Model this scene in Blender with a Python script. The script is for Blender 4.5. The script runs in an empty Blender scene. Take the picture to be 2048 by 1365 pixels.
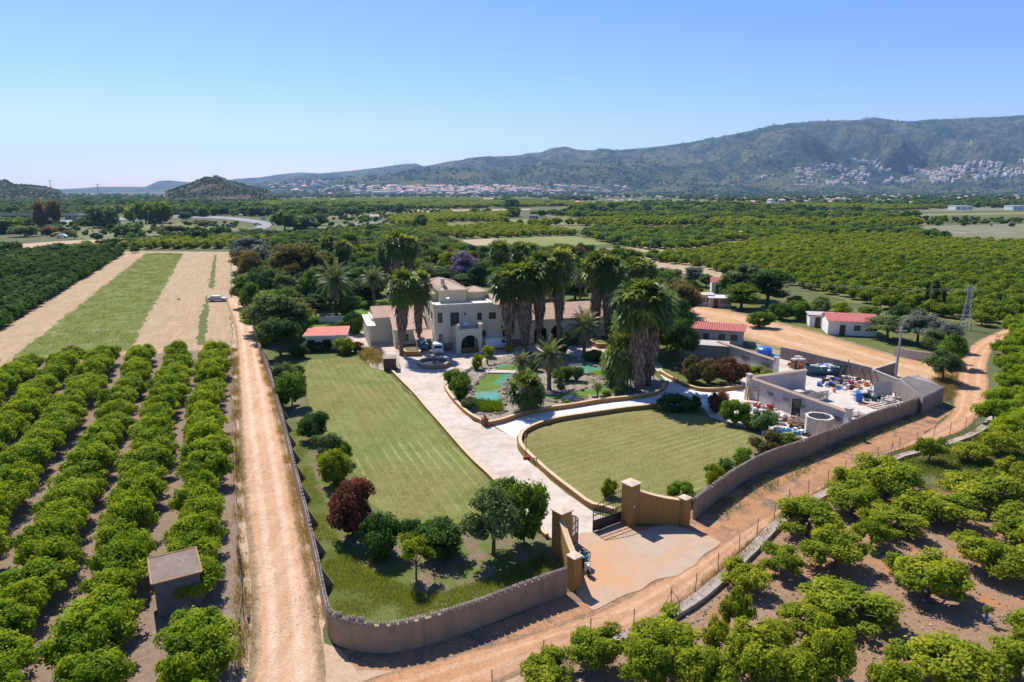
import bpy, bmesh, math, random
import numpy as np
from mathutils import Vector, Matrix, noise as mnoise
from mathutils.geometry import tessellate_polygon

sc = bpy.context.scene
C = sc.collection
PI = math.pi
R = math.radians

# ---------------------------------------------------------------- camera, sky, sun
CAM_H, FPX, PITCH = 27.0, 1365.0, R(12.5)
cam = bpy.data.cameras.new('camera')
cam.sensor_width = 36.0
cam.lens = 36.0 * FPX / 2048.0
cam.clip_start = 0.5
cam.clip_end = 80000
camo = bpy.data.objects.new('camera', cam)
C.objects.link(camo)
camo.location = (0, 0, CAM_H)
camo.rotation_euler = (PI / 2 - PITCH, 0, 0)
sc.camera = camo

SUN_EL, SUN_AZ = R(52), math.atan2(-0.51, 0.86)      # azimuth from +Y towards +X
world = bpy.data.worlds.new('World')
sc.world = world
world.use_nodes = True
wn = world.node_tree
wn.nodes.clear()
sky = wn.nodes.new('ShaderNodeTexSky')
sky.sky_type = 'NISHITA'
sky.sun_disc = False
sky.sun_elevation = SUN_EL
sky.sun_rotation = SUN_AZ
sky.altitude = 0
sky.air_density = 1.0
sky.dust_density = 0.25
sky.ozone_density = 2.5
bg = wn.nodes.new('ShaderNodeBackground')
bg.inputs['Strength'].default_value = 0.105
wo = wn.nodes.new('ShaderNodeOutputWorld')
hs_ = wn.nodes.new('ShaderNodeHueSaturation')
hs_.inputs['Saturation'].default_value = 1.25
hs_.inputs['Value'].default_value = 1.0
wn.links.new(sky.outputs[0], hs_.inputs['Color'])
tint = wn.nodes.new('ShaderNodeMix')
tint.data_type = 'RGBA'
tint.blend_type = 'MULTIPLY'
tint.inputs[0].default_value = 1.0
tint.inputs[7].default_value = (0.88, 0.84, 1.10, 1)
wn.links.new(hs_.outputs[0], tint.inputs[6])
wn.links.new(tint.outputs[2], bg.inputs['Color'])
wn.links.new(bg.outputs[0], wo.inputs['Surface'])

sl = bpy.data.lights.new('sun', 'SUN')
sl.energy = 5.0
sl.angle = R(0.53)
sl.color = (1.0, 0.955, 0.89)
so = bpy.data.objects.new('sun', sl)
C.objects.link(so)
sdir = Vector((math.sin(SUN_AZ) * math.cos(SUN_EL), math.cos(SUN_AZ) * math.cos(SUN_EL), math.sin(SUN_EL)))
so.rotation_euler = sdir.to_track_quat('Z', 'Y').to_euler()

sc.view_settings.view_transform = 'Standard'
sc.view_settings.look = 'None'
sc.view_settings.exposure = 0.5
sc.view_settings.gamma = 1.0
sc.view_settings.use_curve_mapping = False
sc.cycles.max_bounces = 6
sc.cycles.diffuse_bounces = 3
sc.cycles.transmission_bounces = 4
sc.cycles.transparent_max_bounces = 6
sc.cycles.volume_bounces = 0
sc.cycles.use_denoising = True
sc.cycles.sample_clamp_indirect = 6.0

# ---------------------------------------------------------------- placing
cp, sp = math.cos(PITCH), math.sin(PITCH)


def G(px, py, z=0.0):
    """ground point (at height z) that the photograph shows at pixel px, py of 2048 x 1365"""
    u = (px - 1024) / FPX
    v = (682.5 - py) / FPX
    dy, dz = cp + v * sp, -sp + v * cp
    t = (z - CAM_H) / dz
    return Vector((u * t, dy * t, z))


def zdepth(p):
    return p[1] * cp + (CAM_H - p[2]) * sp


def height_at(p, ty):
    """height of a vertical at ground point p whose top shows at pixel row ty"""
    a = PITCH - math.atan((682.5 - ty) / FPX)
    return CAM_H - p[1] * math.tan(a)


def at(px, py, dist):
    """point at horizontal distance dist along Y seen at px, py"""
    a = PITCH - math.atan((682.5 - py) / FPX)
    z = CAM_H - dist * math.tan(a)
    zd = dist * cp + (CAM_H - z) * sp
    return Vector(((px - 1024) / FPX * zd, dist, z))


def setp(o, label=None, cat=None, group=None, kind=None):
    if label: o['label'] = label
    if cat: o['category'] = cat
    if group: o['group'] = group
    if kind: o['kind'] = kind
    return o


def empty(name, loc=(0, 0, 0), rz=0.0, label=None, cat=None, group=None):
    o = bpy.data.objects.new(name, None)
    o.empty_display_size = 0.3
    C.objects.link(o)
    o.location = loc
    o.rotation_euler = (0, 0, rz)
    return setp(o, label, cat, group)


def link(name, me, parent=None):
    o = bpy.data.objects.new(name, me)
    C.objects.link(o)
    if parent is not None:
        o.parent = parent
    return o


def copy_tree(o, parent=None):
    c = o.copy()
    C.objects.link(c)
    c.parent = parent
    for ch in list(o.children):
        copy_tree(ch, c)
    return c


# ---------------------------------------------------------------- materials
def nodes_of(name):
    m = bpy.data.materials.new(name)
    m.use_nodes = True
    nt = m.node_tree
    nt.nodes.clear()
    out = nt.nodes.new('ShaderNodeOutputMaterial')
    return m, nt, out


def N(nt, typ, **kw):
    n = nt.nodes.new(typ)
    for k, v in kw.items():
        if k.startswith('i_'):
            n.inputs[k[2:].replace('_', ' ')].default_value = v
        else:
            setattr(n, k, v)
    return n


def ramp(nt, src, stops, interp='LINEAR'):
    r = nt.nodes.new('ShaderNodeValToRGB')
    r.color_ramp.interpolation = interp
    el = r.color_ramp.elements
    el[0].position, el[0].color = stops[0][0], (*stops[0][1], 1)
    el[1].position, el[1].color = stops[-1][0], (*stops[-1][1], 1)
    for p, c in stops[1:-1]:
        e = el.new(p)
        e.color = (*c, 1)
    nt.links.new(src, r.inputs[0])
    return r.outputs[0]


def mixc(nt, fac, a, b, blend='MIX'):
    m = nt.nodes.new('ShaderNodeMix')
    m.data_type = 'RGBA'
    m.blend_type = blend
    for s, v in ((m.inputs[0], fac), (m.inputs[6], a), (m.inputs[7], b)):
        if isinstance(v, (int, float)):
            s.default_value = v
        elif isinstance(v, tuple):
            s.default_value = (*v, 1)
        else:
            nt.links.new(v, s)
    return m.outputs[2]


def math_(nt, op, a, b=0.0, c=0.0):
    m = nt.nodes.new('ShaderNodeMath')
    m.operation = op
    for s, v in zip(m.inputs, (a, b, c)):
        if isinstance(v, (int, float)):
            s.default_value = v
        else:
            nt.links.new(v, s)
    return m.outputs[0]


def noise_(nt, vec, scale, detail=4, rough=0.6, dist=0.0):
    n = N(nt, 'ShaderNodeTexNoise')
    n.inputs['Scale'].default_value = scale
    n.inputs['Detail'].default_value = detail
    n.inputs['Roughness'].default_value = rough
    n.inputs['Distortion'].default_value = dist
    if vec is not None:
        nt.links.new(vec, n.inputs['Vector'])
    return n.outputs[0]


def map_(nt, vec, scale=(1, 1, 1), rz=0.0):
    m = N(nt, 'ShaderNodeMapping')
    m.inputs['Scale'].default_value = scale
    m.inputs['Rotation'].default_value = (0, 0, rz)
    nt.links.new(vec, m.inputs[0])
    return m.outputs[0]


def finish(nt, out, col, rough=0.9, bump=None, bstr=0.3, bdist=0.05, metal=0.0, spec=0.3):
    b = N(nt, 'ShaderNodeBsdfPrincipled')
    if isinstance(col, tuple):
        b.inputs['Base Color'].default_value = (*col, 1)
    else:
        nt.links.new(col, b.inputs['Base Color'])
    b.inputs['Roughness'].default_value = rough
    b.inputs['Metallic'].default_value = metal
    b.inputs['Specular IOR Level'].default_value = spec
    if bump is not None:
        bp = N(nt, 'ShaderNodeBump')
        bp.inputs['Strength'].default_value = bstr
        bp.inputs['Distance'].default_value = bdist
        nt.links.new(bump, bp.inputs['Height'])
        nt.links.new(bp.outputs[0], b.inputs['Normal'])
    nt.links.new(b.outputs[0], out.inputs[0])
    return b


def ground_mat(name, big, fine, sbig=0.05, sfine=1.5, grit=(0.8, 1.15), bstr=0.4, bdist=0.08, sgrit=6.0, patch=None, sp_patch=0.3, pt=(0.55, 0.65)):
    """soil, grass, dust: broad tone changes x finer mottling x grit, with optional patches of another colour"""
    m, nt, out = nodes_of(name)
    tc = N(nt, 'ShaderNodeTexCoord').outputs['Object']
    nb = noise_(nt, tc, sbig, 3, 0.6, 0.4)
    nf = noise_(nt, tc, sfine, 6, 0.72, 0.3)
    c = ramp(nt, nb, [(0.3, big[0]), (0.7, big[1])])
    f = ramp(nt, nf, [(0.33, fine[0]), (0.67, fine[1])])
    c = mixc(nt, 0.5, c, f)
    if patch:
        npz = noise_(nt, tc, sp_patch, 6, 0.7, 0.6)
        k = ramp(nt, npz, [(pt[0], (0, 0, 0)), (pt[1], (1, 1, 1))])
        c = mixc(nt, k, c, patch)
    ng = noise_(nt, tc, sgrit, 5, 0.8)
    g = ramp(nt, ng, [(0.3, (grit[0],) * 3), (0.7, (grit[1],) * 3)])
    c = mixc(nt, 1.0, c, g, 'MULTIPLY')
    hb = math_(nt, 'ADD', nf, ng)
    finish(nt, out, c, 0.95, hb, bstr, bdist, spec=0.1)
    return m


def striped_mat(name, a, b, freq, ang, mott=(0.75, 1.2), dist=1.0, amount=0.5, patch=None, pt=(0.6, 0.7), bstr=0.4, thin=0.5, curve=0.0, sgrit=5.0, base2=None, streak=0.35):
    """mown or ploughed ground: lines across direction ang, broken by noise"""
    m, nt, out = nodes_of(name)
    tc = N(nt, 'ShaderNodeTexCoord').outputs['Object']
    v = map_(nt, tc, (1, 1, 1), ang)
    w = N(nt, 'ShaderNodeTexWave')
    w.wave_type = 'BANDS'
    w.bands_direction = 'X'
    w.inputs['Scale'].default_value = freq
    w.inputs['Distortion'].default_value = dist
    w.inputs['Detail'].default_value = 2
    w.inputs['Detail Scale'].default_value = 0.08 if curve == 0 else curve
    nt.links.new(v, w.inputs[0])
    nf = noise_(nt, tc, 0.9, 6, 0.75, 0.2)
    ns = noise_(nt, map_(nt, v, (2.5, 0.25, 1)), 1.0, 5, 0.7)
    k = ramp(nt, w.outputs[1], [(thin - 0.2, (0, 0, 0)), (min(1, thin + 0.3), (1, 1, 1))])
    k = math_(nt, 'MULTIPLY', k, math_(nt, 'MULTIPLY', ns, 1.7 * amount))
    k = math_(nt, 'MULTIPLY', k, ramp(nt, noise_(nt, tc, 0.06, 4, 0.6), [(0.38, (0.25,) * 3), (0.6, (1.2,) * 3)]))
    ks = ramp(nt, noise_(nt, map_(nt, v, (1.6, 0.06, 1)), 1.0, 5, 0.75), [(0.4, (0, 0, 0)), (0.7, (streak,) * 3)])
    k = math_(nt, 'MAXIMUM', k, ks)
    c = mixc(nt, k, a, b)
    if base2:
        nb = noise_(nt, tc, 0.035, 4, 0.65, 0.5)
        c = mixc(nt, ramp(nt, nb, [(0.4, (0, 0, 0)), (0.62, (0.75, 0.75, 0.75))]), c, base2)
    if patch:
        npz = noise_(nt, tc, 0.12, 6, 0.7, 0.5)
        kk = ramp(nt, npz, [(pt[0], (0, 0, 0)), (pt[1], (0.8, 0.8, 0.8))])
        c = mixc(nt, kk, c, patch)
    g = ramp(nt, nf, [(0.3, (mott[0],) * 3), (0.7, (mott[1],) * 3)])
    c = mixc(nt, 1.0, c, g, 'MULTIPLY')
    ng = noise_(nt, tc, sgrit, 4, 0.8)
    c = mixc(nt, 1.0, c, ramp(nt, ng, [(0.3, (0.85,) * 3), (0.7, (1.15,) * 3)]), 'MULTIPLY')
    finish(nt, out, c, 0.95, ng, bstr, 0.06, spec=0.1)
    return m


def track_mat(name, soil, soil2, rut, verge, ruts=(0.32, 0.68), verge_w=0.12, centre=None):
    """dirt road; UV.x runs across it: compacted wheel ruts, verge creeping in at both edges"""
    m, nt, out = nodes_of(name)
    tc = N(nt, 'ShaderNodeTexCoord')
    ob = tc.outputs['Object']
    sx = N(nt, 'ShaderNodeSeparateXYZ')
    nt.links.new(tc.outputs['UV'], sx.inputs[0])
    u = sx.outputs[0]
    nb = noise_(nt, ob, 0.12, 6, 0.7, 0.5)
    nf = noise_(nt, ob, 1.3, 6, 0.75, 0.3)
    ng = noise_(nt, ob, 7.0, 4, 0.8)
    c = mixc(nt, ramp(nt, nb, [(0.35, (0, 0, 0)), (0.65, (1, 1, 1))]), soil, soil2)
    uu = math_(nt, 'ADD', u, math_(nt, 'MULTIPLY', math_(nt, 'SUBTRACT', noise_(nt, ob, 0.18, 3, 0.5), 0.5), 0.10))
    for rc in ruts:
        d = math_(nt, 'ABSOLUTE', math_(nt, 'SUBTRACT', uu, rc))
        k = ramp(nt, d, [(0.03, (0.75,) * 3), (0.1, (0, 0, 0))])
        k = math_(nt, 'MULTIPLY', k, ramp(nt, nf, [(0.3, (0.4,) * 3), (0.6, (1,) * 3)]))
        c = mixc(nt, k, c, rut)
    if centre:
        d = math_(nt, 'ABSOLUTE', math_(nt, 'SUBTRACT', uu, 0.5))
        k = math_(nt, 'MULTIPLY', ramp(nt, d, [(0.02, (0.8,) * 3), (0.09, (0, 0, 0))]), ramp(nt, nf, [(0.42, (0, 0, 0)), (0.56, (1, 1, 1))]))
        c = mixc(nt, k, c, centre)
    d = math_(nt, 'ABSOLUTE', math_(nt, 'SUBTRACT', u, 0.5))
    d = math_(nt, 'ADD', d, math_(nt, 'MULTIPLY', math_(nt, 'SUBTRACT', nf, 0.5), 0.22))
    k = ramp(nt, d, [(0.5 - verge_w, (0, 0, 0)), (0.5 - verge_w * 0.4, (1, 1, 1))])
    c = mixc(nt, k, c, mixc(nt, ramp(nt, nf, [(0.4, (0, 0, 0)), (0.6, (1, 1, 1))]), verge, tuple(x * 0.75 for x in verge)))
    c = mixc(nt, 1.0, c, ramp(nt, ng, [(0.3, (0.80,) * 3), (0.7, (1.16,) * 3)]), 'MULTIPLY')
    c = mixc(nt, 1.0, c, ramp(nt, noise_(nt, map_(nt, ob, (1, .35, 1)), 0.9, 6, 0.75, .5), [(0.35, (0.86, .83, .80)), (0.6, (1.07,) * 3)]), 'MULTIPLY')
    finish(nt, out, c, 0.95, math_(nt, 'ADD', nf, ng), 0.8, 0.12, spec=0.1)
    return m


def plain(name, col, rough=0.7, var=0.12, scale=3.0, metal=0.0, bstr=0.15, stain=None, spec=0.3, bdist=0.02, streak=False, per_object=0.0):
    m, nt, out = nodes_of(name)
    tc = N(nt, 'ShaderNodeTexCoord').outputs['Object']
    nf = noise_(nt, tc, scale, 6, 0.7, 0.2)
    lo, hi = tuple(c * (1 - var) for c in col), tuple(min(1, c * (1 + var)) for c in col)
    c = ramp(nt, nf, [(0.3, lo), (0.7, hi)])
    if stain:
        v = map_(nt, tc, (2.2, 2.2, 0.25)) if streak else tc
        ns = noise_(nt, v, scale * 0.35, 6, 0.75, 0.6)
        c = mixc(nt, ramp(nt, ns, [(0.5, (0, 0, 0)), (0.68, (0.75,) * 3)]), c, stain)
    if per_object:
        oi = N(nt, 'ShaderNodeObjectInfo')
        c = mixc(nt, 1.0, c, ramp(nt, oi.outputs['Random'], [(0, (1 - per_object,) * 3), (1, (1 + per_object,) * 3)]), 'MULTIPLY')
    finish(nt, out, c, rough, nf, bstr, bdist, metal, spec)
    return m


def leaf_mat(name, dark, mid, light, trans=0.3, rough=0.7, hue_obj=0.15):
    """leaves: every leaf has its own tone (attribute var), every plant a little of its own"""
    m, nt, out = nodes_of(name)
    if name not in ('silver_leaves', 'jacaranda_blossom', 'dry_grass', 'yellow_red_flowers', 'red_photinia_leaves', 'bronze_photinia_leaves', 'fresh_grass', 'russet_leaves'):
        fr, fg, fb = {'palm_fronds': (1.35, 1.4, 1.1), 'date_palm_fronds': (1.2, 1.25, 1.1), 'grove_leaves': (2.15, 1.95, .8), 'far_tree_leaves': (1.55, 1.6, 1.0), 'lime_green_leaves': (1.45, 1.6, .9), 'dark_orange_leaves': (1.7, 1.75, 1.0),
                      'dark_green_leaves': (1.7, 1.75, .9), 'bronze_eucalyptus_leaves': (1.35, 1.35, 1.0), 'grey_green_leaves': (1.5, 1.55, 1.0)}.get(name, (2.1, 2.08, 0.8))
        dark, mid, light = [(q[0] * fr, q[1] * fg, q[2] * fb) for q in (dark, mid, light)]
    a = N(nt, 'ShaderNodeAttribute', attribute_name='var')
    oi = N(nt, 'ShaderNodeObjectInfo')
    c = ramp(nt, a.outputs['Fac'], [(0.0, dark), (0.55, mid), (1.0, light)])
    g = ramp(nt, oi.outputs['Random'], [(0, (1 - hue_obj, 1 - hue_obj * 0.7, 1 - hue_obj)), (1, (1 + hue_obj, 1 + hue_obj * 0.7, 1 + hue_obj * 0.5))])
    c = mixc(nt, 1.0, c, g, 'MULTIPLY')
    d = N(nt, 'ShaderNodeBsdfPrincipled')
    d.inputs['Roughness'].default_value = rough
    d.inputs['Specular IOR Level'].default_value = 0.12
    nt.links.new(c, d.inputs['Base Color'])
    t = N(nt, 'ShaderNodeBsdfTranslucent')
    nt.links.new(mixc(nt, 1.0, c, (1.6, 1.35, 0.6), 'MULTIPLY'), t.inputs[0])
    mx = N(nt, 'ShaderNodeMixShader')
    mx.inputs[0].default_value = trans + 0.08
    nt.links.new(d.outputs[0], mx.inputs[1])
    nt.links.new(t.outputs[0], mx.inputs[2])
    nt.links.new(mx.outputs[0], out.inputs[0])
    return m


M = {}
M['ground'] = ground_mat('plain_ground', ((0.06, 0.085, 0.028), (0.14, 0.14, 0.06)), ((0.05, 0.075, 0.02), (0.17, 0.16, 0.075)), 0.006, 0.05, sgrit=0.5, bstr=0.2, patch=(0.25, 0.19, 0.11), sp_patch=0.008, pt=(0.6, 0.68))
M['mulch'] = ground_mat('orchard_soil', ((0.21, 0.14, 0.095), (0.27, 0.19, 0.135)), ((0.155, 0.105, 0.072), (0.33, 0.24, 0.17)), 0.1, 2.5, sgrit=9.0, grit=(0.7, 1.2), patch=(0.36, 0.17, 0.075), sp_patch=0.22, pt=(0.62, 0.72))
M['soil_red'] = ground_mat('orchard_red_soil', ((0.25, 0.155, 0.09), (0.33, 0.205, 0.125)), ((0.17, 0.11, 0.065), (0.40, 0.26, 0.165)), 0.1, 2.2, sgrit=8.0, grit=(0.68, 1.22), patch=(0.40, 0.18, 0.075), sp_patch=0.28, pt=(0.54, 0.66))
M['weedy'] = ground_mat('weedy_soil', ((0.09, 0.12, 0.035), (0.16, 0.15, 0.07)), ((0.07, 0.10, 0.025), (0.22, 0.17, 0.1)), 0.2, 1.4, sgrit=7.0, grit=(0.65, 1.25), patch=(0.27, 0.17, 0.105), sp_patch=0.3, pt=(0.52, 0.62))
FIELD_ANG = math.atan2(0.38, 0.925)
M['straw_'] = None
M['straw'] = striped_mat('mown_straw_field', (0.36, 0.25, 0.145), (0.47, 0.345, 0.205), 0.30, -FIELD_ANG, dist=3.0, amount=0.12, streak=0.9, patch=(0.30, 0.21, 0.12), pt=(0.5, 0.7), bstr=0.5)
M['greenfield'] = striped_mat('rough_green_field', (0.13, 0.165, 0.035), (0.22, 0.22, 0.075), 0.25, -FIELD_ANG, dist=5.0, amount=0.2, streak=0.8, patch=(0.27, 0.225, 0.115), pt=(0.52, 0.72), bstr=0.6)
LAWN_ANG = math.atan2(17, 40.7)
M['lawn'] = striped_mat('mown_lawn', (0.140, 0.178, 0.036), (0.34, 0.32, 0.13), 0.31, -LAWN_ANG, dist=2.5, amount=0.75, thin=0.82, base2=(0.21, 0.165, 0.065), patch=(0.12, 0.155, 0.03), pt=(0.5, 0.68), bstr=0.35, mott=(0.86, 1.12))
M['lawn_right'] = striped_mat('mown_lawn_right', (0.165, 0.168, 0.048), (0.32, 0.28, 0.12), 0.30, R(55), dist=3.0, amount=0.75, thin=0.8, base2=(0.235, 0.19, 0.075), patch=(0.14, 0.145, 0.045), pt=(0.5, 0.7), bstr=0.35, mott=(0.86, 1.12))
M['garden'] = ground_mat('garden_grass', ((0.085, 0.12, 0.028), (0.15, 0.15, 0.045)), ((0.07, 0.11, 0.02), (0.17, 0.17, 0.055)), 0.15, 1.5, sgrit=6, grit=(0.7, 1.2), patch=(0.22, 0.155, 0.095), sp_patch=0.25, pt=(0.58, 0.68))
M['bed'] = ground_mat('planting_bed_soil', ((0.185, 0.125, 0.08), (0.23, 0.165, 0.105)), ((0.13, 0.09, 0.055), (0.26, 0.2, 0.15)), 0.4, 2.5, sgrit=8, grit=(0.65, 1.25), patch=(0.11, 0.145, 0.03), sp_patch=0.45, pt=(0.46, 0.56))
M['pebble'] = ground_mat('stony_bed', ((0.29, 0.235, 0.19), (0.35, 0.29, 0.24)), ((0.17, 0.13, 0.10), (0.42, 0.36, 0.3)), 0.5, 2.6, sgrit=7, grit=(0.65, 1.25), patch=(0.10, 0.12, 0.035), sp_patch=0.5, pt=(0.63, 0.72))
M['track'] = track_mat('pale_dirt_track', (0.60, 0.40, 0.255), (0.54, 0.315, 0.175), (0.69, 0.52, 0.375), (0.34, 0.245, 0.145), verge_w=0.16)
M['track_two'] = track_mat('dirt_road', (0.55, 0.32, 0.18), (0.50, 0.26, 0.13), (0.63, 0.40, 0.25), (0.36, 0.23, 0.135), verge_w=0.12)
M['blur_track'] = track_mat('orange_dirt_lane', (0.53, 0.34, 0.19), (0.50, 0.28, 0.13), (0.60, 0.41, 0.26), (0.32, 0.24, 0.13), verge_w=0.12)
M['redearth'] = ground_mat('red_earth', ((0.36, 0.17, 0.075), (0.44, 0.23, 0.115)), ((0.27, 0.13, 0.065), (0.48, 0.28, 0.155)), 0.3, 1.8, patch=(0.18, 0.13, 0.09), sp_patch=0.5, pt=(0.5, 0.62))
M['sandy'] = ground_mat('sandy_verge', ((0.42, 0.28, 0.175), (0.5, 0.35, 0.225)), ((0.34, 0.235, 0.145), (0.56, 0.41, 0.275)), 0.15, 1.6, patch=(0.26, 0.2, 0.11), sp_patch=0.35, pt=(0.57, 0.68))
M['concrete'] = ground_mat('pale_concrete', ((0.43, 0.35, 0.275), (0.60, 0.51, 0.425)), ((0.37, 0.295, 0.23), (0.68, 0.59, 0.505)), 0.12, 0.9, grit=(0.9, 1.08), bstr=0.1, patch=(0.40, 0.31, 0.235), sp_patch=0.25, pt=(0.52, 0.7))
M['slab'] = ground_mat('white_concrete', ((0.66, 0.60, 0.53), (0.74, 0.685, 0.615)), ((0.62, 0.555, 0.48), (0.76, 0.71, 0.65)), 0.12, 0.9, grit=(0.94, 1.05), bstr=0.08, patch=(0.52, 0.435, 0.35), sp_patch=0.3, pt=(0.55, 0.75))
M['apron'] = ground_mat('worn_concrete_apron', ((0.40, 0.29, 0.20), (0.45, 0.335, 0.24)), ((0.37, 0.265, 0.185), (0.48, 0.365, 0.27)), 0.25, 0.8, grit=(0.92, 1.07), bstr=0.1, patch=(0.50, 0.285, 0.15), sp_patch=0.13, pt=(0.42, 0.58))
M['forecourt'] = ground_mat('dusty_forecourt', ((0.46, 0.375, 0.30), (0.56, 0.475, 0.40)), ((0.38, 0.30, 0.235), (0.62, 0.54, 0.465)), 0.15, 1.0, grit=(0.88, 1.1), bstr=0.15, patch=(0.33, 0.25, 0.18), sp_patch=0.3, pt=(0.55, 0.68))
M['yard'] = ground_mat('yard_concrete', ((0.50, 0.42, 0.345), (0.58, 0.50, 0.425)), ((0.42, 0.345, 0.28), (0.64, 0.565, 0.49)), 0.2, 1.1, grit=(0.88, 1.1), bstr=0.12, patch=(0.36, 0.27, 0.2), sp_patch=0.3, pt=(0.55, 0.66))
M['asphalt'] = ground_mat('pale_grey_asphalt', ((0.25, 0.24, 0.24), (0.3, 0.29, 0.285)), ((0.22, 0.21, 0.21), (0.33, 0.32, 0.31)), 0.02, 0.3)  # light grey tones, mottled at random
M['drytan'] = ground_mat('dry_bare_field', ((0.36, 0.27, 0.16), (0.42, 0.32, 0.2)), ((0.28, 0.22, 0.12), (0.47, 0.37, 0.24)), 0.02, 0.2, sgrit=1.0, patch=(0.17, 0.17, 0.07), sp_patch=0.04)
M['olive'] = ground_mat('olive_grass_field', ((0.12, 0.14, 0.05), (0.19, 0.18, 0.085)), ((0.09, 0.115, 0.035), (0.21, 0.2, 0.1)), 0.02, 0.12, sgrit=0.8, patch=(0.26, 0.22, 0.13), sp_patch=0.03)
M['greyweed'] = ground_mat('grey_weed_field', ((0.15, 0.155, 0.09), (0.21, 0.20, 0.13)), ((0.11, 0.12, 0.06), (0.24, 0.225, 0.15)), 0.02, 0.12, sgrit=0.8, patch=(0.30, 0.25, 0.17), sp_patch=0.03)
M['palegreen'] = ground_mat('pale_green_field', ((0.17, 0.2, 0.05), (0.24, 0.235, 0.085)), ((0.14, 0.17, 0.045), (0.25, 0.24, 0.1)), 0.03, 0.2, sgrit=1.0)
M['grove_floor'] = ground_mat('grove_floor', ((0.13, 0.145, 0.035), (0.18, 0.18, 0.06)), ((0.11, 0.125, 0.035), (0.24, 0.2, 0.09)), 0.03, 0.3, sgrit=1.0)
M['greenlawn'] = ground_mat('watered_lawn', ((0.10, 0.17, 0.02), (0.14, 0.21, 0.035)), ((0.08, 0.145, 0.02), (0.15, 0.2, 0.045)), 0.1, 0.8)

M['wall_block'] = plain('rendered_block_wall', (0.335, 0.24, 0.15), 0.92, 0.16, 1.2, stain=(0.20, 0.14, 0.10), streak=True)
M['blockc'] = plain('hollow_block_concrete', (0.37, 0.295, 0.235), 0.9, 0.2, 4.0, stain=(0.24, 0.185, 0.145), per_object=0.18)
M['cement'] = plain('grey_cement', (0.46, 0.40, 0.36), 0.9, 0.15, 4.0, stain=(0.3, 0.25, 0.22), per_object=0.12)
M['ochre'] = plain('ochre_render', (0.37, 0.195, 0.052), 0.85, 0.10, 1.5, stain=(0.28, 0.155, 0.055), streak=True)
M['ochre_cap'] = plain('ochre_wall_cap', (0.60, 0.42, 0.24), 0.85, 0.14, 2.0, stain=(0.42, 0.3, 0.18))
M['tile_cap'] = plain('stone_pillar_cap', (0.55, 0.42, 0.30), 0.8, 0.2, 3.0, stain=(0.35, 0.25, 0.18))
M['cream'] = plain('cream_house_render', (0.64, 0.575, 0.42), 0.85, 0.05, 0.8, stain=(0.53, 0.465, 0.33), streak=True)
M['cream_light'] = plain('pale_house_trim', (0.72, 0.655, 0.52), 0.85, 0.06, 1.5)
M['terrace'] = plain('pale_terrace_floor', (0.68, 0.60, 0.50), 0.8, 0.08, 1.5)
M['stonebase'] = plain('dark_stone_plinth', (0.27, 0.20, 0.14), 0.9, 0.35, 3.0)
M['rooftile'] = plain('clay_roof_tile', (0.52, 0.35, 0.26), 0.85, 0.28, 2.5, stain=(0.62, 0.48, 0.37))
M['rooftile_pale'] = plain('bleached_clay_tile', (0.58, 0.44, 0.31), 0.85, 0.22, 3.0, stain=(0.38, 0.27, 0.19))
M['redroof'] = plain('red_painted_roof', (0.60, 0.125, 0.085), 0.7, 0.12, 2.0, stain=(0.66, 0.22, 0.15))
M['pinkroof'] = plain('faded_red_roof', (0.47, 0.145, 0.12), 0.7, 0.12, 1.0)
M['dark'] = plain('dark_opening', (0.018, 0.016, 0.016), 0.8, 0.2)
M['glass'] = plain('window_glass', (0.03, 0.035, 0.04), 0.08, 0.1, spec=0.8, bstr=0.0)
M['frame'] = plain('brown_window_frame', (0.10, 0.055, 0.03), 0.6)
M['shutter_green'] = plain('green_painted_wood', (0.02, 0.05, 0.04), 0.5)
M['white'] = plain('white_paint', (0.78, 0.77, 0.75), 0.35, 0.04, spec=0.5, bstr=0.0)
M['whitewall'] = plain('white_render', (0.74, 0.72, 0.69), 0.8, 0.06, 1.0)
M['tyre'] = plain('black_rubber', (0.02, 0.02, 0.02), 0.85)
M['rim'] = plain('wheel_metal', (0.4, 0.4, 0.41), 0.4, metal=0.6)
M['blackiron'] = plain('black_iron', (0.022, 0.022, 0.026), 0.45, 0.1, spec=0.5)
M['steel'] = plain('galvanised_steel', (0.42, 0.41, 0.40), 0.55, 0.15, metal=0.3)
M['post'] = plain('grey_brown_post', (0.17, 0.13, 0.105), 0.7, 0.2)
M['rust'] = plain('rusty_metal', (0.20, 0.09, 0.05), 0.85, 0.3)
M['wood'] = plain('weathered_timber', (0.30, 0.23, 0.17), 0.9, 0.25, stain=(0.18, 0.13, 0.1))
M['paleplank'] = plain('pale_planks', (0.55, 0.48, 0.40), 0.9, 0.2, stain=(0.4, 0.33, 0.26))
M['yellowwood'] = plain('yellow_pine_log', (0.58, 0.42, 0.2), 0.8, 0.15)
M['bluepl'] = plain('blue_plastic', (0.015, 0.12, 0.52), 0.4, 0.08, spec=0.5)
M['cyan'] = plain('light_blue_paint', (0.05, 0.27, 0.45), 0.5, 0.1)
M['tealdark'] = plain('dark_teal_paint', (0.035, 0.10, 0.12), 0.6, 0.2, stain=(0.08, 0.08, 0.07))
M['pink'] = plain('magenta_plastic', (0.65, 0.03, 0.16), 0.5)
M['orangepl'] = plain('terracotta_plastic', (0.60, 0.20, 0.09), 0.6)
M['red'] = plain('dark_red_paint', (0.30, 0.03, 0.02), 0.5)
M['darkblock'] = plain('dark_block_wall', (0.25, 0.215, 0.19), 0.95, 0.2, 1.5, stain=(0.16, 0.13, 0.11), streak=True)
M['shedwall'] = plain('old_grey_shed_wall', (0.16, 0.145, 0.135), 0.95, 0.2, 1.5, stain=(0.28, 0.2, 0.14), streak=True)
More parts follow.
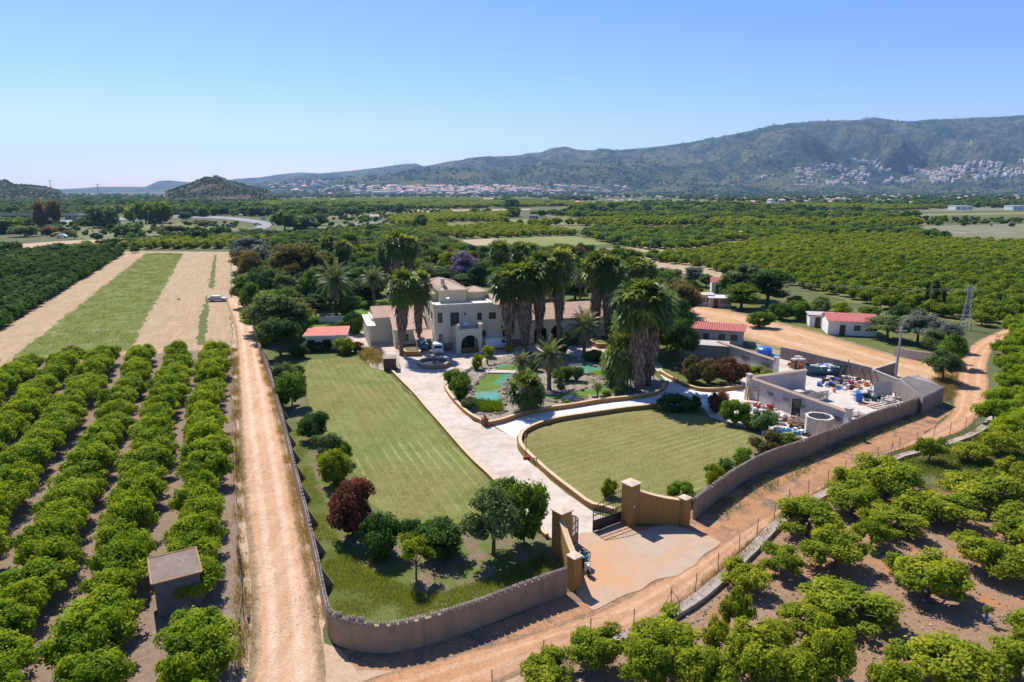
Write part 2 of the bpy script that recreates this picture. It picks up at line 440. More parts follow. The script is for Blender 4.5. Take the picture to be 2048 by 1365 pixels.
M['shedroof'] = plain('mossy_concrete_roof', (0.21, 0.155, 0.12), 0.95, 0.22, 1.2, stain=(0.38, 0.30, 0.25), bstr=0.5)
M['shedrim'] = plain('rusty_orange_rim', (0.42, 0.23, 0.11), 0.9, 0.2, 2.0)
M['corrug'] = plain('grey_fibre_cement', (0.27, 0.23, 0.205), 0.95, 0.15, 1.0, stain=(0.36, 0.31, 0.27))
M['rock'] = plain('garden_rock', (0.27, 0.205, 0.155), 0.95, 0.25, 1.5, stain=(0.22, 0.17, 0.13), bstr=0.5, per_object=0.2)
M['bark'] = plain('grey_bark', (0.12, 0.09, 0.07), 0.95, 0.25, 4.0)
M['palmtrunk'] = plain('palm_trunk', (0.16, 0.11, 0.08), 0.95, 0.25, 5.0)
M['paper'] = plain('pale_rubbish', (0.62, 0.6, 0.58), 0.8, 0.2, 8)
M['tan'] = plain('tan_cloth', (0.55, 0.38, 0.16), 0.8, 0.3, 5)
M['marking'] = plain('road_paint', (0.7, 0.7, 0.68), 0.7)
M['turq'] = plain('pool_lining', (0.02, 0.40, 0.45), 0.3)


def skirt_mat():
    m, nt, out = nodes_of('dead_palm_fronds')
    a = N(nt, 'ShaderNodeAttribute', attribute_name='var')
    c = ramp(nt, a.outputs['Fac'], [(0, (0.12, 0.08, 0.056)), (0.5, (0.24, 0.165, 0.12)), (1, (0.40, 0.29, 0.21))])
    finish(nt, out, c, 0.9, spec=0.1)
    return m


M['skirt'] = skirt_mat()
L = {}
L['orange'] = leaf_mat('orange_leaves', (0.050, 0.092, 0.010), (0.105, 0.152, 0.012), (0.20, 0.225, 0.020), 0.36)
L['orange_dark'] = leaf_mat('dark_orange_leaves', (0.018, 0.046, 0.010), (0.038, 0.078, 0.016), (0.075, 0.115, 0.028), 0.25)
L['orange_right'] = leaf_mat('olive_orange_leaves', (0.052, 0.082, 0.014), (0.118, 0.146, 0.020), (0.21, 0.215, 0.035), 0.33)
L['orange_far'] = leaf_mat('grove_leaves', (0.036, 0.072, 0.010), (0.078, 0.120, 0.014), (0.14, 0.17, 0.022), 0.34)
L['lime'] = leaf_mat('lime_green_leaves', (0.08, 0.11, 0.010), (0.15, 0.175, 0.012), (0.24, 0.24, 0.02), 0.38)
L['darkgreen'] = leaf_mat('dark_green_leaves', (0.012, 0.034, 0.010), (0.03, 0.062, 0.014), (0.062, 0.10, 0.022), 0.22)
L['midgreen'] = leaf_mat('mid_green_leaves', (0.024, 0.055, 0.012), (0.055, 0.10, 0.018), (0.11, 0.15, 0.03), 0.3)
L['greygreen'] = leaf_mat('grey_green_leaves', (0.045, 0.07, 0.032), (0.085, 0.118, 0.055), (0.15, 0.18, 0.095), 0.28)
L['silver'] = leaf_mat('silver_leaves', (0.09, 0.11, 0.085), (0.17, 0.195, 0.155), (0.30, 0.32, 0.26), 0.2)
L['bluegreen'] = leaf_mat('blue_green_leaves', (0.025, 0.055, 0.035), (0.05, 0.092, 0.06), (0.095, 0.145, 0.095), 0.22)
L['red'] = leaf_mat('red_photinia_leaves', (0.05, 0.06, 0.02), (0.15, 0.05, 0.03), (0.30, 0.085, 0.06), 0.25)
L['redgreen'] = leaf_mat('bronze_photinia_leaves', (0.05, 0.075, 0.02), (0.13, 0.11, 0.035), (0.26, 0.12, 0.06), 0.25)
L['brown'] = leaf_mat('bronze_eucalyptus_leaves', (0.05, 0.06, 0.022), (0.11, 0.10, 0.04), (0.23, 0.15, 0.06), 0.3)
L['russet'] = leaf_mat('russet_leaves', (0.10, 0.07, 0.03), (0.22, 0.125, 0.06), (0.34, 0.20, 0.10), 0.3)
L['purple'] = leaf_mat('jacaranda_blossom', (0.11, 0.09, 0.17), (0.20, 0.16, 0.32), (0.32, 0.27, 0.46), 0.3)
L['palm'] = leaf_mat('palm_fronds', (0.035, 0.06, 0.018), (0.085, 0.12, 0.03), (0.17, 0.20, 0.065), 0.3, 0.35)
L['date'] = leaf_mat('date_palm_fronds', (0.05, 0.065, 0.03), (0.105, 0.125, 0.058), (0.19, 0.205, 0.11), 0.2, 0.4)
L['cypress'] = leaf_mat('cypress_foliage', (0.008, 0.022, 0.008), (0.018, 0.04, 0.012), (0.04, 0.065, 0.02), 0.1)
L['grass'] = leaf_mat('fresh_grass', (0.09, 0.15, 0.02), (0.16, 0.23, 0.035), (0.30, 0.31, 0.09), 0.4)
L['drygrass'] = leaf_mat('dry_grass', (0.16, 0.14, 0.05), (0.31, 0.24, 0.11), (0.45, 0.34, 0.18), 0.3)
L['yellowflower'] = leaf_mat('yellow_red_flowers', (0.12, 0.15, 0.02), (0.55, 0.38, 0.02), (0.65, 0.16, 0.02), 0.3)
L['farforest'] = leaf_mat('far_tree_leaves', (0.022, 0.042, 0.014), (0.048, 0.075, 0.026), (0.09, 0.115, 0.045), 0.2, hue_obj=0.3)


# ---------------------------------------------------------------- mesh builders
class MB:
    """collects shapes; build() links them as one mesh object"""

    def __init__(s):
        s.v, s.f, s.mi, s.mats = [], [], [], []

    def slot(s, m):
        if m not in s.mats:
            s.mats.append(m)
        return s.mats.index(m)

    def add(s, vs, fs, m=None):
        b = len(s.v)
        s.v += [tuple(v) for v in vs]
        k = s.slot(m) if m else 0
        for f in fs:
            s.f.append(tuple(b + i for i in f))
            s.mi.append(k)
        return s

    def box(s, cx, cy, cz, sx, sy, sz, m=None, rz=0.0, mat=None):
        """box by centre and full size; cz = bottom"""
        c, n = math.cos(rz), math.sin(rz)
        vs = []
        for z in (cz, cz + sz):
            for a, b in ((-.5, -.5), (.5, -.5), (.5, .5), (-.5, .5)):
                x, y = a * sx, b * sy
                vs.append((cx + x * c - y * n, cy + x * n + y * c, z))
        if mat is not None:
            vs = [mat @ Vector(v) for v in vs]
        return s.add(vs, [(3, 2, 1, 0), (4, 5, 6, 7), (0, 1, 5, 4), (1, 2, 6, 5), (2, 3, 7, 6), (3, 0, 4, 7)], m)

    def bar(s, a, b, r, m=None, n=5, r2=None):
        a, b = Vector(a), Vector(b)
        d = (b - a)
        if d.length < 1e-6:
            return s
        q = d.to_track_quat('Z', 'Y')
        r2 = r if r2 is None else r2
        vs = []
        for p, rr in ((a, r), (b, r2)):
            for i in range(n):
                t = 2 * PI * i / n
                vs.append(p + q @ Vector((rr * math.cos(t), rr * math.sin(t), 0)))
        fs = [(i, (i + 1) % n, n + (i + 1) % n, n + i) for i in range(n)]
        fs += [tuple(range(n - 1, -1, -1)), tuple(range(n, 2 * n))]
        return s.add(vs, fs, m)

    def prism(s, poly, z0, z1, m=None):
        n = len(poly)
        vs = [(p[0], p[1], z0) for p in poly] + [(p[0], p[1], z1) for p in poly]
        return s.add(vs, [(i, (i + 1) % n, n + (i + 1) % n, n + i) for i in range(n)] + [tuple(range(n - 1, -1, -1)), tuple(range(n, 2 * n))], m)

    def lathe(s, prof, n=16, m=None, c=(0, 0, 0)):
        vs = []
        for r, z in prof:
            for i in range(n):
                t = 2 * PI * i / n
                vs.append((c[0] + r * math.cos(t), c[1] + r * math.sin(t), c[2] + z))
        fs = []
        for k in range(len(prof) - 1):
            for i in range(n):
                j = (i + 1) % n
                fs.append((k * n + i, k * n + j, (k + 1) * n + j, (k + 1) * n + i))
        return s.add(vs, fs, m)

    def ball(s, c, r, m=None, seed=0, lump=0.0, seg=8, sq=1.0):
        vs, fs = [], []
        rings = seg // 2 + 1
        for a in range(rings + 1):
            ph = PI * a / rings
            for b in range(seg):
                th = 2 * PI * b / seg
                d = Vector((math.sin(ph) * math.cos(th), math.sin(ph) * math.sin(th), math.cos(ph)))
                k = 1 + lump * mnoise.noise(d * 1.7 + Vector((seed * 3.1, seed * 1.7, 0)))
                vs.append((c[0] + d.x * r * k, c[1] + d.y * r * k, c[2] + d.z * r * k * sq))
        for a in range(rings):
            for b in range(seg):
                fs.append((a * seg + b, (a + 1) * seg + b, (a + 1) * seg + (b + 1) % seg, a * seg + (b + 1) % seg))
        return s.add(vs, fs, m)

    def mesh(s, name, m=None, smooth=False, bevel=0.0):
        me = bpy.data.meshes.new(name)
        me.from_pydata(s.v, [], s.f)
        for x in (s.mats or [m]):
            if x is not None:
                me.materials.append(M[x] if isinstance(x, str) else x)
        if s.mats:
            me.polygons.foreach_set('material_index', s.mi)
        if bevel:
            bm = bmesh.new()
            bm.from_mesh(me)
            bmesh.ops.remove_doubles(bm, verts=bm.verts, dist=1e-4)
            ed = [e for e in bm.edges if len(e.link_faces) == 2 and e.calc_face_angle(0) > 0.5]
            bmesh.ops.bevel(bm, geom=ed, offset=bevel, segments=2, profile=0.6, affect='EDGES')
            bm.to_mesh(me)
            bm.free()
        if smooth:
            me.polygons.foreach_set('use_smooth', [True] * len(me.polygons))
        me.update()
        return me

    def build(s, name, m=None, parent=None, **kw):
        return link(name, s.mesh(name, m, **kw), parent)


def resample(pts, step, closed=False):
    out = []
    n = len(pts)
    for i in range(n if closed else n - 1):
        a, b = Vector(pts[i][:2]), Vector(pts[(i + 1) % n][:2])
        k = max(1, int((b - a).length / step))
        for j in range(k):
            out.append(a.lerp(b, j / k))
    if not closed:
        out.append(Vector(pts[-1][:2]))
    return out


def smooth_line(pts, step):
    """Catmull-Rom through the points"""
    P = [Vector(p[:2]) for p in pts]
    P = [P[0] * 2 - P[1]] + P + [P[-1] * 2 - P[-2]]
    out = []
    for i in range(1, len(P) - 2):
        p0, p1, p2, p3 = P[i - 1:i + 3]
        k = max(1, int((p2 - p1).length / step))
        for j in range(k):
            t = j / k
            out.append(0.5 * ((2 * p1) + (p2 - p0) * t + (2 * p0 - 5 * p1 + 4 * p2 - p3) * t * t + (3 * p1 - p0 - 3 * p2 + p3) * t ** 3))
    out.append(P[-2])
    return out


def sheet(name, pix, mat, z=0.02, jit=0.25, step=1.2, raw=False, sm=False):
    """flat piece of ground with an uneven edge; pix = outline as seen in the photograph, laid on the ground"""
    pts = [Vector(p) for p in pix] if raw else [G(*p).xy for p in pix]
    if sm:
        pts = smooth_line(pts + [pts[0]], step)[:-1]
    pts = resample(pts, step, True)
    vs = []
    for p in pts:
        q = Vector((p.x * 0.35, p.y * 0.35, z * 31))
        vs.append((p.x + jit * 2 * mnoise.noise(q), p.y + jit * 2 * mnoise.noise(q + Vector((50, 9, 0))), z))
    tris = tessellate_polygon([[Vector(v) for v in vs]])
    me = bpy.data.meshes.new(name)
    me.from_pydata(vs, [], tris)
    bm = bmesh.new()
    bm.from_mesh(me)
    for f in bm.faces:
        if f.normal.z < 0:
            f.normal_flip()
    bm.to_mesh(me)
    bm.free()
    me.materials.append(mat)
    o = link(name, me)
    o['kind'] = 'structure'
    return o


def ribbon(name, left, right, mat, z=0.03, n=60, raw=False, jit=0.15, crown=0.0):
    """road between two edges (pixel polylines); UV.x across, UV.y along"""
    def prep(p):
        q = [Vector(a[:2]) for a in p] if raw else [G(*a).xy for a in p]
        q = smooth_line(q, 1.0)
        d = [0]
        for i in range(1, len(q)):
            d.append(d[-1] + (q[i] - q[i - 1]).length)
        out = []
        for i in range(n + 1):
            t = d[-1] * i / n
            k = max(j for j in range(len(d)) if d[j] <= t + 1e-6)
            k = min(k, len(q) - 2)
            s = (t - d[k]) / max(1e-6, d[k + 1] - d[k])
            out.append(q[k].lerp(q[k + 1], s))
        return out
    Lp, Rp = prep(left), prep(right)
    W = 6
    vs, uv = [], []
    for i in range(n + 1):
        for j in range(W + 1):
            t = j / W
            p = Lp[i].lerp(Rp[i], t)
            if j in (0, W):
                p = p + Vector((mnoise.noise((p.x * .5, p.y * .5, 3)), mnoise.noise((p.x * .5, p.y * .5, 8)))) * jit
            vs.append((p.x, p.y, z + crown * (1 - (2 * t - 1) ** 2)))
            uv.append((t, i / n))
    fs = []
    for i in range(n):
        for j in range(W):
            a = i * (W + 1) + j
            fs.append((a, a + 1, a + W + 2, a + W + 1))
    me = bpy.data.meshes.new(name)
    me.from_pydata(vs, [], fs)
    ul = me.uv_layers.new(name='UVMap')
    for p in me.polygons:
        for li in p.loop_indices:
            ul.data[li].uv = uv[me.loops[li].vertex_index]
    bm = bmesh.new()
    bm.from_mesh(me)
    bm.normal_update()
    for f in bm.faces:
        if f.normal.z < 0:
            f.normal_flip()
    bm.to_mesh(me)
    bm.free()
    me.materials.append(mat)
    o = link(name, me)
    o['kind'] = 'structure'
    return o


def offset_line(pts, d):
    out = []
    for i, p in enumerate(pts):
        a = pts[max(0, i - 1)]
        b = pts[min(len(pts) - 1, i + 1)]
        t = (b - a).normalized()
        out.append(p + Vector((-t.y, t.x)) * d)
    return out


def wall_mb(pts, h, th, m, z0=0.0, cap=None, cap_over=0.04, cap_h=0.06, hfun=None, wob=0.0):
    """wall along a line of XY points"""
    b = MB()
    A, B = offset_line(pts, th / 2), offset_line(pts, -th / 2)
    n = len(pts)
    hs = [(hfun(i / (n - 1)) if hfun else h) + (wob * mnoise.noise((pts[i].x * .6, pts[i].y * .6, 2)) if wob else 0) for i in range(n)]
    vs = []
    for i in range(n):
        vs += [(A[i].x, A[i].y, z0 - .1), (B[i].x, B[i].y, z0 - .1), (B[i].x, B[i].y, z0 + hs[i]), (A[i].x, A[i].y, z0 + hs[i])]
    fs = []
    for i in range(n - 1):
        k, l = i * 4, i * 4 + 4
        fs += [(k, l, l + 3, k + 3), (k + 1, k + 2, l + 2, l + 1), (k + 3, l + 3, l + 2, k + 2)]
    e = (n - 1) * 4
    fs += [(0, 3, 2, 1), (e, e + 1, e + 2, e + 3)]
    b.add(vs, fs, m)
    if cap:
        A, B = offset_line(pts, th / 2 + cap_over), offset_line(pts, -th / 2 - cap_over)
        vs = []
        for i in range(n):
            z = z0 + hs[i] + 0.003
            vs += [(A[i].x, A[i].y, z), (B[i].x, B[i].y, z), (B[i].x, B[i].y, z + cap_h), (A[i].x, A[i].y, z + cap_h)]
        fs = []
        for i in range(n - 1):
            k, l = i * 4, i * 4 + 4
            fs += [(k, l, l + 3, k + 3), (k + 1, k + 2, l + 2, l + 1), (k + 3, l + 3, l + 2, k + 2), (k, k + 1, l + 1, l)]
        fs += [(0, 3, 2, 1), (e, e + 1, e + 2, e + 3)]
        c = MB().add(vs, fs, cap)
        return b, c
    return b, None


# ---- foliage
def quads_mesh(name, V, F, var, mats, mi=None, smooth=False):
    me = bpy.data.meshes.new(name)
    nv, nf = len(V), len(F)
    k = F.shape[1]
    me.vertices.add(nv)
    me.vertices.foreach_set('co', V.astype(np.float32).ravel())
    me.loops.add(nf * k)
    me.loops.foreach_set('vertex_index', F.astype(np.int32).ravel())
    me.polygons.add(nf)
    me.polygons.foreach_set('loop_start', np.arange(0, nf * k, k, dtype=np.int32))
    me.polygons.foreach_set('loop_total', np.full(nf, k, dtype=np.int32))
    if mi is not None:
        me.polygons.foreach_set('material_index', mi.astype(np.int32))
    me.update(calc_edges=True)
    a = me.attributes.new('var', 'FLOAT', 'FACE')
    a.data.foreach_set('value', np.clip(var, 0, 1).astype(np.float32))
    for m in mats:
        me.materials.append(m)
    return me


def leaf_quads(P, Nn, size, rng, elong=1.5, curl=0.0):
    n = len(P)
    t = rng.normal(size=(n, 3))
    t -= Nn * (t * Nn).sum(1)[:, None]
    t /= np.linalg.norm(t, axis=1)[:, None] + 1e-9
    b = np.cross(Nn, t)
    s = size * rng.uniform(0.6, 1.3, n)[:, None]
    t = t * s * elong * 0.5
    b = b * s * 0.5
    V = np.stack([P - t, P - b * 0.9 + t * 0.1, P + t, P + b * 0.9 + t * 0.1], 1).reshape(-1, 3)
    F = np.arange(n * 4).reshape(n, 4)
    return V, F


def unit(v):
    return v / (np.linalg.norm(v, axis=-1, keepdims=True) + 1e-9)


def crown_mesh(name, seed, w=4.0, h=3.0, z0=0.5, nlobe=26, lobe=0.75, leaves=2200, size=0.16, mat=None, flat=0.8, core=0.62, droop=0.0, ragged=0.25, top=1.0, shape='dome', zb=0.35):
    """crown of leaf clumps spread over an uneven body, w wide and from z0 to z0+h"""
    rng = np.random.default_rng(seed)
    d = unit(rng.normal(size=(nlobe, 3)))
    if zb > 0: d[:, 2] = np.abs(d[:, 2]) * (1.5 - zb) - (1.15 - 2.2 * zb) * rng.uniform(0, 1, nlobe) - zb * .6
    d = unit(d)
    rr = rng.uniform(0.62 - ragged * 0.3, 1.0, nlobe) * (1 - lobe / w)
    c = d * rr[:, None] * np.array([w / 2, w / 2, h / 2])
    c[:, 2] += z0 + h / 2
    if shape == 'column':
        c[:, 2] = z0 + rng.uniform(0.05, 0.95, nlobe) * h
        taper = np.sin(np.clip((c[:, 2] - z0) / h, 0.08, 1) * PI) ** 0.5
        c[:, :2] = unit(rng.normal(size=(nlobe, 2))) * (w / 2 - lobe / 2) * taper[:, None] * rng.uniform(.2, 1, nlobe)[:, None]
    lr = lobe * rng.uniform(0.65, 1.3, nlobe)
    tone = rng.uniform(0, 1, nlobe)
    li = rng.choice(nlobe, leaves, p=(lr ** 2) / (lr ** 2).sum())
    ld = unit(rng.normal(size=(leaves, 3)))
    out = unit(c - np.array([0, 0, z0 + h * 0.35]))[li]
    flip = (ld * out).sum(1) < -0.25
    ld[flip] *= -1
    ld[:, 2] = np.where(ld[:, 2] < -0.5, -ld[:, 2], ld[:, 2])
    rad = lr[li] * (rng.uniform(0.45, 1.05, leaves) ** 0.6) * np.where(rng.random(leaves) < .16, rng.uniform(1.05, 1.4, leaves), 1.0)
    P = c[li] + ld * rad[:, None] * np.array([1, 1, flat])
    P[:, 2] = np.maximum(P[:, 2], z0 * 0.4 + 0.05)
    Nn = unit(ld + rng.normal(scale=0.55, size=(leaves, 3)) + np.array([0, 0, 0.35]))
    if droop:
        P[:, 2] -= droop * rng.uniform(0, 1, leaves) * np.linalg.norm(P[:, :2], axis=1)
    V, F = leaf_quads(P, Nn, size, rng)
    var = 0.55 * tone[li] + 0.45 * rng.uniform(0, 1, leaves)
    # inner mass behind the outer leaves, its dark tone paints the crown's inner shade
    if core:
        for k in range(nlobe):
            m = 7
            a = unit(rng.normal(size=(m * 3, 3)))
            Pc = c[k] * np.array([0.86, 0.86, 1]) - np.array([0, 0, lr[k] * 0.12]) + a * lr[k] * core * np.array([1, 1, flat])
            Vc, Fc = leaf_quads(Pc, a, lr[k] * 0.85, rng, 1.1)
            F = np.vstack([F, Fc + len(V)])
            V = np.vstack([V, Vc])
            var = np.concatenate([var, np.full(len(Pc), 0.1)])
    V[:, 2] = np.maximum(V[:, 2], 0.03)
    return quads_mesh(name, V, F, var, [mat])


def trunk_mesh(name, seed, h, r, spread, limbs=5, mat='bark'):
    rnd = random.Random(seed)
    b = MB()
    top = Vector((rnd.uniform(-.1, .1), rnd.uniform(-.1, .1), h * 0.45))
    b.bar((0, 0, -0.1), top, r, mat, 7, r * 0.75)
    for i in range(limbs):
        a = 2 * PI * i / limbs + rnd.uniform(-.4, .4)
        m = top + Vector((math.cos(a) * spread * .35, math.sin(a) * spread * .35, h * rnd.uniform(.2, .32)))
        e = m + Vector((math.cos(a) * spread * .35, math.sin(a) * spread * .35, h * rnd.uniform(.12, .3)))
        b.bar(top, m, r * 0.5, mat, 5, r * 0.33)
        b.bar(m, e, r * 0.33, mat, 4, r * 0.14)
    return b.mesh(name, mat)


def fan_leaf(V, F, var, mi, o, dirv, size, rng, rnd, mat_i, tone, hang=0.25):
    """fan palm leaf: stalk and a hand of folded blades with drooping tips"""
    d = unit(np.array(dirv))
    side = unit(np.cross(d, [0, 0, 1]) + 1e-6)
    up = np.cross(side, d)
    tip = o + d * size * 0.75
    w = 0.03
    base = len(V)
    V += [o - side * w, o + side * w, tip + side * w * .6, tip - side * w * .6]
    F.append((base, base + 1, base + 2, base + 3)); var.append(tone * .6 + .3); mi.append(mat_i)
    nb = 11
    for k in range(nb):
        a = (k / (nb - 1) - 0.5) * 2 * 1.9
        bd = d * math.cos(a) + side * math.sin(a)
        bd = bd + up * 0.12 * (1 if k % 2 else -0.6)
        l = size * 0.62 * (1 - 0.18 * abs(a) / 1.9) * rnd.uniform(.85, 1.1)
        pn = np.cross(bd, up)
        m = tip + bd * l * 0.62
        e = tip + bd * l - np.array([0, 0, l * hang * rnd.uniform(.7, 1.6)])
        wd = size * 0.085
        base = len(V)
        V += [tip, m - pn * wd, e, m + pn * wd]
        F.append((base, base + 1, base + 2, base + 3)); var.append(min(1, max(0, tone + rnd.uniform(-.25, .25)))); mi.append(mat_i)


def fan_palm(seed, h=11.0, skirt=5.5, cr=2.3, nleaf=46, skirt_r=1.0, tr=0.34):
    rnd = random.Random(seed)
    rng = np.random.default_rng(seed)
    V, F, var, mi = [], [], [], []
    top = np.array([0, 0, h])
    for k in range(nleaf):
        t = k / nleaf
        el = 1.45 - 2.5 * t
        az = k * 2.39996 + rnd.uniform(-.2, .2)
        dv = (math.cos(az) * math.cos(el), math.sin(az) * math.cos(el), math.sin(el))
        fan_leaf(V, F, var, mi, top + np.array([0, 0, 0.5 * (1 - t)]) - np.array([0, 0, 0.2]), dv, cr * rnd.uniform(.8, 1.1) * (0.75 + .25 * min(1, t * 3)), rng, rnd, 0, rnd.uniform(.2, .95) * (1 - .25 * t), .2 + .3 * t)
    crown = quads_mesh('crown', np.array(V), np.array(F), np.array(var), [L['palm']])
    # dead fronds hanging round the trunk
    n = int(1100 * skirt / 5)
    zt = h + 0.2
    u = rng.uniform(0, 1, n)
    z = zt - u * skirt
    az = rng.uniform(0, 2 * PI, n)
    prof = skirt_r * (0.62 + 0.5 * np.sin(np.clip(u * 1.15, 0, 1) * PI * 0.85)) * (1 - 0.45 * u ** 2)
    lump = 1 + 0.18 * np.sin(az * 3 + seed) * np.sin(z * 1.7 + seed)
    rad = prof * lump * rng.uniform(0.72, 1.05, n)
    P = np.stack([np.cos(az) * rad, np.sin(az) * rad, z], 1)
    out = np.stack([np.cos(az), np.sin(az), np.zeros(n)], 1)
    ln = rng.uniform(0.7, 1.5, n)
    dn = unit(out * rng.uniform(-.05, .28, n)[:, None] + np.array([0, 0, -1]) + rng.normal(scale=.12, size=(n, 3)))
    sd = unit(np.cross(dn, out) + out * rng.normal(scale=.5, size=(n, 1)))
    wd = rng.uniform(0.07, 0.17, n)[:, None]
    Vs = np.stack([P - sd * wd * .4, P + dn * ln[:, None] * .55 - sd * wd, P + dn * ln[:, None], P + dn * ln[:, None] * .55 + sd * wd], 1).reshape(-1, 3)
    Vs[:, 2] = np.maximum(Vs[:, 2], 0.05)
    sk = quads_mesh('dead_fronds', Vs, np.arange(n * 4).reshape(n, 4), rng.uniform(0, 1, n), [M['skirt']])
    b = MB()
    lo = h - skirt
    b.lathe([(tr * 1.35, -.1), (tr * 1.1, .5), (tr, 1.5), (tr * .95, max(1.6, lo)), (tr * 1.3, max(1.8, lo + .6)), (tr * 1.6, max(2, h - skirt * .4)), (tr * 1.4, h), (0.02, h + .3)], 9, 'palmtrunk')
    return crown, sk, b.mesh('trunk', smooth=True)


def date_palm(seed, h=5.0, fl=3.6, nf=52, mat='date', tr=0.32, dead=12):
    rnd = random.Random(seed)
    V, F, var, mi = [], [], [], []

    def frond(az, el, ln, tone, m, curve):
        p = Vector((0, 0, h))
        d = Vector((math.cos(az) * math.cos(el), math.sin(az) * math.cos(el), math.sin(el)))
        seg = 11
        side = Vector((-math.sin(az), math.cos(az), 0))
        for i in range(seg):
            t = i / seg
            q = p + d * (ln / seg)
            up = side.cross(d)
            w = .035 * (1 - t) + .01
            base = len(V)
            V.extend([p - side * w, p + side * w, q + side * w, q - side * w])
            F.append((base, base + 1, base + 2, base + 3)); var.append(min(1, tone + .2)); mi.append(m)
            ll = fl * 0.17 * (1 - abs(t - .45) * 1.2) + .08
            for s in (-1, 1):
                for hh in (0.25, 0.75):
                    o = p.lerp(q, hh)
                    e = o + side * s * ll * .85 + d * ll * .55 - Vector((0, 0, ll * .25)) + up * .1
                    base = len(V)
                    V.extend([o, o + (e - o) * .5 + d * .075, e, o + (e - o) * .5 - d * .075])
                    F.append((base, base + 1, base + 2, base + 3)); var.append(min(1, max(0, tone + rnd.uniform(-.25, .25)))); mi.append(m)
            p = q
            d = (d - Vector((0, 0, curve * (0.5 + t)))).normalized()
    for k in range(nf):
        t = k / nf
        frond(k * 2.39996 + rnd.uniform(-.15, .15), 1.35 - 1.65 * t, fl * rnd.uniform(.85, 1.05), rnd.uniform(.2, .9), 0, .13)
    V1, F1, v1 = np.array([tuple(v) for v in V]), np.array(F), np.array(var)
    crown = quads_mesh('crown', V1, F1, v1, [L[mat]])
    V, F, var, mi = [], [], [], []
    for k in range(dead):
        frond(k * 2 * PI / dead + rnd.uniform(-.2, .2), -.5 - rnd.uniform(0, .5), fl * .62, rnd.uniform(.1, .9), 0, .22)
    sk = quads_mesh('dead_fronds', np.array([tuple(v) for v in V]), np.array(F), np.array(var), [M['skirt']]) if dead else None
    b = MB()
    b.lathe([(tr * 1.3, -.1), (tr, .4), (tr * .95, h * .6), (tr * 1.25, h - .4), (tr * 1.1, h), (0.02, h + .35)], 9, 'palmtrunk')
    return crown, sk, b.mesh('trunk', smooth=True)


def blades(name, pts, rng, hmin, hmax, wid, mat, per=5, spread=0.18, label=None, cat='grass', lean=0.35):
    """tufts of grass blades: real thin triangles, one mesh (nobody could count them)"""
    P = np.repeat(np.asarray(pts, float), per, axis=0)
    n = len(P)
    P[:, :2] += rng.normal(scale=spread, size=(n, 2))
    h = rng.uniform(hmin, hmax, n)
    a = rng.uniform(0, 2 * PI, n)
    s = np.stack([np.cos(a), np.sin(a), np.zeros(n)], 1) * wid
    tip = P + np.stack([rng.normal(scale=lean, size=n) * h, rng.normal(scale=lean, size=n) * h, h], 1)
    mid = (P + tip) / 2 + np.array([0, 0, .06]) * h[:, None]
    V = np.stack([P - s * .5, mid - s, tip, mid + s], 1).reshape(-1, 3)
    me = quads_mesh(name, V, np.arange(n * 4).reshape(n, 4), rng.uniform(0, 1, n), [mat])
    o = link(name, me)
    setp(o, label, cat, None, 'stuff')
    return o


def in_poly(x, y, poly):
    c = False
    j = len(poly) - 1
    for i in range(len(poly)):
        if (poly[i][1] > y) != (poly[j][1] > y) and x < (poly[j][0] - poly[i][0]) * (y - poly[i][1]) / (poly[j][1] - poly[i][1]) + poly[i][0]:
            c = not c
        j = i
    return c


def scatter_in(pix, spacing, jit, rnd, ang=0.0, raw=False, avoid=(), asp=1.0):
    poly = [tuple(p) for p in pix] if raw else [tuple(G(*p).xy) for p in pix]
    xs, ys = [p[0] for p in poly], [p[1] for p in poly]
    cx, cy = sum(xs) / len(xs), sum(ys) / len(ys)
    rad = max(math.hypot(x - cx, y - cy) for x, y in poly)
    n = int(rad / spacing * max(1, 1 / asp)) + 1
    out = []
    ca, sa = math.cos(ang), math.sin(ang)
    for i in range(-n, n + 1):
        for j in range(-n, n + 1):
            u, v = i * spacing * asp + rnd.uniform(-jit, jit), j * spacing + rnd.uniform(-jit, jit)
            x, y = cx + u * ca - v * sa, cy + u * sa + v * ca
            if in_poly(x, y, poly) and not any(in_poly(x, y, q) for q in avoid):
                out.append((x, y))
    return out


